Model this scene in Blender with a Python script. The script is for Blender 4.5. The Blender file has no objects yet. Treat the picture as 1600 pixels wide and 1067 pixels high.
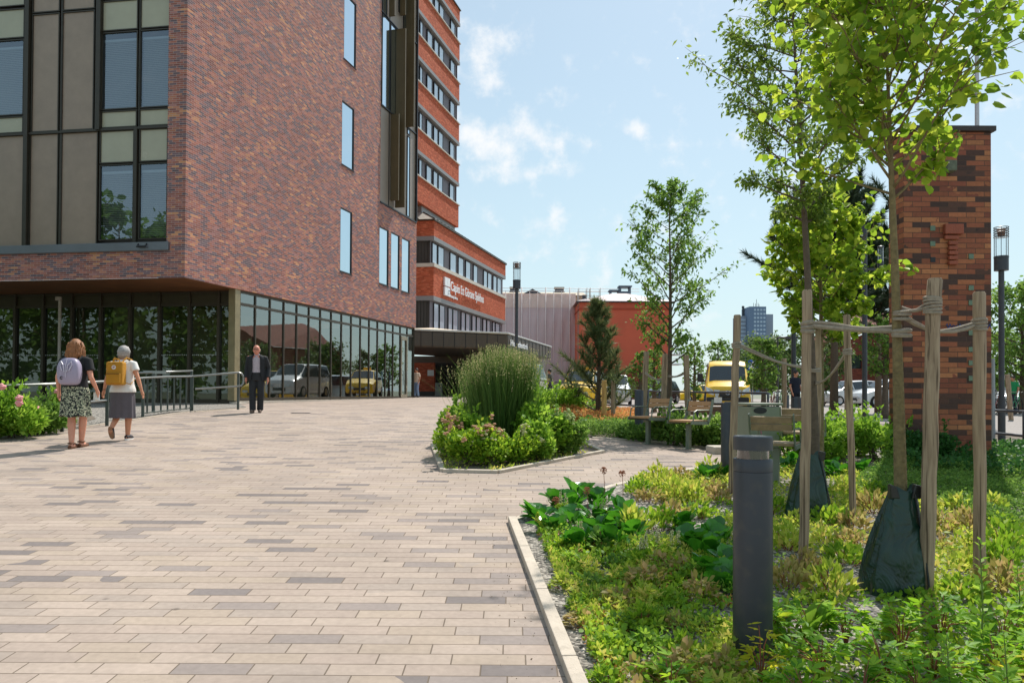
import bpy, bmesh, math, random
import numpy as np
from mathutils import Vector, Matrix, geometry

S = bpy.context.scene
COL = S.collection
# ------------------------------------------------------------ camera
FPX = 1150.0            # focal length in pixels of the 1600 px wide photograph
PITCH, ROLL, SHIFT = 0.012, math.radians(0.32), 0.0404
CAMZ = 1.55
cd = bpy.data.cameras.new('camera'); cam = bpy.data.objects.new('camera', cd); COL.objects.link(cam)
cd.sensor_width = 36; cd.lens = 36 * FPX / 1600; cd.shift_y = SHIFT
cd.clip_start = 0.05; cd.clip_end = 3000
RM = (Matrix.Rotation(math.pi / 2 + PITCH, 3, 'X') @ Matrix.Rotation(ROLL, 3, 'Z'))
cam.matrix_world = Matrix.Translation((0, 0, CAMZ)) @ RM.to_4x4()
S.camera = cam
S.render.resolution_x, S.render.resolution_y = 1024, 682
# ------------------------------------------------------------ sun, sky, exposure
SUN_EL, SUN_AZ = math.radians(54), math.atan2(0.50, 0.866)     # azimuth clockwise from +Y
S.view_settings.view_transform = 'Standard'; S.view_settings.look = 'None'
S.view_settings.gamma = 1; S.view_settings.exposure = 0.32
sd = bpy.data.lights.new('sun', 'SUN'); sun = bpy.data.objects.new('sun', sd); COL.objects.link(sun)
sd.energy = 4.2; sd.angle = math.radians(0.55); sd.color = (1.0, 0.955, 0.88)
sv = Vector((math.sin(SUN_AZ) * math.cos(SUN_EL), math.cos(SUN_AZ) * math.cos(SUN_EL), math.sin(SUN_EL)))
sun.rotation_euler = sv.to_track_quat('Z', 'Y').to_euler(); sun.location = (0, 0, 60)

def ray(px, py):
    v = Vector(((px - 800) / FPX, -(py - (533.5 + 1600 * SHIFT)) / FPX, -1.0))
    return RM @ v

W = bpy.data.worlds.new('World'); S.world = W; W.use_nodes = True
def build_world():
    nt = W.node_tree; nt.nodes.clear(); N = nt.nodes.new; L = nt.links.new
    out = N('ShaderNodeOutputWorld'); bg = N('ShaderNodeBackground'); bg.inputs['Strength'].default_value = 0.105
    sky = N('ShaderNodeTexSky'); sky.sky_type = 'NISHITA'; sky.sun_disc = False
    sky.sun_elevation = SUN_EL; sky.sun_rotation = SUN_AZ; sky.air_density = 1.15; sky.dust_density = 0.9; sky.ozone_density = 1.6
    tc = N('ShaderNodeTexCoord'); sep = N('ShaderNodeSeparateXYZ'); L(tc.outputs['Generated'], sep.inputs[0])
    def m(op, a, b=None, c=None):
        n = N('ShaderNodeMath'); n.operation = op
        for i, q in enumerate((a, b, c)):
            if q is None: continue
            if isinstance(q, (int, float)): n.inputs[i].default_value = q
            else: L(q, n.inputs[i])
        return n.outputs[0]
    zz = m('ADD', m('MAXIMUM', sep.outputs[2], 0.0), 0.16)
    cx = m('DIVIDE', sep.outputs[0], zz); cy = m('DIVIDE', sep.outputs[1], zz)
    cmb = N('ShaderNodeCombineXYZ'); L(cx, cmb.inputs[0]); L(cy, cmb.inputs[1]); cmb.inputs[2].default_value = 3.7
    n1 = N('ShaderNodeTexNoise'); n1.inputs['Scale'].default_value = 2.3; n1.inputs['Detail'].default_value = 9; n1.inputs['Roughness'].default_value = 0.6
    n1.inputs['Distortion'].default_value = 0.25; L(cmb.outputs[0], n1.inputs['Vector'])
    n2 = N('ShaderNodeTexNoise'); n2.inputs['Scale'].default_value = 26; n2.inputs['Detail'].default_value = 6; n2.inputs['Roughness'].default_value = 0.6
    L(tc.outputs['Generated'], n2.inputs['Vector'])
    # where the cloud banks stand (direction, width, height, weight)
    acc = None
    for (px, py, rx, ry, wgt) in [(757, 112, 22, 24, .42), (805, 235, 85, 26, .34), (738, 215, 40, 30, .3), (790, 275, 90, 16, .3), (999, 197, 22, 16, .40), (1060, 225, 85, 24, .30),
                                  (1066, 270, 20, 16, .3), (815, 200, 50, 25, .3), (900, 215, 60, 18, .22), (812, 60, 25, 14, .26), (1090, 30, 120, 30, .12), (740, 330, 40, 26, .22), (880, 400, 60, 20, .18), (1000, 330, 120, 30, .12), (760, 40, 60, 20, .15)]:
        d = ray(px, py).normalized(); a1 = ray(px + 10, py).normalized() - d; b1 = ray(px, py - 10).normalized() - d
        a1 = a1.normalized() / (rx / FPX); b1 = b1.normalized() / (ry / FPX)
        def dot(vec):
            vm = N('ShaderNodeVectorMath'); vm.operation = 'DOT_PRODUCT'; L(tc.outputs['Generated'], vm.inputs[0]); vm.inputs[1].default_value = vec
            return m('SUBTRACT', vm.outputs['Value'], vec.dot(d))
        q = m('ADD', m('POWER', m('ABSOLUTE', dot(a1)), 2.0), m('POWER', m('ABSOLUTE', dot(b1)), 2.0))
        g = m('MULTIPLY', m('EXPONENT', m('MULTIPLY', q, -0.9)), wgt)
        acc = g if acc is None else m('ADD', acc, g)
    dens = m('ADD', m('ADD', m('MULTIPLY', n1.outputs[0], 0.42), m('MULTIPLY', n2.outputs[0], 0.75)), m('MULTIPLY', acc, 0.50))
    mr = N('ShaderNodeMapRange'); mr.interpolation_type = 'SMOOTHSTEP'; L(dens, mr.inputs[0]); mr.inputs[1].default_value = 0.63; mr.inputs[2].default_value = 0.93
    mr.inputs[4].default_value = 0.93
    mix = N('ShaderNodeMix'); mix.data_type = 'RGBA'; L(mr.outputs[0], mix.inputs[0]); 
    # pale summer haze low in the sky
    hz = N('ShaderNodeMapRange'); hz.interpolation_type = 'SMOOTHSTEP'; L(sep.outputs[2], hz.inputs[0]); hz.inputs[1].default_value = -0.02; hz.inputs[2].default_value = 0.5
    hz.inputs[3].default_value = 0.78; hz.inputs[4].default_value = 0.45
    mh = N('ShaderNodeMix'); mh.data_type = 'RGBA'; L(hz.outputs[0], mh.inputs[0]); L(sky.outputs[0], mh.inputs[6]); mh.inputs[7].default_value = (5.2, 6.75, 7.1, 1)
    L(mh.outputs[2], mix.inputs[6]); mix.inputs[7].default_value = (7.6, 7.7, 7.8, 1)
    L(mix.outputs[2], bg.inputs[0]); L(bg.outputs[0], out.inputs[0])
build_world()
S.cycles.max_bounces = 6; S.cycles.transparent_max_bounces = 12; S.cycles.caustics_reflective = False; S.cycles.caustics_refractive = False

# ------------------------------------------------------------ terrain
def sstep(a, b, x):
    t = min(1, max(0, (x - a) / (b - a))); return t * t * (3 - 2 * t)
def lin(x, pts):
    if x <= pts[0][0]: return pts[0][1]
    for (a, fa), (b, fb) in zip(pts, pts[1:]):
        if x <= b: return fa + (fb - fa) * (x - a) / (b - a)
    return pts[-1][1]
DL = [(-40, CAMZ), (0, CAMZ), (18, CAMZ - .99), (42, .36), (200, .36)]
DR = [(-40, CAMZ), (0, CAMZ), (10.5, CAMZ - .5775), (16, .97), (40, .8), (200, .8)]
def G(x, y):
    w = sstep(.5, 4.5, x)
    if y > 70: w = max(w, sstep(70, 110, y))
    return CAMZ - (lin(y, DL) * (1 - w) + lin(y, DR) * w)
def gp(px, py):
    "point of the ground seen at a pixel"
    r = ray(px, py); a, b = .5, 400.
    f = lambda t: CAMZ + r.z * t - G(r.x * t, r.y * t)
    t = a
    while t < 400 and f(t) > 0: b = t; t *= 1.04
    lo, hi = b, t
    for _ in range(30):
        mid = (lo + hi) / 2
        if f(mid) > 0: lo = mid
        else: hi = mid
    return Vector((r.x * lo, r.y * lo, G(r.x * lo, r.y * lo)))
def dp(px, py, d):
    r = ray(px, py); t = d / r.y
    return Vector((r.x * t, d, CAMZ + r.z * t))
def gd(px, d):
    p = dp(px, 620, d); return Vector((p.x, p.y, G(p.x, p.y)))

class Fr:
    def __init__(s, o, u, flip=False):
        s.o = Vector((o[0], o[1])); s.u = Vector((u[0], u[1])).normalized(); s.n = Vector((s.u.y, -s.u.x)) * (-1 if flip else 1)
    def P(s, u, w, z):
        q = s.o + s.u * u + s.n * w; return Vector((q.x, q.y, z))
    def hit(s, px, py, w=0):
        r = ray(px, py); o = s.o + s.n * w
        den = r.x * s.u.y - r.y * s.u.x
        t = (o.x * s.u.y - o.y * s.u.x) / den
        q = Vector((r.x * t, r.y * t)) - o
        return q.dot(s.u), CAMZ + r.z * t

# ------------------------------------------------------------ scene helpers
def tag(o, label=None, cat=None, group=None, kind=None):
    if label: o['label'] = label
    if cat: o['category'] = cat
    if group: o['group'] = group
    if kind: o['kind'] = kind
    return o
def thing(name, label, cat, loc=(0, 0, 0), group=None, rz=0):
    o = bpy.data.objects.new(name, None); COL.objects.link(o); o.location = loc; o.rotation_euler.z = rz
    o.empty_display_size = .2
    return tag(o, label, cat, group)
def copy_tree(o, parent=None):
    c = o.copy(); COL.objects.link(c)
    if parent is not None: c.parent = parent
    for ch in list(o.children): copy_tree(ch, c)
    return c

class MB:
    def __init__(s): s.v = []; s.f = []; s.sm = []
    def add(s, vs, fs, smooth=False):
        k = len(s.v); s.v += [tuple(v) for v in vs]
        s.f += [tuple(i + k for i in f) for f in fs]; s.sm += [smooth] * len(fs); return s
    def hexa(s, p):
        return s.add(p, [(0, 3, 2, 1), (4, 5, 6, 7), (0, 1, 5, 4), (1, 2, 6, 5), (2, 3, 7, 6), (3, 0, 4, 7)])
    def fbox(s, F, u0, u1, w0, w1, z0, z1):
        return s.hexa([F.P(u, w, z) for z in (z0, z1) for (u, w) in ((u0, w0), (u1, w0), (u1, w1), (u0, w1))])
    def fquad(s, F, u0, u1, z0, z1, w=0):
        return s.add([F.P(u0, w, z0), F.P(u1, w, z0), F.P(u1, w, z1), F.P(u0, w, z1)], [(0, 1, 2, 3)])
    def box(s, c, size, rz=0, tap=1.0, rx=0):
        cx, cy, cz = c; a, b, h = size[0] / 2, size[1] / 2, size[2] / 2
        M = Matrix.Rotation(rz, 3, 'Z') @ Matrix.Rotation(rx, 3, 'X')
        p = []
        for z, t in ((-h, 1), (h, tap)):
            for x, y in ((-a, -b), (a, -b), (a, b), (-a, b)): p.append(M @ Vector((x * t, y * t, z)) + Vector(c))
        return s.hexa(p)
    def tube(s, pts, rad, n=8, cap=True, flat=1.0, smooth=True, side=None):
        pts = [Vector(p) for p in pts]
        if isinstance(rad, (int, float)): rad = [rad] * len(pts)
        t0 = (pts[1] - pts[0]).normalized()
        a = side and Vector(side) or (Vector((0, 0, 1)) if abs(t0.z) < .9 else Vector((1, 0, 0)))
        a = (a - t0 * a.dot(t0)).normalized()
        vs = []; m = len(pts)
        for i, p in enumerate(pts):
            t = (pts[min(i + 1, m - 1)] - pts[max(i - 1, 0)])
            t = t.normalized() if t.length > 1e-9 else t0
            a = (a - t * a.dot(t)).normalized(); b = t.cross(a)
            for k in range(n):
                w = 2 * math.pi * k / n
                vs.append(p + (a * math.cos(w) * flat + b * math.sin(w)) * rad[i])
        fs = [(i * n + k, i * n + (k + 1) % n, (i + 1) * n + (k + 1) % n, (i + 1) * n + k) for i in range(m - 1) for k in range(n)]
        s.add(vs, fs, smooth)
        if cap:
            k = len(s.v) - m * n
            s.f += [tuple(k + j for j in reversed(range(n))), tuple(k + (m - 1) * n + j for j in range(n))]; s.sm += [False, False]
        return s
    def lathe(s, prof, c=(0, 0, 0), n=20, sy=1.0, smooth=True, rz=0):
        vs = []; c = Vector(c)
        for r, z in prof:
            for k in range(n):
                w = 2 * math.pi * k / n
                vs.append(c + Matrix.Rotation(rz, 3, 'Z') @ Vector((r * math.cos(w), r * sy * math.sin(w), z)))
        m = len(prof)
        fs = [(i * n + k, i * n + (k + 1) % n, (i + 1) * n + (k + 1) % n, (i + 1) * n + k) for i in range(m - 1) for k in range(n)]
        s.add(vs, fs, smooth); k = len(s.v) - m * n
        s.f += [tuple(k + j for j in reversed(range(n))), tuple(k + (m - 1) * n + j for j in range(n))]; s.sm += [False, False]
        return s
    def ell(s, c, r, n=12, m=8, M=None):
        c = Vector(c); M = M or Matrix.Identity(3); vs = []
        for i in range(1, m):
            t = math.pi * i / m
            for k in range(n):
                w = 2 * math.pi * k / n
                vs.append(c + M @ Vector((r[0] * math.sin(t) * math.cos(w), r[1] * math.sin(t) * math.sin(w), r[2] * math.cos(t))))
        fs = [(i * n + k, (i + 1) * n + k, (i + 1) * n + (k + 1) % n, i * n + (k + 1) % n) for i in range(m - 2) for k in range(n)]
        a = len(vs); vs += [c + M @ Vector((0, 0, r[2])), c - M @ Vector((0, 0, r[2]))]
        fs += [(a, k, (k + 1) % n) for k in range(n)] + [(a + 1, (m - 2) * n + (k + 1) % n, (m - 2) * n + k) for k in range(n)]
        return s.add(vs, fs, True)
    def prism(s, poly, z0, z1):
        n = len(poly)
        z0 = z0 if hasattr(z0, '__len__') else [z0] * n; z1 = z1 if hasattr(z1, '__len__') else [z1] * n
        vs = [(p[0], p[1], z) for p, z in zip(poly, z0)] + [(p[0], p[1], z) for p, z in zip(poly, z1)]
        return s.add(vs, [tuple(reversed(range(n))), tuple(range(n, 2 * n))] + [(i, (i + 1) % n, n + (i + 1) % n, n + i) for i in range(n)])
    def extr(s, poly, F3, t):
        "poly in the plane (a,b) of frame F3=(origin,a,b,c), thickness t along c, centred"
        o, a, b, c = [Vector(q) for q in F3]; n = len(poly)
        vs = [o + a * p[0] + b * p[1] - c * t / 2 for p in poly] + [o + a * p[0] + b * p[1] + c * t / 2 for p in poly]
        return s.add(vs, [tuple(reversed(range(n))), tuple(range(n, 2 * n))] + [(i, (i + 1) % n, n + (i + 1) % n, n + i) for i in range(n)])
    def rings(s, rs, smooth=True, cap=True):
        n = len(rs[0]); k = len(s.v)
        fs = [(i * n + j, i * n + (j + 1) % n, (i + 1) * n + (j + 1) % n, (i + 1) * n + j) for i in range(len(rs) - 1) for j in range(n)]
        s.add([p for r in rs for p in r], fs, smooth)
        if cap:
            m = len(rs)
            s.f += [tuple(k + j for j in reversed(range(n))), tuple(k + (m - 1) * n + j for j in range(n))]; s.sm += [False, False]
        return s
    def build(s, name, mat, parent=None, local=False, bevel=0, recalc=True, label=None, cat=None, group=None, kind=None, voxel=0, sub=0, smoothit=0, ang=None):
        me = bpy.data.meshes.new(name)
        off = Vector((0, 0, 0))
        if parent is not None and not local:
            p = parent; 
            while p is not None: off += p.location; p = p.parent
        me.from_pydata([(v[0] - off.x, v[1] - off.y, v[2] - off.z) for v in s.v], [], s.f)
        me.polygons.foreach_set('use_smooth', s.sm)
        o = bpy.data.objects.new(name, me); COL.objects.link(o)
        if recalc or bevel:
            bm = bmesh.new(); bm.from_mesh(me)
            if recalc: bmesh.ops.recalc_face_normals(bm, faces=bm.faces)
            for e in bm.edges:
                if len(e.link_faces) == 2 and e.calc_face_angle(0) > .62: e.smooth = False
            if bevel: 
                ed = [e for e in bm.edges if len(e.link_faces) == 2 and e.calc_face_angle(0) > .6]
                bmesh.ops.bevel(bm, geom=ed, offset=bevel, segments=2, affect='EDGES', profile=.6, clamp_overlap=True)
            bm.to_mesh(me); bm.free()
        if voxel or sub:
            if voxel:
                r = o.modifiers.new('r', 'REMESH'); r.mode = 'VOXEL'; r.voxel_size = voxel; r.use_smooth_shade = True
            if smoothit:
                q = o.modifiers.new('s', 'SMOOTH'); q.iterations = smoothit; q.factor = .5
            if sub:
                q = o.modifiers.new('u', 'SUBSURF'); q.levels = q.render_levels = sub
            dg = bpy.context.evaluated_depsgraph_get(); m2 = bpy.data.meshes.new_from_object(o.evaluated_get(dg))
            o.modifiers.clear(); o.data = m2; me = m2
            for p in me.polygons: p.use_smooth = True
        uvmap(me)
        me.materials.clear(); me.materials.append(mat)
        if parent is not None: o.parent = parent
        return tag(o, label, cat, group, kind)

def uvmap(me):
    n = len(me.loops)
    if n == 0: return
    co = np.empty(len(me.vertices) * 3, 'f'); me.vertices.foreach_get('co', co); co = co.reshape(-1, 3)
    vi = np.empty(n, 'i'); me.loops.foreach_get('vertex_index', vi)
    nf = len(me.polygons); nor = np.empty(nf * 3, 'f'); me.polygons.foreach_get('normal', nor); nor = nor.reshape(-1, 3)
    lt = np.empty(nf, 'i'); me.polygons.foreach_get('loop_total', lt)
    ln = np.repeat(nor, lt, axis=0); p = co[vi]
    flat = np.abs(ln[:, 2]) > .8
    h = np.hypot(ln[:, 0], ln[:, 1]) + 1e-9
    u = p[:, 0] * (-ln[:, 1] / h) + p[:, 1] * (ln[:, 0] / h)
    uv = np.stack([np.where(flat, p[:, 0], u), np.where(flat, p[:, 1], p[:, 2])], 1).astype('f')
    l = me.uv_layers.new(name='UVMap'); l.data.foreach_set('uv', uv.ravel())

def wall_holes(mb, F, u0, u1, z0, z1, holes, dep=.12, w=0):
    us = sorted(set([u0, u1] + [min(u1, max(u0, q)) for h in holes for q in h[:2]])); zs = sorted(set([z0, z1] + [min(z1, max(z0, q)) for h in holes for q in h[2:4]]))
    for a, b in zip(us, us[1:]):
        for c, d in zip(zs, zs[1:]):
            mu, mz = (a + b) / 2, (c + d) / 2
            if any(h[0] < mu < h[1] and h[2] < mz < h[3] for h in holes): continue
            mb.fquad(F, a, b, c, d, w)
    for h in holes:
        a, b, c, d = h[:4]; d = min(d, z1); b = min(b, u1)
        P = F.P
        mb.add([P(a, w, c), P(b, w, c), P(b, w - dep, c), P(a, w - dep, c)], [(0, 1, 2, 3)])
        mb.add([P(a, w, d), P(b, w, d), P(b, w - dep, d), P(a, w - dep, d)], [(0, 1, 2, 3)])
        mb.add([P(a, w, c), P(a, w, d), P(a, w - dep, d), P(a, w - dep, c)], [(0, 1, 2, 3)])
        mb.add([P(b, w, c), P(b, w, d), P(b, w - dep, d), P(b, w - dep, c)], [(0, 1, 2, 3)])

# ------------------------------------------------------------ materials
def srgb(r, g, b):
    f = lambda c: (c / 255 / 12.92) if c / 255 <= .04045 else ((c / 255 + .055) / 1.055) ** 2.4
    return (f(r), f(g), f(b), 1)
def c4(c): return tuple(c) + (1,) if len(c) == 3 else tuple(c)
def newmat(name):
    m = bpy.data.materials.new(name); m.use_nodes = True; nt = m.node_tree; b = nt.nodes['Principled BSDF']
    return m, nt, b, nt.nodes.new, nt.links.new
def mth(nt, op, a, b=None, c=None):
    n = nt.nodes.new('ShaderNodeMath'); n.operation = op
    for i, q in enumerate((a, b, c)):
        if q is None: continue
        if isinstance(q, (int, float)): n.inputs[i].default_value = q
        else: nt.links.new(q, n.inputs[i])
    return n.outputs[0]
def ramp(nt, fac, cols, interp='LINEAR'):
    r = nt.nodes.new('ShaderNodeValToRGB'); r.color_ramp.interpolation = interp
    el = r.color_ramp.elements
    while len(el) < len(cols): el.new(.5)
    for i, (p, c) in enumerate(cols): el[i].position = p; el[i].color = c4(c)
    if fac is not None: nt.links.new(fac, r.inputs[0])
    return r.outputs[0]
MATS = {}
def mat(name, col, rough=.6, metal=0, var=.15, scale=4, bump=0, bscale=60, spec=.5, coat=0, dirt=0):
    if name in MATS: return MATS[name]
    m, nt, b, N, L = newmat(name)
    tc = N('ShaderNodeTexCoord'); no = N('ShaderNodeTexNoise'); no.inputs['Scale'].default_value = scale; no.inputs['Detail'].default_value = 6; no.inputs['Roughness'].default_value = .65
    L(tc.outputs['Object'], no.inputs['Vector'])
    c = c4(col)
    lo = tuple(q * (1 - var) for q in c[:3]); hi = tuple(min(1, q * (1 + var)) for q in c[:3])
    col_o = ramp(nt, no.outputs[0], [(.3, lo), (.7, hi)])
    if dirt:
        n3 = N('ShaderNodeTexNoise'); n3.inputs['Scale'].default_value = scale * 4; n3.inputs['Detail'].default_value = 8; L(tc.outputs['Object'], n3.inputs['Vector'])
        mx = N('ShaderNodeMix'); mx.data_type = 'RGBA'; L(ramp(nt, n3.outputs[0], [(.52, (0, 0, 0)), (.7, (dirt,) * 3)]), mx.inputs[0]); L(col_o, mx.inputs[6]); mx.inputs[7].default_value = (.12, .1, .07, 1)
        col_o = mx.outputs[2]
    L(col_o, b.inputs['Base Color'])
    rr = N('ShaderNodeMapRange'); L(no.outputs[0], rr.inputs[0]); rr.inputs[3].default_value = max(0.02, rough - .08); rr.inputs[4].default_value = min(1, rough + .08)
    L(rr.outputs[0], b.inputs['Roughness'])
    b.inputs['Metallic'].default_value = metal; b.inputs['Specular IOR Level'].default_value = spec
    if coat: b.inputs['Coat Weight'].default_value = coat; b.inputs['Coat Roughness'].default_value = .05
    if bump:
        nb = N('ShaderNodeTexNoise'); nb.inputs['Scale'].default_value = bscale; nb.inputs['Detail'].default_value = 5; L(tc.outputs['Object'], nb.inputs['Vector'])
        bp = N('ShaderNodeBump'); bp.inputs['Strength'].default_value = bump; bp.inputs['Distance'].default_value = .01; L(nb.outputs[0], bp.inputs['Height']); L(bp.outputs[0], b.inputs['Normal'])
    MATS[name] = m; return m

def brickmat(name, pal, bw, bh, mo, mortar, offs='half', patch=.25, pscale=.35, rough=.8, spec=.3, bump=.6, grain=.12, stain=None, vv=.35, spots=False):
    m, nt, b, N, L = newmat(name)
    uv = N('ShaderNodeUVMap'); uv.uv_map = 'UVMap'; sp = N('ShaderNodeSeparateXYZ'); L(uv.outputs[0], sp.inputs[0])
    M = lambda *a: mth(nt, *a)
    v = M('DIVIDE', sp.outputs[1], bh); row = M('FLOOR', v); fv = M('SUBTRACT', v, row)
    if offs == 'half': of = M('MULTIPLY', M('MODULO', M('ADD', row, 1000.), 2.), .5)
    else:
        wn0 = N('ShaderNodeTexWhiteNoise'); wn0.noise_dimensions = '1D'; L(row, wn0.inputs['W'])
        of = M('ADD', M('MULTIPLY', M('MODULO', M('ADD', row, 999.), 3.), .36), M('MULTIPLY', wn0.outputs[0], .16))
    u = M('ADD', M('DIVIDE', sp.outputs[0], bw), of); cl = M('FLOOR', u); fu = M('SUBTRACT', u, cl)
    cb = N('ShaderNodeCombineXYZ'); L(cl, cb.inputs[0]); L(row, cb.inputs[1])
    wn = N('ShaderNodeTexWhiteNoise'); wn.noise_dimensions = '2D'; L(cb.outputs[0], wn.inputs['Vector'])
    pn = N('ShaderNodeTexNoise'); pn.inputs['Scale'].default_value = pscale; pn.inputs['Detail'].default_value = 4
    L(uv.outputs[0], pn.inputs['Vector'])
    val = M('ADD', wn.outputs[0], M('MULTIPLY', M('SUBTRACT', pn.outputs[0], .5), patch * 2))
    colr = ramp(nt, val, pal, 'CONSTANT')
    sep = N('ShaderNodeSeparateColor'); L(wn.outputs[1], sep.inputs[0])
    hv = N('ShaderNodeHueSaturation'); L(colr, hv.inputs['Color']); L(M('ADD', M('MULTIPLY', sep.outputs[1], vv), 1 - vv * .5), hv.inputs['Value'])
    gn = N('ShaderNodeTexNoise'); gn.inputs['Scale'].default_value = 25; gn.inputs['Detail'].default_value = 6; L(uv.outputs[0], gn.inputs['Vector'])
    gm = N('ShaderNodeMix'); gm.data_type = 'RGBA'; gm.blend_type = 'MULTIPLY'; gm.inputs[0].default_value = 1
    L(hv.outputs[0], gm.inputs[6]); L(ramp(nt, gn.outputs[0], [(.3, (1 - grain * 2,) * 3), (.7, (1 + 0 * grain,) * 3)]), gm.inputs[7])
    du = M('MULTIPLY', M('MINIMUM', fu, M('SUBTRACT', 1., fu)), bw); dv = M('MULTIPLY', M('MINIMUM', fv, M('SUBTRACT', 1., fv)), bh)
    md = M('MINIMUM', du, dv)
    mk = N('ShaderNodeMapRange'); mk.interpolation_type = 'SMOOTHSTEP'; L(md, mk.inputs[0]); mk.inputs[1].default_value = mo * .3; mk.inputs[2].default_value = mo * .65
    mx = N('ShaderNodeMix'); mx.data_type = 'RGBA'; L(mk.outputs[0], mx.inputs[0]); mx.inputs[6].default_value = c4(mortar); L(gm.outputs[2], mx.inputs[7])
    res = mx.outputs[2]
    if spots:
        vo = N('ShaderNodeTexVoronoi'); vo.inputs['Scale'].default_value = 1.7; L(uv.outputs[0], vo.inputs['Vector']); vd = N('ShaderNodeMapRange'); L(vo.outputs['Distance'], vd.inputs[0]); vd.inputs[1].default_value = .022; vd.inputs[2].default_value = .05; vd.inputs[3].default_value = .55; vd.inputs[4].default_value = 1.0
        v3 = N('ShaderNodeTexVoronoi'); v3.inputs['Scale'].default_value = 14; L(uv.outputs[0], v3.inputs['Vector']); ve = N('ShaderNodeMapRange'); L(v3.outputs['Distance'], ve.inputs[0]); ve.inputs[1].default_value = .03; ve.inputs[2].default_value = .07; ve.inputs[3].default_value = .7; ve.inputs[4].default_value = 1.0
        sq = N('ShaderNodeMix'); sq.data_type = 'RGBA'; sq.blend_type = 'MULTIPLY'; sq.inputs[0].default_value = 1; L(res, sq.inputs[6]); L(M('MULTIPLY', vd.outputs[0], ve.outputs[0]), sq.inputs[7]); res = sq.outputs[2]
    if stain:
        sn = N('ShaderNodeTexNoise'); sn.inputs['Scale'].default_value = stain[0]; sn.inputs['Detail'].default_value = 9; sn.inputs['Roughness'].default_value = .7; L(uv.outputs[0], sn.inputs['Vector'])
        sm = N('ShaderNodeMix'); sm.data_type = 'RGBA'; sm.blend_type = 'MULTIPLY'; sm.inputs[0].default_value = 1; L(res, sm.inputs[6])
        L(ramp(nt, sn.outputs[0], [(.35, (1 - stain[1],) * 3), (.6, (1, 1, 1))]), sm.inputs[7]); res = sm.outputs[2]
    L(res, b.inputs['Base Color']); b.inputs['Roughness'].default_value = rough; b.inputs['Specular IOR Level'].default_value = spec
    bp = N('ShaderNodeBump'); bp.inputs['Strength'].default_value = bump; bp.inputs['Distance'].default_value = .006
    L(M('ADD', mk.outputs[0], M('MULTIPLY', gn.outputs[0], .35)), bp.inputs['Height']); L(bp.outputs[0], b.inputs['Normal'])
    return m

def leafmat(name, cols, trans=.42, rough=.52, spec=.26):
    if name in MATS: return MATS[name]
    m, nt, b, N, L = newmat(name)
    g = N('ShaderNodeNewGeometry')
    tc = N('ShaderNodeTexCoord'); no = N('ShaderNodeTexNoise'); no.inputs['Scale'].default_value = 1.3; no.inputs['Detail'].default_value = 3; L(tc.outputs['Object'], no.inputs['Vector'])
    val = mth(nt, 'ADD', mth(nt, 'MULTIPLY', g.outputs['Random Per Island'], .65), mth(nt, 'MULTIPLY', no.outputs[0], .38))
    n = len(cols); col = ramp(nt, val, [(.08 + .84 * i / max(1, n - 1), c) for i, c in enumerate(cols)])
    L(col, b.inputs['Base Color']); b.inputs['Roughness'].default_value = rough; b.inputs['Specular IOR Level'].default_value = spec
    tr = N('ShaderNodeBsdfTranslucent'); hv = N('ShaderNodeHueSaturation'); L(col, hv.inputs['Color']); hv.inputs['Value'].default_value = 1.75; hv.inputs['Saturation'].default_value = 1.0; hv.inputs['Hue'].default_value = .486
    L(hv.outputs[0], tr.inputs[0])
    mx = N('ShaderNodeMixShader'); mx.inputs[0].default_value = trans; L(b.outputs[0], mx.inputs[1]); L(tr.outputs[0], mx.inputs[2])
    L(mx.outputs[0], nt.nodes['Material Output'].inputs[0])
    MATS[name] = m; return m
def glassmat(name, tint=(.5, .55, .55), refl=.25, rcol=(.9, .93, .95), rough=.01):
    "tinted see-through glass: mirror share rises with the angle"
    if name in MATS: return MATS[name]
    m, nt, b, N, L = newmat(name)
    tr = N('ShaderNodeBsdfTransparent'); tr.inputs[0].default_value = c4(tint)
    gl = N('ShaderNodeBsdfGlossy'); gl.inputs['Roughness'].default_value = rough; gl.inputs[0].default_value = c4(rcol)
    lw = N('ShaderNodeLayerWeight'); lw.inputs[0].default_value = .5
    fr = mth(nt, 'ADD', mth(nt, 'MULTIPLY', mth(nt, 'POWER', lw.outputs['Facing'], 3.0), 1 - refl), refl)
    tcx = N('ShaderNodeTexCoord'); nz = N('ShaderNodeTexNoise'); nz.inputs['Scale'].default_value = .9; L(tcx.outputs['Object'], nz.inputs['Vector'])
    bp = N('ShaderNodeBump'); bp.inputs['Strength'].default_value = .05; bp.inputs['Distance'].default_value = .02; L(nz.outputs[0], bp.inputs['Height']); L(bp.outputs[0], gl.inputs['Normal'])
    mx = N('ShaderNodeMixShader'); L(fr, mx.inputs[0]); L(tr.outputs[0], mx.inputs[1]); L(gl.outputs[0], mx.inputs[2])
    L(mx.outputs[0], nt.nodes['Material Output'].inputs[0]); MATS[name] = m; return m
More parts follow.
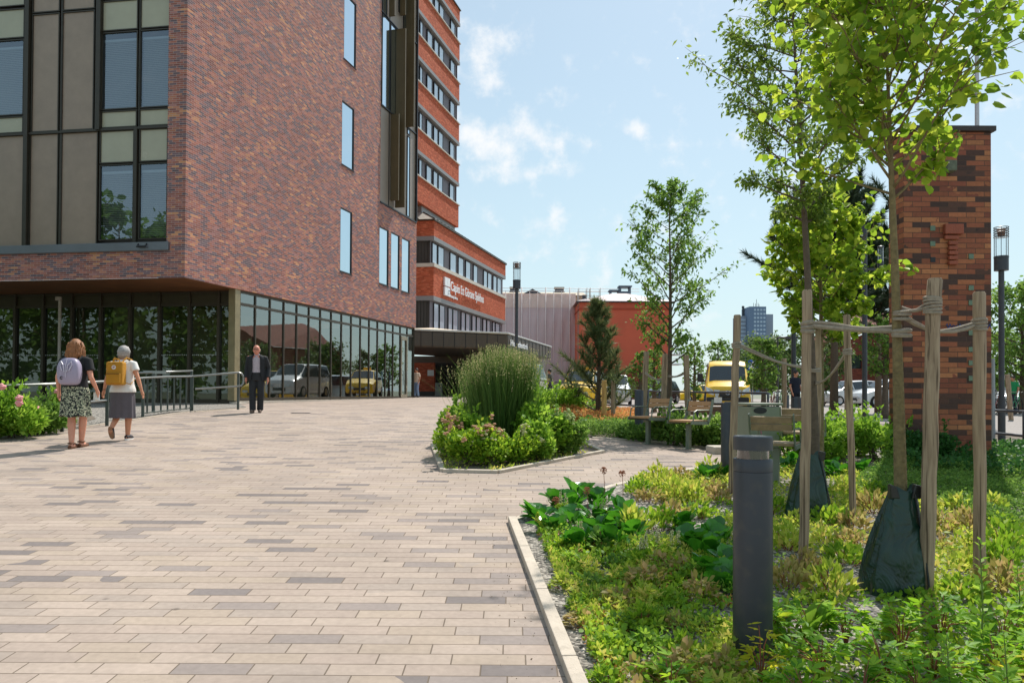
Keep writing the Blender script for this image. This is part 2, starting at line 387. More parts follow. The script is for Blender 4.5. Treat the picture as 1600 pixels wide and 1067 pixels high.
# ------------------------------------------------------------ palette
M_metal_dark = mat('dark bronze metal', srgb(72, 64, 52), .45, .3, .08)
M_metal_taupe = mat('taupe metal sheet', srgb(150, 136, 124), .45, .25, .05, 1.5)
M_fin = mat('bronze fin', srgb(104, 88, 62), .5, .3, .1, 2)
M_black = mat('black frame', (.018, .018, .02), .4, .2, .1)
M_grey_metal = mat('anthracite metal', srgb(62, 64, 70), .42, .2, .1, 3, dirt=.3)
M_zinc = mat('zinc sheet', srgb(120, 122, 128), .42, .5, .08, 1.2)
M_mirror = mat('mirror glass', (.60, .70, .76), .03, 1.0, .03, .6)
M_concrete = mat('pale concrete', srgb(188, 178, 164), .85, 0, .12, 3, .3, 90, dirt=.25)
M_kerb = mat('kerb granite', srgb(196, 182, 165), .8, 0, .16, 5, .4, 120, dirt=.3)
M_white = mat('white paint', (.78, .78, .76), .45, 0, .04)
M_black_plastic = mat('black plastic', (.02, .02, .022), .55, 0, .1)
M_tyre = mat('tyre rubber', (.018, .018, .018), .85, 0, .1)
M_chrome = mat('chrome', (.75, .75, .76), .15, 1, .03)
M_steel = mat('brushed steel', srgb(165, 166, 165), .3, .85, .06, 8)
M_rail = mat('green grey rail paint', srgb(74, 82, 78), .4, .3, .08)
M_bench_steel = mat('grey green steel', srgb(118, 126, 112), .42, .2, .08)
M_bench_wood = mat('oiled bench wood', srgb(182, 138, 96), .6, 0, .25, 9)
M_bench_wood_grey = mat('weathered bench wood', srgb(150, 128, 98), .75, 0, .3, 9)
M_dark_glass = mat('dark car glass', (.02, .028, .035), .04, 0, .05, 2, spec=.9)
M_soil = mat('planting soil', srgb(110, 98, 84), .95, 0, .35, 6, .8, 60)
M_gravel = None

# ------------------------------------------------------------ ground sheets
def gridlines():
    a = [-1500, -600, -300, -150, -80, -50]; x = -30
    while x <= 40: a.append(x); x += .5
    return a + [50, 70, 100, 160, 300, 700, 1500]
XS = gridlines()
YS = [-300, -120, -60, -30, -15] + [i * .5 for i in range(-16, 141)] + [75, 80, 90, 100, 115, 140, 180, 260, 400, 700, 1300, 2200]
def clip(poly, a, b):
    out = []
    for i in range(len(poly)):
        p, q = poly[i], poly[(i + 1) % len(poly)]
        sp = (b[0] - a[0]) * (p[1] - a[1]) - (b[1] - a[1]) * (p[0] - a[0]); sq = (b[0] - a[0]) * (q[1] - a[1]) - (b[1] - a[1]) * (q[0] - a[0])
        if sp >= 0: out.append(p)
        if (sp >= 0) != (sq >= 0):
            t = sp / (sp - sq); out.append((p[0] + (q[0] - p[0]) * t, p[1] + (q[1] - p[1]) * t))
    return out
def sheet(name, poly, dz, m, label=None, kind='structure'):
    vs, fs, key = [], [], {}
    def vid(p):
        k = (round(p[0], 4), round(p[1], 4))
        if k not in key: key[k] = len(vs); vs.append((p[0], p[1], G(p[0], p[1]) + dz))
        return key[k]
    tris = geometry.tessellate_polygon([[Vector((p[0], p[1], 0)) for p in poly]])
    for t in tris:
        T = [poly[i] for i in t]
        if (T[1][0] - T[0][0]) * (T[2][1] - T[0][1]) - (T[1][1] - T[0][1]) * (T[2][0] - T[0][0]) < 0: T.reverse()
        x0, x1 = min(p[0] for p in T), max(p[0] for p in T); y0, y1 = min(p[1] for p in T), max(p[1] for p in T)
        for i in range(len(XS) - 1):
            if XS[i + 1] < x0 or XS[i] > x1: continue
            for j in range(len(YS) - 1):
                if YS[j + 1] < y0 or YS[j] > y1: continue
                c = [(XS[i], YS[j]), (XS[i + 1], YS[j]), (XS[i + 1], YS[j + 1]), (XS[i], YS[j + 1])]
                for k in range(3):
                    c = clip(c, T[k], T[(k + 1) % 3])
                    if len(c) < 3: break
                if len(c) >= 3:
                    ids = []
                    for p in c:
                        q = vid(p)
                        if q not in ids: ids.append(q)
                    if len(ids) >= 3: fs.append(ids)
    me = bpy.data.meshes.new(name); me.from_pydata(vs, [], fs); uvmap(me); me.materials.append(m)
    o = bpy.data.objects.new(name, me); COL.objects.link(o)
    return tag(o, label, None, None, kind)

M_asphalt = mat('light asphalt', srgb(150, 142, 136), .9, 0, .12, 2, .4, 200)
M_paving = brickmat('plaza paving', [(0, srgb(178, 160, 147)), (.30, srgb(184, 166, 152)), (.55, srgb(174, 158, 146)), (.72, srgb(180, 162, 146)), (.85, srgb(136, 126, 122)), (.92, srgb(156, 143, 136))],
                    .372, .126, .0075, srgb(118, 104, 90), vv=.09, offs='rand', patch=.05, pscale=.5, rough=.82, spec=.25, bump=.5, grain=.07, stain=(.6, .2), spots=True)
def gravelmat():
    m, nt, b, N, L = newmat('crushed grey gravel')
    tc = N('ShaderNodeTexCoord'); v = N('ShaderNodeTexVoronoi'); v.inputs['Scale'].default_value = 42; L(tc.outputs['Object'], v.inputs['Vector'])
    hs = N('ShaderNodeSeparateColor'); L(v.outputs['Color'], hs.inputs[0])
    L(ramp(nt, hs.outputs[0], [(0, srgb(70, 66, 62)), (.35, srgb(120, 114, 106)), (.7, srgb(160, 152, 142)), (1, srgb(200, 192, 180))]), b.inputs['Base Color'])
    b.inputs['Roughness'].default_value = .9
    bp = N('ShaderNodeBump'); bp.inputs['Distance'].default_value = .02; bp.inputs['Strength'].default_value = 1; L(v.outputs['Distance'], bp.inputs['Height']); bp.invert = True; L(bp.outputs[0], b.inputs['Normal'])
    return m
M_gravel = gravelmat()
M_field = mat('far ground', srgb(120, 122, 104), .95, 0, .2, .02)
sheet('ground', [(-1500, -300), (1500, -300), (1500, 2200), (-1500, 2200)], -.06, M_field)
sheet('plaza', [(-30, -8), (12, -8), (12, 28), (3, 44), (-3, 60), (-30, 60)], 0, M_paving)
sheet('parking_lot', [(12, 5), (40, 5), (40, 100), (-30, 100), (-30, 60), (-3, 60), (3, 44), (12, 28)], -.01, M_asphalt)

# beds -----------------------------------------------------------------
def G2(px, py): p = gp(px, py); return (p.x, p.y)
K1 = G2(900, 1067); K0 = G2(800, 815)
kd = (K1[0] - K0[0], K1[1] - K0[1]); K2 = (K0[0] + kd[0] * 2.2, K0[1] + kd[1] * 2.2)
bed_front = [K2, (9, K2[1]), (9, 9.2), G2(1600, 716), G2(1420, 700), G2(1285, 703), G2(1230, 712), G2(1150, 722), G2(1095, 731), G2(1030, 743), G2(960, 759), G2(900, 779), G2(835, 802), K0]
bed_hedge = [G2(925, 684), G2(1010, 689), G2(1070, 697), G2(1120, 700), G2(1200, 698), G2(1285, 697), G2(1420, 695), G2(1600, 705), (11.9, 10.4), (11.9, 14.5), gp(1300, 660).to_2d()[:], G2(1130, 663), G2(1000, 655), G2(930, 642), G2(850, 636), G2(800, 640), G2(820, 660), G2(880, 672)]
bed_island = [G2(676, 696), G2(692, 737), G2(778, 739), G2(942, 707), G2(900, 688), G2(820, 672), G2(720, 672)]
bed_peony = [G2(-160, 640), G2(-160, 694), G2(95, 672), G2(150, 655), G2(120, 640)]
bed_gravel = [G2(95, 672), G2(385, 636.5), G2(376, 632), G2(180, 631), G2(-300, 634), G2(-160, 648)]
sheet('front_bed_gravel', bed_front, .012, M_gravel)
sheet('hedge_bed_soil', bed_hedge, .012, M_soil)
sheet('island_bed_soil', bed_island, .012, M_soil)
sheet('building_gravel_strip', bed_gravel, .012, M_gravel)
sheet('peony_bed_soil', bed_peony, .02, M_soil)

def kerb(pts, label, w=.075, h=.055, blk=1.0, name='kerb', mt=None):
    mb = MB()
    for a, b in zip(pts, pts[1:]):
        a = Vector(a); b = Vector(b); L = (b - a).length; d = (b - a) / L; n = Vector((d.y, -d.x)); k = max(1, round(L / blk))
        for i in range(k):
            p = a + d * (L * i / k + .004); q = a + d * (L * (i + 1) / k - .004)
            P = []
            for z in (-.08, h):
                for r, s in ((p, -1), (q, -1), (q, 1), (p, 1)):
                    e = r + n * s * w / 2; P.append((e.x, e.y, G(e.x, e.y) + z))
            mb.hexa(P)
    return mb.build(name, mt or M_kerb, bevel=.006, kind='structure', label=label)
kerb([K0, K2], 'kerb edging of the front planting bed')
kerb([K0] + bed_front[-2:-10:-1], 'kerb edging behind the front planting bed', h=.02)
kerb(bed_island[:5], 'kerb edging round the planted island', h=.04)
kerb(bed_hedge[:4], 'kerb edging of the bed behind the chairs', h=.02)
kerb([G2(-160, 694), G2(95, 673), G2(385, 638.5)], 'thin edging beside the gravel strip', w=.04, h=.03)

dg_ = gp(470, 645.5); t = thing('drain_grate', 'small dark drain grate set in the paving before the glass front', 'drain', (dg_.x, dg_.y, dg_.z), None, .25)
MB().box((0, 0, .004), (.46, .3, .008)).build('grate_frame', M_grey_metal, t, local=True); 
for k in range(7): MB().box((-.18 + k * .06, 0, .0095), (.03, .24, .003)).build('slot', M_black, t, local=True)
# ------------------------------------------------------------ brick office block on the left
BR = brickmat('mottled brown brick', [(0, srgb(127, 102, 107)), (.16, srgb(151, 97, 89)), (.34, srgb(182, 115, 99)), (.5, srgb(164, 110, 103)), (.64, srgb(118, 101, 107)), (.76, srgb(189, 127, 103)), (.87, srgb(171, 119, 114)), (.95, srgb(210, 148, 107))],
              .24, .068, .0105, srgb(189, 170, 163), patch=.22, pscale=.5, rough=.85, spec=.2, grain=.04, stain=(.16, .1))
C0 = dp(288.5, 433.5, 23.4); ZB = C0.z
FR = Fr((C0.x, C0.y), (.27, 1.0)); FL = Fr((C0.x, C0.y), (-.9877, .150), flip=False)
if FL.n.y > 0: FL.n = -FL.n
if FR.n.x < 0: FR.n = -FR.n
ZT = 27.0
bb = thing('brick_building', 'dark mottled brick office block with overhanging upper floors and tall slit windows', 'building', (C0.x, C0.y, G(C0.x, C0.y)))
uE = FR.hit(649.7, 512.8)[0]
holes = []
def slit(pxa, ya, pxb, yb, ybot):
    ua, za = FR.hit(pxa, ya); ub, _ = FR.hit(pxb, yb); _, zb = FR.hit(pxa, ybot)
    return [ua, ub, zb, za]
holes = [slit(532, 323, 550.5, 332, 424), slit(534.5, 156, 553.7, 172, 257), slit(538, -13, 557, 0, 92), slit(540, -185, 559, -170, -80),
         slit(593, 353, 607.5, 360, 443), slit(611.3, 362, 624.5, 370, 449), slit(628, 370.5, 640.5, 378, 455)]
ubay, _ = FR.hit(594, 314.5); zbay = FR.hit(594, 314.5)[1]
bay = [ubay, uE - .1, zbay, ZT - 1]
mb = MB(); wall_holes(mb, FR, 0, uE, ZB, ZT, holes + [bay], .1)
# left face: corner strip, band under the sill
uS = FL.hit(262, 200)[0]; zs0 = FL.hit(254, 391.6)[1]
mb.fquad(FL, 0, uS, ZB, ZT); mb.fquad(FL, uS, 16, ZB, zs0)
mb.add([FL.P(uS, 0, zs0), FL.P(uS, -.25, zs0), FL.P(uS, -.25, ZT), FL.P(uS, 0, ZT)], [(0, 1, 2, 3)])
mb.fquad(Fr(FR.P(uE, 0, 0)[:2], FL.u), 0, 16, ZB, ZT)
mb.add([FR.P(0, 0, ZT), FR.P(uE, 0, ZT), FL.P(16, 0, ZT) + Vector((4, 15, 0)), FL.P(16, 0, ZT)], [(0, 1, 2, 3)])
mb.build('wall', BR, bb, recalc=False)
# windows in the right face
for k, h in enumerate(holes):
    a, b, c, d = h
    m1 = MB(); t = .05
    for q in ((a, a + t, c, d), (b - t, b, c, d), (a + t, b - t, c, c + t), (a + t, b - t, d - t, d)): m1.fbox(FR, q[0], q[1], -.09, -.015, q[2], q[3])
    m1.fbox(FR, a - .02, b + .02, -.03, .035, c - .03, c - .002)
    w = m1.build('window', M_black, bb); MB().fquad(FR, a + t, b - t, c + t, d - t, -.05).build('pane', M_mirror, w, recalc=False)
# brown metal bay with fins
mb = MB(); mb.fquad(FR, bay[0], bay[1], bay[2], bay[3], -.06)
mb.build('bay_cladding', M_metal_taupe, bb)
mf = MB()
def uat(px, py=200): return FR.hit(px, py)[0]
mf.fbox(FR, bay[0] - .02, bay[1] + .02, -.05, .05, bay[2] - .07, bay[2])
mf.fbox(FR, bay[1] - .02, bay[1] + .06, -.05, .06, bay[2], bay[3])
for px in (609.3,): mf.fbox(FR, uat(px) - .02, uat(px) + .02, -.05, -.03, bay[2], bay[3])
def zat(px, py): return FR.hit(px, py)[1]
zb1 = zat(600, 166); zb2 = zat(600, 20); zb3 = zat(600, -150)
for z in (zb1, zb2): mf.fbox(FR, bay[0], uat(622), -.05, .02, z - .06, z)
zr1 = zat(640, 200); zr2 = zat(640, 55)
for z in (zr1, zr2): mf.fbox(FR, uat(636), bay[1], -.05, .02, z - .06, z)
mf.build('bay_frame', M_black, bb)
for a, b, c, d in ((597, 609, zb1, zb2 - .1), (610.3, 621, zb1, zb2 - .1), (597, 604, zb2, zb3), (622.5, 627, zat(625, 20), zb3), (630, 635, zat(633, 50), zb3), (637.5, 641.5, bay[2] + .05, zr1 - .5), (637.5, 641.5, zr1 - .4, zr1 - .1)):
    w = MB(); ua, ub = uat(a), uat(b); t = .04
    for q in ((ua, ua + t, c, d), (ub - t, ub, c, d), (ua + t, ub - t, c, c + t), (ua + t, ub - t, d - t, d)): w.fbox(FR, q[0], q[1], -.055, -.01, q[2], q[3])
    w = w.build('window', M_black, bb); MB().fquad(FR, ua + t, ub - t, c + t, d - t, -.035).build('pane', M_mirror, w, recalc=False)
for px, pr, c, d in ((611.5, .42, bay[2] + .35, zat(620, 186)), (618.5, .52, bay[2] + .12, zat(630, 58)), (633, .5, zat(640, 205), ZT - 1.2), (624, .3, zat(630, 30), ZT - 1.2), (607, .3, zat(612, 30), ZT - 1.2)):
    u = uat(px); MB().fbox(FR, u, u + .09, -.02, pr, c, d).build('fin', M_fin, bb, bevel=.006)
# soffit and ground floor glazing
uP = FR.hit(378, 475)[0]; P0 = FR.P(uP, 0, 0)
FG = Fr((P0.x, P0.y), FL.u); FG.n = FL.n.copy()
ZF = CAMZ - .37
sof = MB().prism([FR.P(0, 0, 0)[:2], FR.P(uE, 0, 0)[:2], FG.P(18, 0, 0)[:2], FL.P(16, 0, 0)[:2]], ZB - .012, ZB - .004)
sof.build('soffit', mat('rust brown soffit boards', srgb(128, 84, 52), .6, 0, .3, 1.5), bb)
ztr = FR.hit(378, 475.5, -.12)[1]
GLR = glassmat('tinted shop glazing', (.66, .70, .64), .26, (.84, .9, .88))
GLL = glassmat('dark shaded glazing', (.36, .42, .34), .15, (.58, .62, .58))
# right side: 17 bays
nb = 17; Lr = uE - .06 - uP; st = Lr / nb
fm = MB()
for i in range(nb + 1):
    u = uP + i * st; fm.fbox(FR, u - .03, u + .03, -.2, -.07, ZF - .02, ZB - .01)
for z, h in ((ZF, .1), (ztr - .05, .1), (ZB - .1, .09)): fm.fbox(FR, uP + .03, uE - .1, -.17, -.075, z, z + h)
fm.build('glazing_frame', M_metal_dark, bb)
for i in range(nb):
    a, b = uP + i * st + .03, uP + (i + 1) * st - .03
    MB().fquad(FR, a, b, ZF + .1, ztr - .05, -.11).build('glass_pane', GLR, bb, recalc=False)
    MB().fquad(FR, a, b, ztr + .05, ZB - .1, -.11).build('glass_pane', GLR, bb, recalc=False)
# glazed door near the far end
ua, ub = uP + (nb - 2) * st + .05, uP + (nb - 1) * st - .05
dr = MB()
for q in ((ua, ua + .1, ZF + .02, ztr - .1), (ub - .1, ub, ZF + .02, ztr - .1), (ua + .1, ub - .1, ZF + .02, ZF + .2), (ua + .1, ub - .1, ztr - .3, ztr - .1)): dr.fbox(FR, q[0], q[1], -.1, -.04, q[2], q[3])
dr = dr.build('door', mat('door aluminium', srgb(160, 150, 130), .4, .4), bb)
MB().tube([FR.P(ub - .16, 0, ZF + .7), FR.P(ub - .16, 0, ZF + 1.5)], .015).build('handle', M_steel, dr)
# plinth
pl = MB(); pl.fbox(FR, uP - .25, uE, -.3, .0, ZF - .9, ZF - .021); pl.fbox(FG, .05, 18, -.3, .06, ZF - 1.2, ZF - .11); pl.build('plinth', M_concrete, bb, bevel=.01)
# corner post
cp = MB(); cp.fbox(FR, uP - .34, uP - .05, -.3, -.03, ZF, ZB - .012); cp.build('corner_post', mat('corner bronze panel', srgb(150, 136, 104), .4, .3), bb)
MB().box(FR.P(uP - .2, .05, ZF - .22), (.45, .35, .3), math.atan2(FR.u.y, FR.u.x)).build('plinth_block', M_concrete, bb, bevel=.02)
# left side glazing, its shade put into a darker glass tint
fm = MB(); xs = [FG.hit(p, 540)[0] for p in (340, 294, 247, 201, 155, 110, 65, 21)]
stl = (xs[-1] - xs[0]) / 7
xs += [xs[-1] + stl * i for i in range(1, 9)]
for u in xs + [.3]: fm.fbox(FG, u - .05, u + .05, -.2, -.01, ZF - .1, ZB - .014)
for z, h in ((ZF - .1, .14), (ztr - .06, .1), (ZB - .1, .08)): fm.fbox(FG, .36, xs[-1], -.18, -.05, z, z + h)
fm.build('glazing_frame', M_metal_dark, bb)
xa = [.3] + xs
dots = mat('manifestation dots', (.6, .6, .58), .6)
for i in range(len(xa) - 1):
    a, b = xa[i] + .05, xa[i + 1] - .05
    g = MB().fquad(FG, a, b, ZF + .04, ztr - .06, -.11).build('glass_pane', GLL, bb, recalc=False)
    if i in (1, 2, 5, 6, 7, 8, 9):
        md = MB(); n = int((b - a) / .075)
        for k in range(n): 
            u = a + .06 + k * .075; md.fquad(FG, u, u + .03, ZF + 1.62, ZF + 1.655, -.104)
        md.build('dot_row', dots, g, recalc=False)
    MB().fquad(FG, a, b, ztr + .04, ZB - .1, -.1).build('spandrel_panel', mat('bronze panel', srgb(74, 68, 50), .5, .3), bb)
# rain pipe
up, _ = FG.hit(104, 540)
pp = FG.P(up, .35, 0); MB().tube([(pp.x, pp.y, G(pp.x, pp.y)), (pp.x, pp.y, ZB - .35), (pp.x - .02, pp.y, ZB - .3)], .055, 10).tube([(pp.x - .05, pp.y, ZB - .33), (pp.x - .05, pp.y, ZB - .2)], .11, 12).build('rain_pipe', M_concrete, bb)
# upper curtain wall on the left face
Zr = lambda py, px=250: FL.hit(px, py)[1]
u_ = lambda px, py=200: FL.hit(px, py)[0]
MB().fbox(FL, uS - .12, 16, -.1, .09, zs0, zs0 + .27).build('sill', M_zinc, bb, bevel=.008)
hb = MB().tube([FL.P(u_(232, 380), .16, zs0 + .12), FL.P(u_(219, 380), .16, zs0 + .12)], .03, 8); hb.tube([FL.P(u_(232, 380), .09, zs0 + .22), FL.P(u_(232, 380), .17, zs0 + .1)], .02, 6); hb.tube([FL.P(u_(219, 380), .09, zs0 + .22), FL.P(u_(219, 380), .17, zs0 + .1)], .02, 6); hb.build('bracket', M_black, bb)
zA = zs0 + .27
M_beige = mat('beige glass panel', srgb(172, 168, 146), .25, 0, .06, 1.2, spec=.5)
M_taupe2 = mat('ribbed taupe panel', srgb(154, 134, 118), .42, .15, .1, 2)
GLW = glassmat('office window glass', (.62, .68, .70), .20, (.72, .80, .9))
M_blind = mat('pale blind', srgb(190, 196, 200), .6, 0, .03)
rows = [(zA, Zr(372)), (Zr(372), Zr(252)), (Zr(250), Zr(198)), (Zr(194), Zr(167)), (Zr(165), Zr(42)), (Zr(40), Zr(-8)), (Zr(-12), Zr(-40)), (Zr(-40), Zr(-165)), (Zr(-165), Zr(-215)), (Zr(-220), Zr(-420))]
dep = -.16; M_ol = mat('olive bronze frame', srgb(60, 54, 44), .45, .2)
def framed(ua, ub, za, zb, kind, nb_=0):
    t = .035; ua, ub = min(ua, ub), max(ua, ub); w = MB()
    for q in ((ua, ua + t, za, zb), (ub - t, ub, za, zb), (ua + t, ub - t, za, za + t), (ua + t, ub - t, zb - t, zb)): w.fbox(FL, q[0], q[1], dep - .02, dep + .05, q[2], q[3])
    w = w.build('window' if kind == 'g' else 'panel', M_ol, bb)
    if kind == 'g':
        MB().fquad(FL, ua + t, ub - t, za + t, zb - t, dep + .01).build('pane', GLW, w, recalc=False)
        bl = MB(); z = zb - .3
        while z > za + .08: bl.add([FL.P(ua + t, dep - .12, z), FL.P(ub - t, dep - .12, z), FL.P(ub - t, dep - .085, z + .03), FL.P(ua + t, dep - .085, z + .03)], [(0, 1, 2, 3)]); z -= .06
        bl.fbox(FL, ua + t, ub - t, dep - .15, dep - .06, zb - .28, zb - .2)
        bl.build('blind', M_blind, w, recalc=False)
    else: MB().fquad(FL, ua + t, ub - t, za + t, zb - t, dep + .012).build('infill', M_beige if kind == 'b' else M_taupe2, w)
cols = [uS + .01, u_(212), u_(155), u_(145)]
for k, (za, zb) in enumerate(rows):
    kind = 'bgbbgbbgbb'[k]
    if kind == 'b' and k == 0: continue
    lowrow = k < 3
    ma, mb_ = (u_(258, 300), u_(213, 300)) if lowrow else (uS + .02, u_(214.5, 100))
    mc, md_ = (u_(205, 300), u_(151, 300)) if lowrow else (u_(211, 100), u_(154.5, 100))
    framed(ma, mb_, za, zb, kind); framed(mc, md_, za, zb, kind)
    if not lowrow:
        for (a, b) in ((33, -20), (-22, -76)): framed(u_(a, 100), u_(b, 100), za, zb, kind)
zmid = Zr(197)
def brown(a, b, za, zb): framed(a, b, za, zb, 't')
for (a, b) in ((148, 90), (86, 41), (33, -20), (-22, -76)): brown(u_(a, 300), u_(b, 300), zA, zmid)
for (a, b) in ((143, 92), (88, 45)): brown(u_(a, 100), u_(b, 100), zmid + .05, Zr(4)); brown(u_(a, 100), u_(b, 100), Zr(2), Zr(-200)); brown(u_(a, 100), u_(b, 100), Zr(-203), Zr(-420))
bk = MB().fbox(FL, uS, 16, dep - .5, dep - .42, zA, ZT); bk.build('room_backing', mat('dim room wall', srgb(96, 88, 80), .9), bb)
mu = MB()
for (a, w_, pr, z0, z1) in ((209, .1, .1, zA, zmid), (38, .13, .14, zA, ZT - .5), (150, .14, .14, zmid, ZT - .5), (213, .03, .05, zmid, ZT - .5), (90, .03, .05, zA, ZT - .5)):
    mu.fbox(FL, u_(a) - w_ / 2 - .02, u_(a) + w_ / 2, dep, pr - .1 + dep + .1, z0, z1)
mu.fbox(FL, uS, 16, dep, dep + .09, zmid - .03, zmid + .04)
mu.build('mullion_frame', M_ol, bb)
# room behind the ground floor glass
it = MB(); it.fquad(FR, uP - .1, uE, ZF - .3, ZB, -5.5); it.fquad(FG, 4, 18, ZF - .3, ZB, -3)
it.build('interior_wall', mat('interior wall', srgb(176, 170, 152), .9, 0, .2, 1), bb)
MB().prism([FR.P(uP, -.25, 0)[:2], FR.P(uE - .2, -.25, 0)[:2], FR.P(uE - .2, -12, 0)[:2], FG.P(18, -.25, 0)[:2], FG.P(.2, -.25, 0)[:2]], ZF - .2, ZF - .005).build('interior_floor', mat('interior floor', srgb(160, 154, 142), .4, 0, .1), bb)
cu = MB()
for k in range(26):
    u = uP + 8.3 + k * .09; cu.fbox(FR, u, u + .07, -.42 - .03 * (k % 2), -.38, ZF + .02, ZF + 3.0)
cu.build('curtain', mat('brown curtain', srgb(96, 76, 64), .9), bb)
# far end wall of the recess
MB().fquad(Fr(FR.P(uE - .12, 0, 0)[:2], FL.u), .02, 8, ZF, ZB).build('end_wall', M_metal_dark, bb)

# blue waiting chairs inside
M_blue = mat('blue chair fabric', srgb(40, 110, 220), .6)
def blue_chair(u, w, label):
    p = FR.P(u, w, ZF - .0); t = thing('waiting_chair', label, 'chair', p, 'blue chairs behind the glass')
    a = Vector((FR.u.x, FR.u.y, 0)); n = Vector((FR.n.x, FR.n.y, 0)); z = Vector((0, 0, 1))
    rz = math.atan2(n.y, n.x) - math.pi / 2
    MB().box((0, 0, .45), (.55, .5, .12)).build('seat', M_blue, t, local=True, bevel=.03)
    MB().box((0, -.25, .85), (.55, .12, .75), rx=.12).build('backrest', M_blue, t, local=True, bevel=.04)
    MB().box((0, -.3, 1.33), (.35, .1, .22), rx=.12).build('headrest', M_blue, t, local=True, bevel=.04)
    lg = MB()
    for x in (-.22, .22):
        for y in (-.2, .2): lg.tube([(x, y, 0), (x, y, .4)], .02, 6)
    lg.build('leg_frame', M_steel, t, local=True); t.rotation_euler.z = rz + .5
for u, w, l in ((uE - 2.6, -1.1, 'blue high-backed waiting chair leftmost behind the glass wall'), (uE - 1.6, -1.0, 'blue high-backed waiting chair seen through the glass door'), (uE - .7, -.9, 'blue high-backed waiting chair in the last glass bay')): blue_chair(u, w, l)

# ------------------------------------------------------------ hospital: tower, wing and entrance canopy
RB = brickmat('orange red brick', [(0, srgb(190, 96, 66)), (.3, srgb(204, 106, 76)), (.6, srgb(182, 90, 64)), (.85, srgb(210, 118, 86))], .25, .075, .009, srgb(160, 92, 68), patch=.2, pscale=.3, rough=.85, spec=.2, grain=.06, stain=(.3, .12))
M_pane_sky = mat('sky-pale curtained window glass', srgb(188, 202, 216), .12, .15, .05, .5, spec=.9)  # mirrored sky, along with white curtains, put into the pane colour
M_band = mat('grey fascia sheet', srgb(140, 138, 138), .5, .2, .06, 1)
M_sill = mat('pale sill sheet', srgb(206, 196, 182), .5, .1, .06, 1)
M_panel = mat('mauve grey panel', srgb(104, 96, 102), .5, .1, .06, .8)
M_ribbed = mat('dark ribbed sheet', srgb(70, 68, 64), .6, .2, .08, 1)
W0 = dp(678, 345, 57); FW = Fr((W0.x, W0.y), (.272, 1.0))
if FW.n.x < 0: FW.n = -FW.n
hs = thing('hospital_building', 'orange brick hospital with stepped tower, lower wing and dark entrance canopy', 'building', (W0.x, W0.y, G(W0.x, W0.y)))
R_ = lambda py, px=678: FW.hit(px, py)[1]
uW = FW.hit(790, 414.7)[0]
FB = Fr((W0.x, W0.y), FL.u); FB.n = FL.n.copy()      # return face, towards the camera
z_e, z_sb, z_bb, z_wb, z_st, z_lb, z_lbb = R_(344.8), R_(368.8), R_(375.5), R_(411), R_(417), R_(462.3), R_(469.4)
zcan = CAMZ + 4.0
def spandrel(F, L_, FBk, Lb, z0, z1, nm='spandrel'):
    m1 = MB(); m1.fquad(F, 0, L_, z0, z1); m1.fquad(FBk, 0, Lb, z0, z1); end = Fr(F.P(L_, 0, 0)[:2], FBk.u); m1.fquad(end, 0, Lb, z0, z1)
    m1.add([F.P(0, 0, z0), F.P(L_, 0, z0), F.P(L_, -8, z0), F.P(0, -8, z0)], [(0, 1, 2, 3)]); m1.add([F.P(0, 0, z1), F.P(L_, 0, z1), F.P(L_, -8, z1), F.P(0, -8, z1)], [(0, 1, 2, 3)])
    return m1.build(nm, RB, hs, recalc=False)
spandrel(FW, uW, FB, 9, z_sb, z_e); spandrel(FW, uW, FB, 9, z_lb, z_st)
def ledge(F, FBk, L_, Lb, z0, z1, pr, m, nm, inset=0):
    m1 = MB(); m1.fbox(F, -pr, L_ + pr, -.3, pr, z0, z1); m1.fbox(FBk, pr + .01, Lb, -.3, pr, z0 + .001, z1 - .001); return m1.build(nm, m, hs, bevel=.01)
ledge(FW, FB, uW, 9, z_e, z_e + .12, .12, M_metal_dark, 'eave'); ledge(FW, FB, uW, 9, z_bb, z_sb - .002, .02, M_band, 'fascia_band'); ledge(FW, FB, uW, 9, z_wb - .02, z_st - .0, .1, M_sill, 'sill')
ledge(FW, FB, uW, 9, z_lbb, z_lb - .002, .02, M_band, 'fascia_band'); 
def winband(F, L_, z0, z1, panes, w=-.25, FBk=None, Lb=0, zp=None):
    m1 = MB(); m1.fquad(F, 0, L_, z0, z1, w - .06); m1.build('window_band_panel', M_panel, hs)
    if FBk:
        m2 = MB()
        k = 0
        while k * .25 < Lb: m2.fbox(FBk, .35 + k * .25, .35 + k * .25 + .2, w - .05, w, z0, z1); k += 1
        m2.fbox(FBk, .35, Lb, w - .1, w - .05, z0, z1); m2.build('ribbed_cladding', M_ribbed, hs)
    for a, b in panes:
        t = .05; c, d = z0 + .07, z1 - .1; wn = MB()
        for q in ((a, a + t, c, d), (b - t, b, c, d), (a + t, b - t, c, c + t), (a + t, b - t, d - t, d)): wn.fbox(F, q[0], q[1], w - .05, w + .03, q[2], q[3])
        wn = wn.build('window', M_black, hs)
        MB().fquad(F, a + t, b - t, c + t, d - t, w).build('pane', M_pane_sky, wn, recalc=False)
uw = lambda px: FW.hit(px, 440, -.25)[0]
winband(FW, uW, z_wb, z_bb, [(uw(a), uw(b)) for a, b in ((675, 682.5), (684.2, 693.2), (703, 712.5), (716, 724), (727.5, 735), (739.7, 746), (755.6, 761.2), (762, 768), (770.6, 776), (777, 783))], FBk=FB, Lb=9)
winband(FW, uW, zcan + .2, z_lbb, [(uw(a), uw(b)) for a, b in ((678, 685.6), (687.2, 695), (700.6, 707), (708, 715.6), (721, 727), (728.2, 734.4), (738, 743.7), (745, 751), (755, 759.9), (761.2, 766), (770, 773.5), (774.6, 780.5))], FBk=FB, Lb=9)
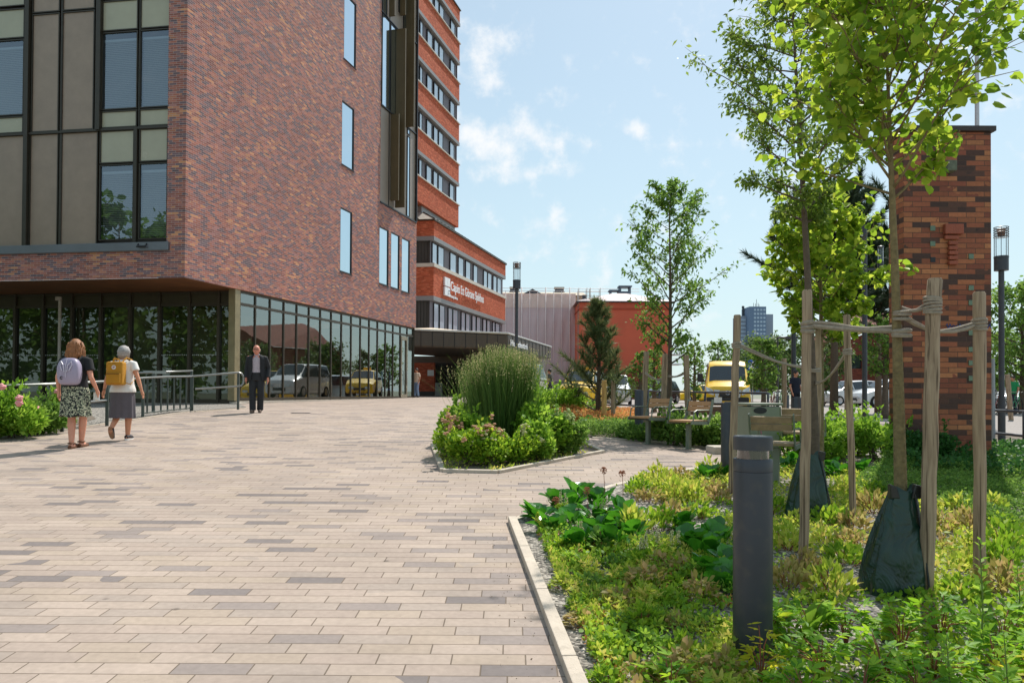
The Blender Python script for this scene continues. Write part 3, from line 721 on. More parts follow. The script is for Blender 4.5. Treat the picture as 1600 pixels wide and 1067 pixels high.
# tower
T0 = dp(718, 100, 66); FT = Fr((T0.x, T0.y), FW.u); FT.n = FW.n.copy(); Ln = -14.5
T = lambda py: FT.hit(718, py)[1]
FTe = Fr((T0.x, T0.y), FL.u)
sills = [17, 69.5, 132.5, 196, 259.7, 323]; 
tw_panes = [(FT.hit(a, 150, -.2)[0], FT.hit(b, 150, -.2)[0]) for a, b in ((644, 651), (655.5, 660), (667, 675), (678, 684.5), (685.8, 692.5), (703.5, 710))]
for i, s0 in enumerate(sills):
    z1 = T(s0); z0 = z1 - (1.15 if i == 0 else 1.62 if i < 5 else 1.95)
    m1 = MB(); m1.fquad(FT, Ln, 0, z0, z1); m1.fquad(FTe, 0, 12, z0, z1); m1.add([FT.P(Ln, 0, z0), FT.P(0, 0, z0), FT.P(0, -8, z0), FT.P(Ln, -8, z0)], [(0, 1, 2, 3)]); m1.add([FT.P(Ln, 0, z1), FT.P(0, 0, z1), FT.P(0, -8, z1), FT.P(Ln, -8, z1)], [(0, 1, 2, 3)])
    m1.fquad(Fr(FT.P(Ln, 0, 0)[:2], FL.u), 0, 12, z0, z1); m1.build('spandrel', RB, hs, recalc=False)
    m1 = MB(); m1.fbox(FT, Ln, .1, -.3, .1, z1, z1 + .09); m1.build('sill', M_metal_dark if i == 0 else M_sill, hs)
    if i < 5:
        zn = T(sills[i + 1]) + .09
        m1 = MB(); m1.fbox(FT, Ln, .05, -.3, .04, z0 - .28, z0 - .002); m1.build('fascia_band', M_band, hs)
        m1 = MB(); m1.fquad(FT, Ln, -.15, zn, z0 - .28, -.28); m1.fquad(FTe, .2, 12, zn, z0 - .28, 0); m1.build('window_band_panel', M_panel, hs)
        for a, b in tw_panes:
            t = .06; wn = MB(); c, d = zn + .05, z0 - .45
            for q in ((a, a + t, c, d), (b - t, b, c, d), (a + t, b - t, c, c + t), (a + t, b - t, d - t, d)): wn.fbox(FT, q[0], q[1], -.27, -.17, q[2], q[3])
            wn = wn.build('window', M_black, hs); MB().fquad(FT, a + t, b - t, c + t, d - t, -.2).build('pane', M_pane_sky, wn, recalc=False)
z_tb = T(323) - 1.95
# sloping roof between tower and wing
m1 = MB(); a0 = FW.P(-.1, .1, z_e + .12); b0 = FW.P(uW + .1, .1, z_e + .12); a1 = FW.P(.9, -1.25, z_e + .92); b1 = FW.P(uW - 1.2, -1.25, z_e + .92)
c0 = FB.P(9, .1, z_e + .12); c1 = FB.P(9, -1.25, z_e + .92); d0 = Fr(FW.P(uW + .1, 0, 0)[:2], FL.u).P(9, 0, z_e + .12)
m1.add([a0, b0, b1, a1], [(0, 1, 2, 3)]); m1.add([a0, a1, c1, c0], [(0, 1, 2, 3)]); m1.add([b0, d0, b1], [(0, 1, 2)]); m1.build('sloping_roof', mat('standing seam metal', srgb(190, 186, 176), .5, .4, .12, .8), hs)
sm = MB()
for k in range(26):
    t = k / 25; p = a0.lerp(b0, t); q = a1.lerp(b1, t); sm.tube([p + Vector((0, 0, .03)), q + Vector((0, 0, .03))], .035, 5)
for k in range(8):
    t = k / 7; p = a0.lerp(c0, t); q = a1.lerp(c1, t); sm.tube([p + Vector((0, 0, .03)), q + Vector((0, 0, .03))], .035, 5)
sm.build('roof_seam', M_metal_dark, hs)
MB().fbox(FW, .9, FT.P(0, 0, 0).xy.__sub__(FW.o).dot(FW.u) - .3, -3.2, -1.4, z_e + .5, z_tb + .02).build('tower_base', M_band, hs)
# canopy
CA, CB, CC = dp(640, 514, 45.3), dp(794, 519.4, 48), dp(861.5, 544, 62)
zc1, zc0 = CAMZ + 3.86, CAMZ + 2.72
poly = [CA[:2], CB[:2], CC[:2], (CC.x - 5, CC.y + 2.5), FW.P(-2, -.5, 0)[:2], (-13, 50)]
MB().prism(poly, zc0, zc1 - .12).build('canopy', mat('dark bronze fascia', srgb(84, 74, 64), .5, .2, .12, .6), hs, bevel=.12)
MB().prism([(Vector(p) + (Vector(p) - Vector((-4, 54))).normalized() * .08)[:] for p in poly], zc1 - .118, zc1).build('canopy_edge', mat('pale canopy edge', srgb(200, 200, 196), .5, .2), hs, bevel=.04)
sk = MB(); q0 = Vector((CA.x, CA.y, zc1)); q1 = Vector((CB.x - .3, CB.y + .3, zc1)); r0 = Vector((CA.x + 1, CA.y + 3.5, zc1 + .35)); r1 = Vector((CB.x - 1.8, CB.y + 4, zc1 + .3)); q2 = Vector((CC.x - .4, CC.y - .4, zc1)); r2 = FW.P(uW, .1, zc1 + .25)
sk.add([q0, q1, r1, r0], [(0, 1, 2, 3)]); sk.add([q1, q2, r2, r1], [(0, 1, 2, 3)]); sk.build('canopy_roof', mat('tan metal roof', srgb(196, 180, 158), .6, .2), hs)
dC = (CB - CA); 
for k in range(1, 9):
    p = CA.lerp(CB, k / 9); MB().box((p.x, p.y - .01, (zc0 + zc1) / 2 - .05), (.03, .03, zc1 - zc0 - .2)).build('fascia_joint', M_black, hs)
for k in range(1, 12):
    p = CB.lerp(CC, k / 12); MB().box((p.x + .01, p.y, (zc0 + zc1) / 2 - .05), (.03, .03, zc1 - zc0 - .2)).build('fascia_joint', M_black, hs)
cl = MB(); cb = CB.lerp(CC, .12); 
for k in (.1, .5, .85):
    p = CB.lerp(CC, k); MB().tube([(p.x - .6, p.y, G(p.x, p.y)), (p.x - .6, p.y, zc0)], .16, 12).build('canopy_column', M_concrete, hs)
# back wall below the canopy
FK = Fr((W0.x, W0.y), FL.u); FK.n = FL.n.copy()
x679 = FK.hit(679, 600)[0]; zg = G(-5, 57)
MB().fbox(FK, FK.hit(678.5, 600)[0], 9, -.3, 0.05, zg + .35, FK.hit(665, 567)[1]).build('entrance_wall', RB, hs)
MB().fbox(FK, FK.hit(678.5, 600)[0], 9, -.3, .08, zg - .2, zg + .35).build('wall_base', M_ribbed, hs)
MB().fbox(FK, -4.3, 9, -.35, -.0, FK.hit(665, 567)[1], zc0).build('entrance_lintel', mat('brown lintel sheet', srgb(98, 84, 72), .6, .1), hs)
FD = Fr((W0.x, W0.y), FL.u); FD.n = FL.n.copy()
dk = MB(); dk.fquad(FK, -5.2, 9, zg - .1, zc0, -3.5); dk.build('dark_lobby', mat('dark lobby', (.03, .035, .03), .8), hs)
for k in range(6):
    a = x679 - .06 - k * .95
    f = MB(); 
    for q in ((a - .9, a - .82, zg, zg + 2.4), (a - .08, a, zg, zg + 2.4), (a - .82, a - .08, zg, zg + .12), (a - .82, a - .08, zg + 2.3, zg + 2.4)): f.fbox(FK, q[0], q[1], -.25, -.17, q[2], q[3])
    f = f.build('door', M_black, hs); MB().fquad(FK, a - .82, a - .08, zg + .12, zg + 2.3, -.2).build('pane', glassmat('entrance glass', (.3, .36, .32), .06, (.7, .8, .76)), f, recalc=False)
MB().fbox(FK, x679 + .05, x679 + .55, .055, .075, zg + 1.55, zg + 2.0).build('notice', M_white, hs)
# lettering
def text(s, F, u0, u1, zb, cap, w, m, parent, name='sign_lettering', depth=.05, bold=0):
    cu = bpy.data.curves.new('t', 'FONT'); cu.body = s; cu.extrude = .02; cu.offset = bold; cu.size = 1
    o = bpy.data.objects.new('t', cu); COL.objects.link(o); dg = bpy.context.evaluated_depsgraph_get()
    me = bpy.data.meshes.new_from_object(o.evaluated_get(dg)); bpy.data.objects.remove(o)
    co = np.empty(len(me.vertices) * 3, 'f'); me.vertices.foreach_get('co', co); co = co.reshape(-1, 3)
    x0, x1 = co[:, 0].min(), co[:, 0].max()
    mb = MB(); vs = [F.P(u0 + (c[0] - x0) / (x1 - x0) * (u1 - u0), w + c[2] / .02 * depth / 2, zb + c[1] / .72 * cap) for c in co]
    mb.add(vs, [tuple(p.vertices) for p in me.polygons]); bpy.data.meshes.remove(me)
    return mb.build(name, m, parent, recalc=False)
M_sign = mat('white sign letters', (.85, .86, .88), .4, 0, .01)
zt = lambda px, py: FW.hit(px, py, .12)[1]; ut = lambda px: FW.hit(px, 460, .12)[0]
ua, ub = ut(694.8), ut(702.6); za, zb = zt(695, 461), zt(695, 432.5); um, zm = (ua + ub) / 2, (za + zb) / 2
for q in ((ua, um - .02, za, zm - .05), (um + .02, ub, za, zm - .05), (ua, um - .02, zm + .05, zb), (um + .02, ub, zm + .05, zb)): MB().fbox(FW, q[0], q[1], .02, .16, q[2], q[3]).build('logo_panel', M_sign, hs)
lg = MB(); lg.fbox(FW, um - .02 + .45 * (ub - um), um + .02 + .62 * (ub - um), .161, .17, za + .15, zm - .5); lg.lathe([(.12, -.02), (.12, .02)], FW.P(um + .55 * (ub - um), .165, zm - .28), 12); lg.build('logo_figure', mat('sign blue grey', srgb(120, 140, 170), .5), hs)
text('Capio', FW, ut(703.8), ut(718), zt(704, 453.5), .78, .14, M_sign, hs, bold=.006)
text('S:t Görans Sjukhus', FW, ut(719.5), ut(755.3), zt(704, 453.5), .78, .14, M_sign, hs, bold=.002)
text('Akutsjukhus', FW, ut(702.8), ut(715.5), zt(703, 464.3), .26, .1, M_sign, hs)
FC = Fr(CB[:2], (CC - CB)[:2])
if FC.n.x < 0: FC.n = -FC.n
text('Huvudentré', FC, FC.hit(796.5, 540)[0], FC.hit(823, 540)[0], FC.hit(810, 543)[1], .42, .05, M_sign, hs, bold=.008)

# ------------------------------------------------------------ far buildings
def faraway(px0, px1, d, ang=0):
    a = dp(px0, 600, d); b = dp(px1, 600, d); return Fr(a[:2], (b.x - a.x, (b.y - a.y) + ang)), (b.x - a.x)
# wrapped house
M_stucco = mat('pale stucco', srgb(190, 170, 150), .9, 0, .06, .3); M_roof = mat('sheet roof', srgb(176, 160, 138), .7, .1, .1, .6); M_dkroof = mat('dark slate sheet', srgb(74, 78, 84), .6, .2)
FH, Lh = faraway(770, 912, 98)
H_ = lambda py, px=850: FH.hit(px, py)[1]
if FH.n.y > 0: FH.n = -FH.n
p0 = FH.P(0, 0, 0); hb_ = thing('wrapped_building', 'long stone house with chimneys, its front hidden behind mauve sheeting', 'building', (p0.x, p0.y, G(p0.x, p0.y)))
MB().fbox(FH, 0, Lh, -12, 0, 0, H_(462)).build('wall', M_stucco, hb_)
rf = MB(); z1, z2 = H_(462), H_(450.5); rf.add([FH.P(-.3, .5, z1), FH.P(Lh + .3, .5, z1), FH.P(Lh + .3, -4, z2), FH.P(-.3, -4, z2), FH.P(Lh + .3, -8, z2), FH.P(-.3, -8, z2), FH.P(Lh + .3, -12.5, z1), FH.P(-.3, -12.5, z1)], [(0, 1, 2, 3), (3, 2, 4, 5), (5, 4, 6, 7), (1, 6, 4, 2), (0, 3, 5, 7)]); rf = rf.build('roof', M_roof, hb_)
for px in (804, 873.5):
    u = FH.hit(px, 450, -5)[0]; c = MB(); c.fbox(FH, u - .55, u + .55, -5.5, -4.5, z2 - .5, H_(443)); c.fbox(FH, u - .7, u + .7, -5.65, -4.35, H_(443) + .002, H_(441)); c.build('chimney', M_concrete, rf)
    c = MB(); c.add([FH.P(u - .9, -3.4, z2 - .6), FH.P(u + .9, -3.4, z2 - .6), FH.P(u + .6, -4.4, z2 + .5), FH.P(u - .6, -4.4, z2 + .5)], [(0, 1, 2, 3)]); c.build('chimney_saddle', M_dkroof, rf)
u = FH.hit(832, 455)[0]; c = MB(); c.add([FH.P(u - 1.5, .1, z1 + .1), FH.P(u + 1.5, .1, z1 + .1), FH.P(u, .1, z1 + .9), FH.P(u, -3.3, z1 + .9)], [(0, 1, 2), (0, 2, 3), (1, 3, 2)]); c.build('dormer', M_dkroof, rf)
# sheeting on scaffold
sc = thing('sheeted_scaffold', 'mauve mesh sheeting on scaffold poles covering the long house', 'scaffold', (p0.x, p0.y - 1.5, G(p0.x, p0.y)))
M_net = mat('mauve mesh sheeting', srgb(204, 184, 186), .85, 0, .08, .25); M_net2 = mat('pale pink sheeting', srgb(224, 202, 194), .85, 0, .08, .3)
Ls = FH.hit(903, 500, 1.5)[0]
def wavy(F, u0, u1, z0, z1, w, m, nm, par, seed=0):
    rn = random.Random(seed); nu, nz = 60, 22; vs = []
    ph = [rn.uniform(0, 6) for _ in range(6)]
    for j in range(nz + 1):
        for i in range(nu + 1):
            u = u0 + (u1 - u0) * i / nu; z = z0 + (z1 - z0) * j / nz
            o = .05 * math.sin(u * 2.1 + ph[0] + z) + .05 * math.sin(u * 5.3 + ph[1] - z * .7) + .06 * abs(math.sin(z * 1.57)) + rn.uniform(-.015, .015)
            vs.append(F.P(u, w + o, z))
    m1 = MB(); m1.add(vs, [(j * (nu + 1) + i, j * (nu + 1) + i + 1, (j + 1) * (nu + 1) + i + 1, (j + 1) * (nu + 1) + i) for j in range(nz) for i in range(nu)], True)
    return m1.build(nm, m, par, recalc=False)
wavy(FH, 0, Ls, 0, H_(483), 1.5, M_net, 'sheeting', sc, 1); wavy(FH, .2, Ls - .3, H_(482.8), H_(461), 1.45, M_net2, 'sheeting', sc, 2)
pl = MB()
k = 0
while FH.hit(0, 0)[0] or True:
    u = .6 + k * 1.05
    if u > Ls: break
    pl.tube([FH.P(u, 1.72, 0), FH.P(u, 1.72, H_(458 if k % 3 else 452))], .045 if k % 3 else .07, 5); k += 1
for py in (453.5, 457.5): pl.tube([FH.P(0, 1.7, H_(py)), FH.P(Ls + 8, 1.7, H_(py))], .035, 5)
pl.build('pole', mat('pale scaffold tube', srgb(228, 212, 208), .5, .1), sc)
# open scaffold tower at the corner
st_ = dp(905, 600, 92); so = thing('scaffold_tower', 'open scaffold tower with orange decks between sheeting and red house', 'scaffold', (st_.x, st_.y, G(st_.x, st_.y)))
FS = Fr(st_[:2], (1, 0)); FS.n = Vector((0, -1)); Q = lambda py: FS.hit(910, py)[1]; wS = FS.hit(936, 500)[0]; pl = MB()
for u in (-.2, .8, 1.2, wS * .5, wS): 
    for w in (0, 1.2): pl.tube([FS.P(u, w, 0), FS.P(u, w, Q(452))], .04, 5)
for py in (458, 464, 469, 488, 494, 511, 517, 534, 541, 560): pl.tube([FS.P(-.2, 1.22, Q(py)), FS.P(wS, 1.22, Q(py))], .025, 5)
pl.build('pole', mat('scaffold steel', srgb(150, 140, 134), .5, .4), so)
for py in (476, 500.5, 523.5, 547): MB().fbox(FS, -.25, wS if py < 480 else 1.6, .02, 1.18, Q(py) - .22, Q(py)).build('deck', mat('orange deck', srgb(214, 128, 60), .7), so)
for py0, py1 in ((500, 476), (523, 500), (547, 523)): MB().hexa([FS.P(.9, .5, Q(py0)), FS.P(1.3, .5, Q(py0)), FS.P(1.3, .6, Q(py0)), FS.P(.9, .6, Q(py0)), FS.P(.9, 1.1, Q(py1)), FS.P(1.3, 1.1, Q(py1)), FS.P(1.3, 1.18, Q(py1)), FS.P(.9, 1.18, Q(py1))]).build('ladder', M_dkroof, so)
# red rendered house
FX, Lx = faraway(905, 1047, 90); 
if FX.n.y > 0: FX.n = -FX.n
X_ = lambda py, px=980: FX.hit(px, py)[1]
p0 = FX.P(0, 0, 0); rh = thing('red_house', 'red rendered house gable with hipped grey roof and roof vents', 'building', (p0.x, p0.y, G(p0.x, p0.y)))
M_red = mat('red render', srgb(206, 100, 74), .9, 0, .08, .35, .2, 3)
MB().fbox(FX, 0, Lx, -14, 0, 0, X_(471.5)).build('wall', M_red, rh)
MB().fbox(FX, -.06, Lx + .06, -14.06, .06, 0, X_(578)).build('wall_base', mat('dark red base', srgb(140, 62, 48), .9), rh)
MB().fbox(FX, -.1, Lx + .1, -14.1, .1, X_(484), X_(482)).build('cornice', mat('cornice red', srgb(170, 74, 50), .9), rh)
z1, z2 = X_(471), X_(451); r = MB(); a, b, c_, d = FX.P(-.4, .4, z1), FX.P(Lx + .4, .4, z1), FX.P(Lx + .4, -14.4, z1), FX.P(-.4, -14.4, z1); e, f = FX.P(Lx * .42, -4.5, z2), FX.P(Lx * .5, -9, z2)
e2 = FX.P(Lx * .58, -4.5, z2)
r.add([a, b, c_, d, e, e2, f], [(0, 1, 5, 4), (1, 2, 6, 5), (2, 3, 6), (3, 0, 4, 6), (4, 5, 6)]); r = r.build('roof', mat('mauve sheet roof', srgb(176, 164, 164), .6, .2, .05, .5), rh)
MB().fbox(FX, -.42, Lx + .42, -.1, .44, z1 - .14, z1 - .002).build('eave', M_dkroof, rh)
for px, py0, py1, hw in ((960.5, 453, 443, .62), (976.5, 452, 436, .72)):
    u = FX.hit(px, 445, -6)[0]; zz0, zz1 = X_(py0) - .6, X_(py1); v = MB()
    v.fbox(FX, u - hw, u + hw, -7, -5.6, zz0, zz1 - .75)
    for du in (-hw, hw - .18): v.fbox(FX, u + du, u + du + .18, -7, -5.6, zz1 - .748, zz1 - .15)
    v.fbox(FX, u - hw - .15, u + hw + .15, -7.1, -5.5, zz1 - .148, zz1); v.build('roof_vent', mat('blue grey vent', srgb(104, 116, 132), .6, .2), r)
MB().fbox(FX, .6, 1.1, -3, -2.5, z1 - .3, z1 + 1.1).build('chimney', M_dkroof, r)
bc = MB()
for py in (552, 567.5): bc.fbox(FX, Lx + .05, Lx + 1.7, -3.5, -.4, X_(py) - .12, X_(py)); 
for k in range(12): u = Lx + .15 + k * .14; bc.fbox(FX, u, u + .03, -.45, -.41, X_(552), X_(543)); bc.fbox(FX, u, u + .03, -.45, -.41, X_(567.5), X_(558))
bc.build('balcony', mat('balcony white steel', srgb(205, 210, 214), .5), rh)
# far tower block
FY, Ly = faraway(1171, 1197, 400); 
if FY.n.y > 0: FY.n = -FY.n
Y_ = lambda py, px=1180: FY.hit(px, py)[1]
p0 = FY.P(0, 0, 0); tb = thing('tower_block', 'distant haze-tinted high-rise with rooftop antennas above the trees', 'building', (p0.x, p0.y, 0))
M_tb = mat('hazed blue cladding', srgb(108, 126, 156), .8, 0, .05, .05); M_tb2 = mat('hazed pale blind', srgb(176, 190, 210), .7, 0, .05, .05); M_tb3 = mat('hazed grey slab', srgb(150, 158, 176), .8, 0, .04, .05)  # aerial haze is put into these bluish tower colours
MB().fbox(FY, 0, Ly, -14, 0, 0, Y_(479)).build('wall', M_tb, tb)
ul = FY.hit(1157, 500, -6)[0]; ur = FY.hit(1208, 500, -6)[0]
MB().fbox(FY, ul, -.01, -20, -6, 0, Y_(492)).build('slab_wing', M_tb3, tb); MB().fbox(FY, Ly + .01, ur, -20, -6, 0, Y_(489)).build('slab_wing', M_tb3, tb)
for k in range(7):
    z = Y_(497 + k * 6.2); MB().fbox(FY, ul - .3, -.3, -6.0, -5.5, z - 1.0, z).build('balcony_band', M_tb2, tb)
for j in range(7):
    for i in range(4):
        u = FY.hit(1178 + i * 4.9, 500)[0]; z = Y_(482.5 + j * 6.2); MB().fbox(FY, u, u + 1.15, .01, .08, z - 1.1, z).build('window', M_tb2, tb)
an = MB()
for px, t in ((1177.5, 472), (1180.5, 473), (1182, 466), (1184.5, 472), (1186, 474)): u = FY.hit(px, 480, -4)[0]; an.tube([FY.P(u, -4, Y_(479)), FY.P(u, -4, Y_(t))], .12, 5)
an.build('antenna', M_dkroof, tb)
c = MB(); u = FY.hit(1161, 490, -9)[0]; c.lathe([(.9, 0), (.6, 1), (.55, 4.5), (.8, 4.6), (.7, 5.8), (.2, 6)], FY.P(u, -9, Y_(492)), 8); c.build('roof_mast', M_dkroof, tb)
# brown brick house behind the trees
FZ, Lz = faraway(1327, 1425, 62)
if FZ.n.y > 0: FZ.n = -FZ.n
Z_ = lambda py, px=1340: FZ.hit(px, py)[1]
p0 = FZ.P(0, 0, 0); bh = thing('brown_brick_house', 'dark red brick house with square black window behind the parked cars', 'building', (p0.x, p0.y, G(p0.x, p0.y)))
BR2 = brickmat('dark red brick', [(0, srgb(128, 62, 48)), (.4, srgb(142, 72, 54)), (.75, srgb(116, 56, 46))], .25, .075, .01, srgb(120, 86, 72), stain=(.3, .15))
zz = Z_(531); mb = MB(); hole = [FZ.hit(1330.5, 565)[0], FZ.hit(1347, 565)[0], Z_(576), Z_(555)]
wall_holes(mb, FZ, 0, Lz, 0, zz, [hole], .25); mb.add([FZ.P(0, 0, zz), FZ.P(Lz, 0, zz), FZ.P(Lz, 0, zz + 2.2), FZ.P(3, 0, zz + 1.2)], [(0, 1, 2, 3)]); mb.add([FZ.P(0, 0, 0), FZ.P(0, -10, 0), FZ.P(0, -10, zz), FZ.P(0, 0, zz)], [(0, 1, 2, 3)]); mb.build('wall', BR2, bh, recalc=False)
MB().fquad(FZ, hole[0], hole[1], hole[2], hole[3], -.2).build('window', M_dark_glass, bh)
MB().add([FZ.P(-.4, .4, zz), FZ.P(3, .4, zz + 1.3), FZ.P(3, -9, zz + 2.6), FZ.P(-.4, -9, zz)], [(0, 1, 2, 3)]).add([FZ.P(3, .4, zz + 1.3), FZ.P(Lz, .4, zz + 2.3), FZ.P(Lz, -9, zz + 3.4), FZ.P(3, -9, zz + 2.6)], [(0, 1, 2, 3)]).build('roof', BR2, bh)
# low flat building at the right edge
FV, Lv = faraway(1545, 1760, 60)
if FV.n.y > 0: FV.n = -FV.n
V_ = lambda py, px=1580: FV.hit(px, py)[1]
p0 = FV.P(0, 0, 0); lb = thing('low_building', 'low flat-roofed shop building beyond the bicycles at the right edge', 'building', (p0.x, p0.y, G(p0.x, p0.y)))
MB().fbox(FV, 0, Lv, -8, -1.0, 0, V_(604)).build('wall', mat('shop wall', srgb(170, 160, 150), .9), lb)
MB().fbox(FV, -.5, Lv, -8, .4, V_(603.5), V_(596)).build('roof', mat('flat roof edge', srgb(128, 116, 108), .7), lb)
for k in range(8):
    f = MB().fbox(FV, .5 + k * 1.4, 1.6 + k * 1.4, -1.0, -.93, .9, V_(608)); f.build('window', M_dark_glass if k % 2 else mat('white shutter', (.7, .7, .68), .6), lb)
# ============================================================ vegetation
RNG = np.random.default_rng(7)
def nrm(a): return a / (np.linalg.norm(a, axis=-1, keepdims=True) + 1e-9)
def orient(d, up):
    y = nrm(d); x = nrm(np.cross(y, up)); z = np.cross(x, y); return np.stack([x, y, z], -1)
def tmpl(kind):
    if kind == 'heart':      # broad pointed leaf folded along the midrib
        a = [(0, 0, 0), (.0, .55, -.06), (0, 1.08, .05)]; r = [(.26, -.04, .04), (.46, .22, .10), (.44, .52, .10), (.24, .82, .06)]
        V = a + r + [(-x, y, z) for x, y, z in r]; F = [(0, 3, 4, 5, 1), (1, 5, 6, 2, 2), (0, 1, 9, 8, 7), (1, 2, 10, 9, 9)]
        F = [(0, 3, 4, 1), (1, 4, 5, 6), (1, 6, 2, 2), (0, 1, 8, 7), (1, 10, 9, 8), (1, 2, 10, 10)]
        F = [(0, 3, 4, 1), (1, 4, 5, 6), (0, 1, 8, 7), (1, 10, 9, 8)]; V = [(0, 0, 0), (0, .6, -.05), (0, 1.05, 0)] + r + [(-x, y, z) for x, y, z in r]
        F = [(0, 3, 4, 1), (1, 4, 5, 6), (1, 6, 2, 1), (0, 1, 8, 7), (1, 10, 9, 8), (1, 2, 10, 1)]
        # quads only: outer ring joined at the midrib
        F = [(0, 3, 4, 1), (1, 4, 5, 2), (0, 1, 8, 7), (1, 2, 9, 8)]
        V = [(0, 0, 0), (0, .5, -.07), (0, 1.05, -.02), (.26, -.05, .04), (.47, .3, .07), (.33, .72, .05), (0, 0, 0), (-.26, -.05, .04), (-.47, .3, .07), (-.33, .72, .05)]
    elif kind == 'slim':
        V = [(0, 0, 0), (.2, .4, .05), (0, 1, -.03), (-.2, .4, .05), (0, .45, -.02)]; F = [(0, 1, 4, 4), (1, 2, 4, 4)]
        V = [(0, 0, 0), (.24, .42, .04), (0, 1, -.04), (-.24, .42, .04)]; F = [(0, 1, 2, 3)]
    elif kind == 'oval':
        V = [(0, 0, 0), (.28, .3, .05), (.3, .65, .04), (0, 1, -.05), (0, .45, -.03), (-.3, .65, .04), (-.28, .3, .05)]; F = [(0, 1, 2, 4), (4, 2, 3, 5), (0, 4, 5, 6)]
    elif kind == 'paddle':   # big glossy bergenia leaf, cupped
        V = []; F = []
        prof = [(0, .04, 0), (.15, .1, .02), (.35, .32, .03), (.6, .43, .0), (.82, .34, -.06), (1.0, .05, -.12)]
        for y, w, z in prof: V += [(-w, y, z + w * .28), (-w * .5, y, z + .03 * w), (0, y, z - .02), (w * .5, y, z + .03 * w), (w, y, z + w * .28)]
        for i in range(5):
            for k in range(4): a = i * 5 + k; F.append((a, a + 1, a + 6, a + 5))
    elif kind == 'lobed':    # three-lobed leaf
        V = [(0, 0, 0)]; F = []
        for ang, L_ in ((-.95, .72), (0, 1.0), (.95, .72)):
            c, s = math.cos(ang), math.sin(ang); R = lambda x, y: (x * c + y * s, -x * s + y * c)
            k = len(V)
            for x, y, z in ((.17, .40, .03), (.13, .74, .02), (0, 1., -.03), (-.13, .74, .02), (-.17, .40, .03), (0, .5, -.03)): q = R(x * L_, y * L_); V.append((q[0], q[1], z))
            F += [(0, k, k + 5, k + 4), (k, k + 1, k + 2, k + 5), (k + 5, k + 2, k + 3, k + 4)]
    return np.array(V, 'f'), np.array(F, 'i')
TM = {k: tmpl(k) for k in ('heart', 'slim', 'oval', 'paddle', 'lobed')}
def leaves(name, lk_, pos, d, up, size, m, parent=None, off=(0, 0, 0), smooth=False, **kw):
    V, F = TM[lk_]; n = len(pos)
    size = np.broadcast_to(np.asarray(size, 'f'), (n,))
    R = orient(np.asarray(d, 'f'), np.asarray(up, 'f'))
    P = np.einsum('nij,kj->nki', R, V) * size[:, None, None] + (np.asarray(pos, 'f') - np.asarray(off, 'f'))[:, None, :]
    nv = len(V); A = (F[None] + (np.arange(n) * nv)[:, None, None]).reshape(-1, F.shape[1])
    return rawmesh(name, P.reshape(-1, 3), A, m, parent, smooth, **kw)
def rawmesh(name, P, A, m, parent=None, smooth=False, label=None, cat=None, group=None, kind=None):
    me = bpy.data.meshes.new(name); k = A.shape[1]
    me.vertices.add(len(P)); me.vertices.foreach_set('co', np.ascontiguousarray(P, 'f').ravel())
    me.loops.add(A.size); me.loops.foreach_set('vertex_index', np.ascontiguousarray(A, 'i').ravel())
    me.polygons.add(len(A)); me.polygons.foreach_set('loop_start', np.arange(0, A.size, k, dtype='i'))
    if smooth: me.polygons.foreach_set('use_smooth', np.ones(len(A), bool))
    me.update(calc_edges=True); me.validate()
    me.materials.append(m); o = bpy.data.objects.new(name, me); COL.objects.link(o)
    if parent is not None: o.parent = parent
    return tag(o, label, cat, group, kind)
def rdir(n, up=.0, rng=RNG):
    v = nrm(rng.normal(size=(n, 3))); v[:, 2] += up; return nrm(v)

g_ = lambda *a: (srgb(*a)[:3])
L_LIME = leafmat('lime leaf', [g_(80, 112, 34), g_(102, 136, 38), g_(126, 156, 46), g_(156, 176, 58), g_(178, 190, 76)], .5)
L_DARK = leafmat('dark small leaf', [g_(74, 98, 38), g_(94, 122, 48), g_(114, 142, 56), g_(142, 160, 72)], .38)
L_MID = leafmat('mid green leaf', [g_(71, 105, 43), g_(97, 133, 56), g_(127, 157, 73)], .42, .6, .2)
L_HEDGE = leafmat('bright hedge leaf', [g_(90, 131, 38), g_(116, 157, 49), g_(153, 183, 71)], .42)
L_DEEP = leafmat('deep green leaf', [g_(38, 78, 34), g_(52, 98, 42), g_(70, 114, 52)], .32)
L_YEL = leafmat('yellow green leaf', [g_(108, 142, 40), g_(146, 169, 56), g_(185, 194, 81), g_(201, 178, 103)], .4)
L_RUST = leafmat('orange rust leaf', [g_(178, 117, 65), g_(205, 142, 86), g_(195, 157, 88), g_(157, 157, 73)], .35)
L_BERG = leafmat('glossy broad leaf', [g_(36, 92, 22), g_(52, 118, 26), g_(78, 148, 34)], .3, .22, .6)
L_PINE = leafmat('pine needle', [g_(62, 82, 52), g_(88, 104, 64), g_(126, 128, 84)], .3, .6)
L_FAR = leafmat('far foliage', [g_(66, 92, 48), g_(86, 112, 58), g_(108, 130, 72)], .3)
L_GRASS = leafmat('reed grass blade', [g_(57, 92, 39), g_(83, 116, 52), g_(112, 136, 68)], .35, .5)
L_PLUME = leafmat('grass plume', [g_(120, 130, 84), g_(160, 156, 110), g_(182, 170, 128)], .35, .8)
M_bark = mat('lichen bark', srgb(128, 112, 76), .95, 0, .35, 30, 1, 60, dirt=.4)
M_bark2 = mat('grey brown bark', srgb(98, 84, 70), .95, 0, .3, 20, .8, 50)
M_twig = mat('green brown twig', srgb(98, 92, 52), .8, 0, .2, 10)
M_stem = mat('plant stem', srgb(110, 124, 60), .7, 0, .2, 10)
M_stemr = mat('red stem', srgb(150, 84, 62), .7, 0, .2, 10)

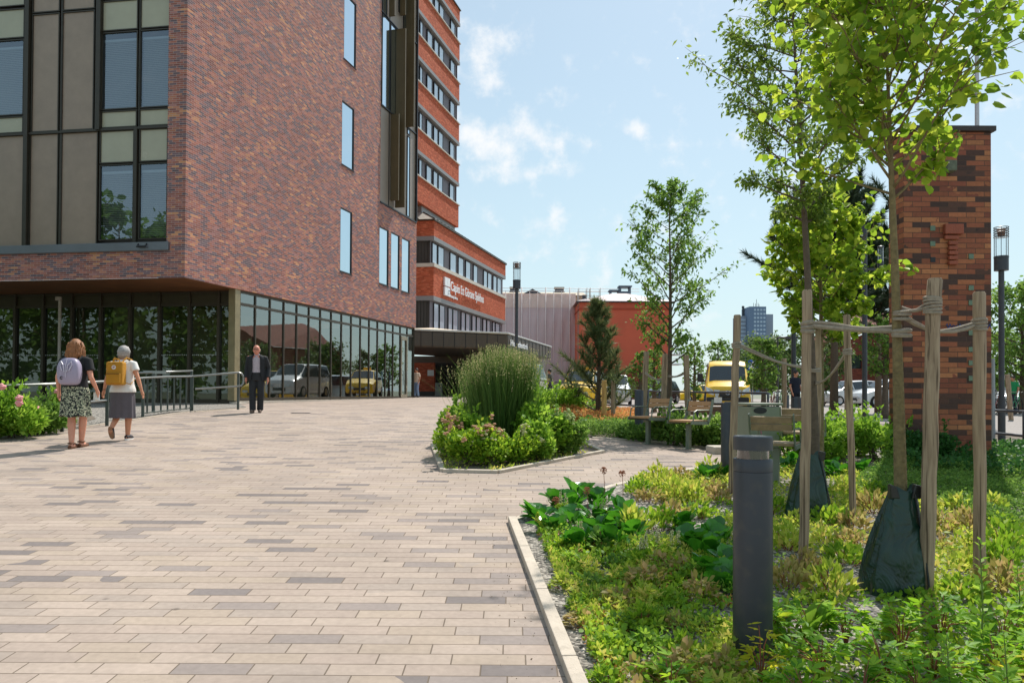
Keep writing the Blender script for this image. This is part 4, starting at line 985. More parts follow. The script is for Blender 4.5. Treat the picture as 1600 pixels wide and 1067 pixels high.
def tree(name, label, base, H, r0, crown, nb, leafk, lsize, nleaf, lm, bm_, seed, z0=.4, up=.55, group=None, lean=(0, 0), droop=0., cat='tree', sub=5, topcut=1.0, twigr=.004, spread=.16, clump=None):
    """crown(h) gives the branch reach at relative height h of the crown"""
    rn = random.Random(seed); rg = np.random.default_rng(seed)
    bx, by, bz = base; t = thing(name, label, cat, base, group)
    mb = MB(); n = 14; tp = []; off = Vector((0, 0, 0)); wv = [rn.uniform(-1, 1) for _ in range(4)]
    for i in range(n + 1):
        s = i / n; tp.append(Vector((bx + lean[0] * s + .02 * H * .3 * math.sin(s * 5 + wv[0]) * s, by + lean[1] * s + .02 * H * .3 * math.sin(s * 4 + wv[1]) * s, bz - .05 + H * s)))
    def tr(s):
        f = s * n; i = min(n - 1, int(f)); return tp[i].lerp(tp[i + 1], f - i)
    rad = lambda s: r0 * (1 - .93 * s ** 1.1) * (1.25 if s < .03 else 1)
    mb.tube(tp, [max(.003, rad(i / n)) for i in range(n + 1)], 10)
    P, D = [], []
    for b in range(nb):
        h = (b + rn.random()) / nb; s = z0 + (1 - z0) * h * topcut
        a = b * 2.399963 + rn.uniform(-.5, .5); L_ = crown(h) * rn.uniform(.75, 1.15)
        if L_ < .05: continue
        st = tr(s); dr = Vector((math.cos(a), math.sin(a), up * rn.uniform(.6, 1.4))).normalized()
        pts = [st]; d = dr.copy(); m = 6
        for k in range(m):
            d = (d + Vector((rn.uniform(-.14, .14), rn.uniform(-.14, .14), rn.uniform(-.05, .12) - droop * k / m))).normalized(); pts.append(pts[-1] + d * L_ / m)
        br = max(twigr * 1.4, rad(s) * .42); mb.tube(pts, [br * (1 - .8 * k / m) + twigr * .5 for k in range(m + 1)], 5)
        for k in range(sub):
            q = rn.uniform(.25, 1); f = q * m; i = min(m - 1, int(f)); p = pts[i].lerp(pts[i + 1], f - i)
            a2 = rn.uniform(0, 6.28); d2 = (Vector((math.cos(a2), math.sin(a2), rn.uniform(-.3, .8) - droop)) + dr * .9).normalized(); l2 = L_ * rn.uniform(.22, .45)
            p2 = p + d2 * l2 * .5 + Vector((0, 0, .02)); p3 = p + d2 * l2
            mb.tube([p, p2, p3], [twigr, twigr * .8, twigr * .4], 4, cap=False)
            nl = max(2, int(nleaf / (nb * sub) * rn.uniform(.5, 1.5)))
            for j in range(nl):
                w = rn.uniform(.2, 1.05); e = p.lerp(p3, w); P.append((e.x + rn.gauss(0, spread * l2), e.y + rn.gauss(0, spread * l2), e.z + rn.gauss(0, spread * l2))); D.append((d2.x, d2.y, d2.z))
        for j in range(int(nleaf / nb * .25)):
            w = rn.uniform(.35, 1); f = w * m; i = min(m - 1, int(f)); e = pts[i].lerp(pts[i + 1], f - i)
            P.append((e.x + rn.gauss(0, .03 * L_ + .01), e.y + rn.gauss(0, .03 * L_ + .01), e.z + rn.gauss(0, .03 * L_ + .01))); D.append((dr.x, dr.y, dr.z))
    mb.build('trunk', bm_, t, recalc=False)
    P = np.array(P, 'f'); D = np.array(D, 'f'); k = len(P)
    d = nrm(D * .5 + rg.normal(size=(k, 3)) * .6 + np.array([0, 0, -.55])); upv = nrm(rg.normal(size=(k, 3)) * .55 + np.array([0, 0, 1.]))
    leaves('crown', leafk, P, d, upv, lsize * rg.uniform(.55, 1.15, k), lm, t, base)
    return t

def shrub(name, label, c, r, n, leafk, ls, m, seed, cat='shrub', group=None, flowers=None, lumps=5, stems=True, upd=.4, flat=False):
    rg = np.random.default_rng(seed); c = np.array(c, 'f')
    t = thing(name, label, cat, tuple(float(q) for q in c), group)
    lc = np.stack([rg.uniform(-.55, .55, lumps) * r[0], rg.uniform(-.55, .55, lumps) * r[1], rg.uniform(.3, .72, lumps) * r[2]], 1); lr = rg.uniform(.38, .6, lumps)
    lc[0] = (0, 0, .5 * r[2]); lr[0] = .7
    ch = rg.integers(0, lumps, n); u = nrm(rg.normal(size=(n, 3))); rad = rg.uniform(.35, 1.0, n) ** .45
    P = lc[ch] + u * (lr[ch] * rad)[:, None] * np.array([r[0], r[1], r[2] * .62])
    sh_ = rg.integers(10, 18)
    for q in range(sh_):
        v = rg.normal(size=3); v[2] = abs(v[2]) + .35; v /= np.linalg.norm(v); e = lc[rg.integers(0, lumps)]; w = rg.uniform(.55, rg.uniform(.95, 1.45), 16)[:, None]
        P = np.concatenate([P, e + v * w * np.array([r[0], r[1], r[2]]) * .62 + rg.normal(0, .018, (16, 3))])
    P = P[P[:, 2] > .02]; k = len(P)
    cc = np.array([0, 0, r[2] * .3]); out = nrm(P - cc)
    d = nrm(out * .8 + rg.normal(size=(k, 3)) * .55 + np.array([0, 0, upd])); up = nrm(out * .6 + rg.normal(size=(k, 3)) * .5 + np.array([0, 0, .8]))
    leaves('foliage', leafk, P, d, up, ls * rg.uniform(.6, 1.2, k), m, t)
    if stems:
        mb = MB()
        for i in range(14):
            a = rg.uniform(0, 6.28); q = lc[rg.integers(0, lumps)] + rg.normal(size=3) * .1 * r[0]
            mb.tube([(math.cos(a) * .06, math.sin(a) * .06, -.02), (q[0] * .5, q[1] * .5, q[2] * .6), tuple(q)], [.008, .006, .003], 5, cap=False)
        mb.build('stem', M_bark2, t, local=True, recalc=False)
    if flowers:
        nf, fr, fm, nm = flowers; idx = np.argsort(-(P[:, 2] + .25 * rg.random(k) * r[2] + .3 * np.hypot(P[:, 0], P[:, 1])))[:nf * 6]; idx = rg.choice(idx, min(nf, len(idx)), replace=False)
        mb = MB()
        for i in idx:
            q = P[i] + out[i] * fr * .6
            for j in range(5): mb.ell(tuple(q + rg.normal(size=3) * fr * .45), (fr * .55, fr * .55, fr * .35), 6, 4)
        o = mb.build('flower_heads', fm, t, local=True, recalc=False)
    return t

# ---- foreground lime tree and its neighbours
fg = lambda px, d: gd(px, d)
A0 = Vector((dp(1411, 600, 4.85).x, 4.85, G(2.58, 4.85) + .01))
tree('lime_tree', 'nearest young lime tree with large translucent yellow-green leaves and lichen-spotted trunk', A0, 3.95, .047, lambda h: 1.0 * math.sin(math.pi * (.24 + .68 * h)) ** .8, 38, 'heart', .072, 2900, L_LIME, M_bark, 11, z0=.655, up=.95, droop=.05, lean=(-.10, .0), sub=6)
B0 = Vector((3.32, 8.0, G(3.32, 8)))
tree('cherry_tree', 'slender tree with fine dark leaves standing left behind the lime tree', B0, 6.2, .055, lambda h: 1.15 * (1 - h) ** .55 * (.45 + .8 * min(1, h * 3)), 52, 'slim', .074, 10500, L_DARK, M_bark2, 5, z0=.48, up=.5, droop=.1, sub=7, lean=(-.25, .1))
Cp = fg(1282, 9.3)
tree('lime_tree', 'second lime tree with yellow-green crown behind the smaller watering bag', Cp, 3.5, .05, lambda h: .8 * math.sin(math.pi * (.16 + .8 * h)) ** .8, 40, 'heart', .085, 3800, L_LIME, M_bark, 21, z0=.48, up=.55, droop=.1, sub=5)
# mid-distance young tree
Mp = fg(1046, 15)
tree('staked_tree', 'young airy tree with loose light green crown between the bollards and the parked cars', Mp, 5.1, .06, lambda h: 1.25 * math.sin(math.pi * (.14 + .8 * h)) ** .9, 40, 'slim', .115, 4200, L_MID, M_bark2, 8, z0=.3, up=.8, sub=6, droop=.02)
# small pine
def pine(name, label, base, H, R, nb, seed, nn=26, z0=.2, group=None, nl=.11, m=L_PINE, r0=.07, cone=True, cat='tree'):
    rn = random.Random(seed); rg = np.random.default_rng(seed); t = thing(name, label, cat, base, group); b = Vector(base); mb = MB()
    mb.tube([b + Vector((0, 0, -.05)), b + Vector((.03, 0, H * .5)), b + Vector((0, .02, H))], [r0, r0 * .6, r0 * .15], 8)
    P, D = [], []
    def tuft(p, d, L_, k):
        for j in range(k):
            w = rn.random(); P.append(tuple(p + d * L_ * w)); v = Vector((rn.gauss(0, 1), rn.gauss(0, 1), rn.gauss(0, 1))).normalized(); D.append(tuple((d * 1.1 + v * .8).normalized()))
    for i in range(nb):
        h = (i + .5) / nb; z = H * (z0 + (1 - z0) * h); a = i * 2.4 + rn.uniform(-.4, .4)
        L_ = R * ((1 - h) ** .8 * (.75 + .3 * rn.random()) if cone else rn.uniform(.5, 1.1) * math.sin(math.pi * (.25 + .65 * h))) + .12
        d = Vector((math.cos(a), math.sin(a), .25 + .8 * h)).normalized(); p = b + Vector((0, 0, z)); pts = [p]
        for k in range(4): d = (d + Vector((0, 0, .16 if cone else .02))).normalized(); pts.append(pts[-1] + d * L_ / 4)
        mb.tube(pts, [r0 * .3, r0 * .25, r0 * .2, r0 * .15, r0 * .08], 5, cap=False)
        for k in range(1, 5): tuft(pts[k - 1], (pts[k] - pts[k - 1]).normalized(), L_ / 4, int(nn * (.6 if k == 1 else 1)))
        for k in range(5):
            q = pts[1].lerp(pts[4], rn.random()); a2 = rn.uniform(0, 6.28); d2 = (Vector((math.cos(a2), math.sin(a2), .5)) + d * .6).normalized(); l2 = L_ * .35
            mb.tube([q, q + d2 * l2], [r0 * .1, r0 * .05], 4, cap=False); tuft(q, d2, l2, nn)
    tuft(b + Vector((0, 0, H - .3)), Vector((0, 0, 1)), .35, nn * 2)
    mb.build('trunk', M_bark2, t, recalc=False); P = np.array(P, 'f'); k = len(P)
    leaves('crown', 'slim', P, np.array(D, 'f'), rdir(k, 0, rg), np.where(True, nl, nl) * rg.uniform(.7, 1.2, k), m, t, base)
    return t
TM['needle'] = (np.array([(-.05, 0, 0), (.05, 0, 0), (.0, 1, 0)], 'f'), np.array([(0, 1, 2)], 'i'))
def pine2(*a, **k):
    s = TM['slim']; TM['slim'] = (TM['needle'][0], TM['needle'][1]); r = pine(*a, **k); TM['slim'] = s; return r
pine2('young_pine', 'small bushy pine with olive needles in front of the yellow minivan', fg(934, 17.5), 2.75, 1.05, 34, 4, nn=38, z0=.05, nl=.19)
pine2('pine_tree', 'tall dark pine with ragged crown behind the lime trees', fg(1303, 30), 8.4, 3.3, 46, 9, nn=200, z0=.5, nl=.34, m=leafmat('dark pine needle', [g_(40, 58, 44), g_(54, 74, 52), g_(70, 88, 60)], .12), r0=.19, cone=False)
pine2('pine_tree', 'second dark pine standing right of the tall one beside the lamp post', fg(1372, 33), 7.6, 2.6, 36, 19, nn=180, z0=.48, nl=.34, m=MATS['dark pine needle'], r0=.17, cone=False)

def far_tree(label, px, d, H, R, seed, m=L_FAR, z0=.25, ls=.22, n=2200, group='trees in the distance', name='broadleaf_tree', nb=24):
    return tree(name, label, fg(px, d), H, .09 + H * .012, lambda h: R * math.sin(math.pi * (.2 + .72 * h)) ** .8, nb, 'oval', ls, n, m, M_bark2, seed, z0=z0, up=.45, group=group, sub=6, twigr=.012, spread=.3)
far_tree('narrow leafy tree left of the yellow van', 1085, 42, 3.6, .75, 31, L_MID, .12, .15, 1300)
far_tree('rounded tree top showing just above the yellow van roof', 1122, 70, 5.6, 1.7, 32, L_MID, .2, .26, 1500)
far_tree('broad green tree in front of the distant high-rise', 1192, 62, 5.1, 2.5, 33, L_FAR, .15, .26, 4200, nb=34)
far_tree('greyish tree leftmost of the clump below the high-rise', 1168, 70, 4.6, 2.3, 34, L_FAR, .15, .28, 2600)
far_tree('leafy tree behind the crossing sign', 1226, 52, 4.6, 1.9, 35, L_FAR, .15, .24, 3000)
far_tree('tree behind the tall pine trunk', 1285, 48, 5.2, 2.0, 36, L_FAR, .15, .24, 3000)
far_tree('light green young maple beside the crossing sign', 1193, 30, 2.95, .85, 37, L_MID, .3, .15, 1500, name='young_maple')
far_tree('round street tree in front of the brown brick house', 1383, 27, 3.7, 1.0, 38, L_MID, .38, .13, 2200, name='street_tree')
far_tree('small tree with dark leaves left before the red house', 1000, 30, 2.5, .6, 39, L_MID, .2, .12, 1300, name='small_tree')
far_tree('small tree right before the red house beside the stake', 1022, 32, 2.7, .65, 40, L_MID, .25, .12, 1200, name='small_tree')
far_tree('wide tree at the right edge beyond the lamp post', 1598, 34, 5.6, 2.1, 41, L_MID, .15, .2, 4200, nb=34)
far_tree('dense tree behind the black lamp post at the right', 1562, 52, 5.0, 2.4, 42, L_MID, .1, .24, 3200, nb=30)
far_tree('tree just outside the right edge of the view', 1680, 36, 6.0, 2.4, 43, L_MID, .15, .22, 2400)
far_tree('tree between the brick pillar and the brown brick house', 1420, 60, 5.5, 2.2, 44, L_FAR, .15, .26, 2200)
# trees behind the camera that the shaded glass mirrors
for k, (x, y, h) in enumerate(((-25, 3, 11), (-31, 6, 12), (-37, 8, 12), (-44, 9, 13), (-51, 11, 13))):
    t = tree('park_tree', ['park tree mirrored in the leftmost shaded panes', 'park tree mirrored in the glass beside the rain pipe', 'park tree mirrored behind the two walking women', 'park tree mirrored at the far left of the shaded glass', 'park tree mirrored near the corner of the shaded glass'][k], (x, y, G(x, y)), h, .2, lambda q: 4.6 * math.sin(math.pi * (.2 + .7 * q)) ** .8, 26, 'oval', .55, 3600, L_MID, M_bark2, 60 + k, z0=.08, up=.25, group='park trees mirrored in the glass', sub=6, twigr=.02, spread=.35)

# ---- island planting
def ornamental(label, base, R, H, n, seed):
    rg = np.random.default_rng(seed); t = thing('ornamental_grass', label, 'grass clump', base, 'tall ornamental grasses of the island')
    a = rg.uniform(0, 6.283, n); r = np.sqrt(rg.random(n)) * R * .42; x0, y0 = np.cos(a) * r, np.sin(a) * r
    hh = H * np.clip(rg.beta(3.2, 1.6, n) * .75 + .38, .4, 1.12); ln = rg.normal(0, .065, (n, 2)) + np.stack([np.cos(a), np.sin(a)], 1) * (r / R)[:, None] * .20
    ln *= np.where(rg.random(n) < .07, rg.uniform(2, 4.2, n), 1)[:, None]
    kink = rg.uniform(.6, 2.2, n); w = rg.uniform(.0022, .0045, n); ta = rg.uniform(0, 3.14, n); tx, ty = np.cos(ta), np.sin(ta)
    segs = 5; P = np.zeros((n, (segs + 1) * 2, 3), 'f')
    for s in range(segs + 1):
        q = s / segs; bx = x0 + ln[:, 0] * hh * (q ** kink); by = y0 + ln[:, 1] * hh * (q ** kink); bz = hh * (q - .12 * np.abs(ln).sum(1) * q * q); ww = w * (1 - .75 * q)
        P[:, 2 * s] = np.stack([bx - tx * ww, by - ty * ww, bz], 1); P[:, 2 * s + 1] = np.stack([bx + tx * ww, by + ty * ww, bz], 1)
    F = np.array([(2 * s, 2 * s + 1, 2 * s + 3, 2 * s + 2) for s in range(segs)], 'i')
    A = (F[None] + (np.arange(n) * (segs + 1) * 2)[:, None, None]).reshape(-1, 4)
    rawmesh('blades', P.reshape(-1, 3), A, L_GRASS, t)
    top = P[:, -1][hh > H * .8][: int(n * .30)]; k = len(top); rep = 5
    pos = np.repeat(top, rep, 0) + np.concatenate([rg.normal(0, .006, (k * rep, 2)), -rg.uniform(0, .17, (k * rep, 1))], 1)
    leaves('plumes', 'slim', pos, nrm(rg.normal(0, .35, (k * rep, 3)) + [0, 0, 1]), rdir(k * rep, 0, rg), .024, L_PLUME, t)
    return t
def gxy(px, d, dx=0): p = gd(px, d); return (p.x, p.y, p.z)
ornamental('tall reed grass clump leftmost on the island', gxy(756, 11.6), .32, 1.36, 2400, 1)
ornamental('tall reed grass clump in the middle of the island', gxy(782, 11.2), .40, 1.50, 3000, 2)
ornamental('tall reed grass clump rightmost on the island', gxy(812, 11.4), .36, 1.44, 3000, 3)
ornamental('looser reed grass clump at the left rear of the grass stand', gxy(738, 12.2), .26, 1.2, 600, 4)
F_PINK = mat('faded pink flower', srgb(196, 148, 118), .9, 0, .25, 20); F_CREAM = mat('cream flower', srgb(196, 190, 140), .9, 0, .2, 20); F_GREEN = mat('pale green flower', srgb(172, 184, 118), .9, 0, .2, 20)
L_YG = leafmat('yellowish shrub leaf', [g_(85, 126, 32), g_(119, 158, 41), g_(167, 184, 59)], .4)
isl = [('tall bright green shrub at the left of the island', gxy(722, 12.0), (.36, .4, .70), 1700, 'oval', .085, L_HEDGE, None),
       ('green shrub in front of the left grass clump', gxy(742, 10.7), (.42, .35, .62), 1500, 'oval', .08, L_HEDGE, None),
       ('low shrub with faded pink flowers at the left tip of the island', gxy(701, 10.6), (.32, .32, .50), 1300, 'oval', .06, L_YG, (22, .045, F_PINK, '')),
       ('flowering shrub with pink and cream heads at the island front', gxy(735, 9.95), (.44, .36, .50), 1900, 'oval', .06, L_YG, (34, .045, F_PINK, '')),
       ('yellow-green flowering shrub at the island front corner', gxy(770, 9.9), (.34, .3, .40), 1400, 'oval', .055, L_YG, (22, .04, F_CREAM, '')),
       ('low shrub with cream heads right of the front corner', gxy(806, 10.15), (.38, .3, .42), 1500, 'oval', .055, L_YG, (22, .04, F_CREAM, '')),
       ('tall leafy green shrub right of the grass stand', gxy(848, 11.2), (.44, .42, .74), 2200, 'oval', .085, L_HEDGE, None),
       ('rounded green shrub before the tall right shrub', gxy(838, 10.5), (.38, .32, .56), 1500, 'oval', .075, L_HEDGE, None),
       ('dark shrub with yellowish flat heads at the right tip of the island', gxy(890, 11.1), (.42, .36, .56), 2100, 'oval', .06, L_MID, (26, .045, F_GREEN, '')),
       ('bright shrub between the right grass clump and the tall shrub', gxy(826, 11.6), (.36, .36, .7), 1500, 'oval', .085, L_HEDGE, None)]
for k, (lb, b, r, n, lk, ls, m, fl) in enumerate(isl): shrub('island_shrub', lb, b, r, int(n * 1.25), lk, ls, m, 100 + k, group='shrubs of the planted island', flowers=fl)
# ---- hedge bed behind the chairs
hed = [('bright green shrub left of the young pine', gxy(876, 18.0), (.75, .6, .66), 2200, L_HEDGE), ('bright shrub against the left end of the pipe fence', gxy(838, 17.5), (.6, .5, .72), 1500, L_HEDGE),
       ('green shrub at the foot of the young pine', gxy(925, 18.6), (.55, .5, .34), 1300, L_MID), ('leafy shrub behind the left chair', gxy(1000, 13.6), (.5, .4, .26), 1000, L_MID),
       ('green hedge plant between the two chairs', gxy(1052, 12.9), (.42, .38, .5), 1500, L_MID), ('hedge plant right behind the right chair', gxy(1098, 12.9), (.5, .4, .52), 1700, L_MID),
       ('hedge plant beside the grey green bin', gxy(1135, 12.6), (.45, .4, .5), 1300, L_MID)]
for k, (lb, b, r, n, m) in enumerate(hed): shrub('hedge_shrub', lb, b, r, n, 'oval', .075, m, 150 + k, group='shrubs behind the chairs')
for k in range(9):
    px = 1232 + k * 27; d = 10.9 + .5 * math.sin(k * 2.1)
    lbs = ['hedge plant directly right of the far chair back', 'hedge plant behind the third slim stake', 'hedge plant right of the third slim stake', 'hedge plant behind the slim stake pair', 'hedge plant in front of the anthracite pole', 'hedge plant left of the lime trunk with white car above', 'hedge plant half hidden by the lime trunk', 'hedge plant right of the lime trunk against the pillar', 'hedge plant at the foot of the brick pillar']
    shrub('hedge_shrub', lbs[k], gxy(px, d), (.42, .42, .56 if k < 7 else .42), 2100, 'oval', .06, L_HEDGE if k < 7 else L_DEEP, 170 + k, group='bright hedge before the parked cars')

# ---- stuff: cover plants of the beds
def inpoly(x, y, poly):
    c = np.zeros(len(x), bool); n = len(poly)
    for i in range(n):
        (x1, y1), (x2, y2) = poly[i], poly[(i + 1) % n]
        if y1 == y2: continue
        k = ((y1 > y) != (y2 > y)) & (x < (x2 - x1) * (y - y1) / (y2 - y1) + x1); c ^= k
    return c
Gv = np.vectorize(G)
def cover(name, label, poly, dens, kind, ls, hgt, m, seed, mask=None, upd=.9, cat='ground cover', near=None):
    rg = np.random.default_rng(seed); xs, ys = [p[0] for p in poly], [p[1] for p in poly]; y1 = max(ys); y0 = max(min(ys), 2.2)
    area = (max(xs) - min(xs)) * (y1 - y0); n = int(area * dens); x = rg.uniform(min(xs), max(xs), n); y = rg.uniform(y0, y1, n)
    k = inpoly(x, y, poly) & (np.abs(x) < y * .74 + .6)
    x, y = x[k], y[k]
    ph = rg.uniform(0, 6, 6); f = .5 + .25 * (np.sin(x * 3.1 + ph[0]) * np.sin(y * 2.7 + ph[1]) + np.sin(x * 6.3 + y * 2 + ph[2]) * np.sin(y * 5.9 - x + ph[3])) + .12 * np.sin(x * 13 + ph[4]) * np.sin(y * 12 + ph[5])
    k = f > (mask if mask is not None else -1)
    if near is not None: k &= near(x, y)
    x, y, f = x[k], y[k], f[k]; n = len(x)
    z = Gv(x, y) + rg.random(n) ** .7 * hgt * (.4 + .8 * f)
    d = nrm(rg.normal(size=(n, 3)) * .8 + [0, 0, upd]); up = nrm(rg.normal(size=(n, 3)) * .6 + [0, 0, .8])
    return leaves(name, kind, np.stack([x, y, z], 1), d, up, ls * rg.uniform(.5, 1.2, n), m, label=label, cat=cat, kind='stuff')
bf = bed_front
LF = lambda px, py: G2(px, py)
_i = lambda q, e=.12: (q[0] + e, q[1])
front_left = [_i(K0, .2), _i((K0[0] + kd[0] * .3, K0[1] + kd[1] * .3), .16), _i(K1), _i(K2), (K2[0] + 1.6, K2[1]), LF(1150, 1067), LF(1150, 860), LF(1040, 850), LF(900, 850)]
cover('ground_cover', 'low mixed green and yellow mat plants along the kerb', front_left, 2600, 'oval', .042, .085, L_YG, 201, .42, .7)
cover('ground_cover', 'pale yellow-green low plants of the front bed', front_left, 2600, 'lobed', .042, .10, L_YEL, 202, .50, .8)
cover('ground_cover', 'rusty orange low leaves of the front bed', front_left, 1500, 'slim', .036, .06, L_RUST, 203, .58, .5)
cover('ground_cover', 'fine fresh green leaflets of the front bed', front_left, 1700, 'oval', .03, .12, L_HEDGE, 213, .52, .9)
right_deep = [LF(1340, 755), LF(1420, 705), LF(1700, 712), (9, 7), LF(1750, 840), LF(1560, 830), LF(1440, 790), LF(1330, 770)]
cover('ground_cover', 'dense fine dark green cover plants before the pillar', right_deep, 3600, 'oval', .036, .16, L_MID, 204, .05, .5)
cover('ground_cover', 'deep green cover plants round the foot of the pillar', [LF(1400, 700), LF(1420, 740), LF(1600, 760), (10.5, 8), (11.8, 12), (4.6, 12), (4.6, 10.6)], 900, 'oval', .06, .30, L_DEEP, 205, .05, .5)
cover('ground_cover', 'rust coloured low shrubs beyond the island', [LF(868, 662), LF(940, 670), LF(1010, 668), LF(1010, 650), LF(940, 644), LF(860, 648)], 2600, 'slim', .06, .30, L_RUST, 206, .02, .7)
cover('ground_cover', 'green low plants at the front edge of the chair bed', [LF(925, 683), LF(1010, 688), LF(1120, 698), LF(1230, 696), LF(1230, 680), LF(1120, 680), LF(1000, 668), LF(900, 668)], 2600, 'oval', .045, .26, L_MID, 207, .0, .5)
mid_front = [LF(1080, 800), LF(960, 765), LF(1030, 748), LF(1100, 735), LF(1240, 716), LF(1300, 712), LF(1350, 760), LF(1440, 795), LF(1600, 850), (4.6, 3.2), LF(1600, 940), LF(1160, 960), LF(1150, 860)]
cover('ground_cover', 'yellow-green cover leaves between the small shrubs', mid_front, 1500, 'slim', .05, .09, L_YEL, 208, .52, .7)
cover('ground_cover', 'small green leaves on the gravel between the stakes', mid_front, 1100, 'oval', .036, .07, L_YG, 209, .50, .5)
cover('ground_cover', 'deep green ragged cover below the foreground leaves', [LF(1150, 1000), LF(1260, 930), LF(1600, 930), (3.6, 3), (3.4, 2.2), (.6, 2.2), LF(1000, 1067)], 1500, 'oval', .045, .07, L_YG, 210, .3, .6)
cover('fallen_debris', 'dry leaf crumbs on the paving along the kerb', [(K0[0] - .25, K0[1]), (K0[0] - .03, K0[1]), (K2[0] - .03, K2[1]), (K2[0] - .5, K2[1])], 160, 'slim', .014, .004, leafmat('dry crumb', [g_(70, 52, 34), g_(110, 90, 50)], .1), 211, .3, .05, cat='debris')
cover('ground_cover', 'small weeds along the edge of the island bed', bed_island, 500, 'slim', .05, .05, L_YEL, 212, .45, .7)

# ---- countable plants of the front bed
def rosette(name, label, base, R, n, ls, kind, m, seed, cat, group, tilt=.75, hgt=.08, lo=.2):
    rg = np.random.default_rng(seed); a = rg.uniform(0, 6.283, n); t = thing(name, label, cat, tuple(base), group)
    r = R * rg.uniform(.1, .55, n); el = rg.uniform(lo, tilt * 1.9, n); d = np.stack([np.cos(a) * np.cos(el), np.sin(a) * np.cos(el), np.sin(el)], 1)
    P = np.stack([np.cos(a) * r, np.sin(a) * r, hgt * rg.random(n)], 1); up = nrm(np.stack([-np.cos(a) * np.sin(el), -np.sin(a) * np.sin(el), np.cos(el)], 1) + rg.normal(0, .2, (n, 3)))
    leaves('leaf_rosette', kind, P, d, up, ls * rg.uniform(.6, 1.15, n), m, t, smooth=True)
    mb = MB()
    for i in range(n): mb.tube([(P[i][0] * .3, P[i][1] * .3, 0), tuple(P[i])], .004, 4, cap=False)
    mb.build('stem', M_stem, t, local=True, recalc=False); return t
berg = [(846, 812), (868, 792), (862, 832), (896, 822), (890, 795), (905, 860), (925, 838), (930, 812), (935, 790), (955, 862), (962, 832), (905, 778), (975, 812), (985, 845), (1075, 858), (1098, 875), (1120, 850), (1108, 905), (1137, 898), (1070, 830), (1128, 925), (1105, 752), (1128, 748), (1244, 728), (1225, 735), (1310, 745), (1296, 735), (1345, 742)]
def around(px, py):
    n = [('kerb tip', 800, 815), ('near bollard', 1176, 900), ('left stake', 1257, 850), ('far bollard', 1137, 745), ('small bag', 1262, 790), ('big bag', 1395, 880), ('pink flower stalks', 955, 760), ('slim middle stake', 1332, 790)]
    return min(n, key=lambda q: (q[1] - px) ** 2 + (q[2] - py) ** 2)[0]
ords = ['first', 'second', 'third', 'fourth', 'fifth', 'sixth', 'seventh', 'eighth', 'ninth', 'tenth', 'eleventh', 'twelfth', 'thirteenth', 'fourteenth', 'fifteenth', 'sixteenth', 'seventeenth', 'eighteenth', 'nineteenth', 'twentieth']
ords += ['%s-%s' % (a, b) for a in ('twenty', 'thirty', 'forty', 'fifty') for b in ['zeroth'] + ords[:9]][1:]; ords = [{'thirty-zeroth': 'thirtieth', 'forty-zeroth': 'fortieth', 'fifty-zeroth': 'fiftieth'}.get(o, o) for o in ords]
cnt = {}
def lab(kind, px, py):
    a = around(px, py); k = cnt.get((kind, a), 0); cnt[(kind, a)] = k + 1
    return (kind, a, k)
berg.sort(key=lambda q: q[0])
for k, (px, py) in enumerate(berg):
    p = gp(px, py); _, a, i = lab('b', px, py)
    rosette('broad_leaf_plant', 'glossy broad-leaved rosette, %s from the left near the %s' % (ords[i], a), p, .19, 20, .15, 'paddle', L_BERG, 300 + k, 'perennial', 'broad-leaved rosettes', .78, lo=.35)
# small feathery shrubs
def fern_clump(base, R, H, n, m, seed, label):
    rg = np.random.default_rng(seed); t = thing('feathery_plant', label, 'perennial', tuple(base), 'feathery yellow-green plants')
    a = rg.uniform(0, 6.283, n); q = rg.random(n) ** .6; r = R * q; P = np.stack([np.cos(a) * r, np.sin(a) * r, H * rg.uniform(.12, 1, n) * (1 - .45 * q)], 1)
    d = nrm(np.stack([np.cos(a) * q * .8, np.sin(a) * q * .8, np.full(n, .8)], 1) + rg.normal(0, .35, (n, 3)))
    leaves('foliage', 'slim', P, d, rdir(n, .4, rg), .062 * rg.uniform(.6, 1.2, n), m, t)
    mb = MB()
    for i in range(0, n, 9): mb.tube([(P[i][0] * .2, P[i][1] * .2, -.01), (P[i][0] * .7, P[i][1] * .7, P[i][2] * .6), tuple(P[i])], .0022, 4, cap=False)
    mb.build('stem', M_stemr, t, local=True, recalc=False); return t
rg = np.random.default_rng(77); spots = []
for row, (y, xa, xb, st) in enumerate(((752, 1000, 1120, 34), (770, 985, 1135, 36), (790, 1010, 1130, 38), (812, 1040, 1130, 40), (835, 1000, 1040, 40), (728, 1290, 1300, 40), (752, 1262, 1330, 60), (775, 1210, 1400, 48), (800, 1205, 1560, 50), (828, 1215, 1600, 54), (858, 1222, 1600, 58), (892, 1225, 1610, 64), (925, 1240, 1360, 60), (935, 1480, 1620, 66))):
    x = xa + (row % 2) * st * .4
    while x <= xb: spots.append((x + rg.uniform(-11, 11), y + rg.uniform(-7, 7))); x += st
spots = [s for s in spots if not (1355 < s[0] < 1440 and 850 < s[1] < 925) and not (1232 < s[0] < 1300 and 770 < s[1] < 806)]
spots.sort(); kinds = [L_YEL, L_YG, L_YEL, leafmat('yellow bronze leaf', [g_(116, 116, 52), g_(154, 146, 76), g_(178, 152, 106), g_(150, 164, 76)], .4)]
protos = []
for k, (px, py) in enumerate(spots):
    p = gp(px, py); _, a, i = lab('f', px, py); s = rg.uniform(.8, 1.2)
    ll = 'feathery yellow-green tuft, %s from the left near the %s' % (ords[i], a)
    if k < 9: t = fern_clump(p, .13, .17, 150, kinds[k % 4], 400 + k, ll); protos.append(t)
    else: t = copy_tree(protos[int(rg.integers(0, 9))]); t.location = p; t['label'] = ll
    t.rotation_euler.z = rg.uniform(0, 6.28); t.scale = (s, s, s * rg.uniform(.8, 1.3))
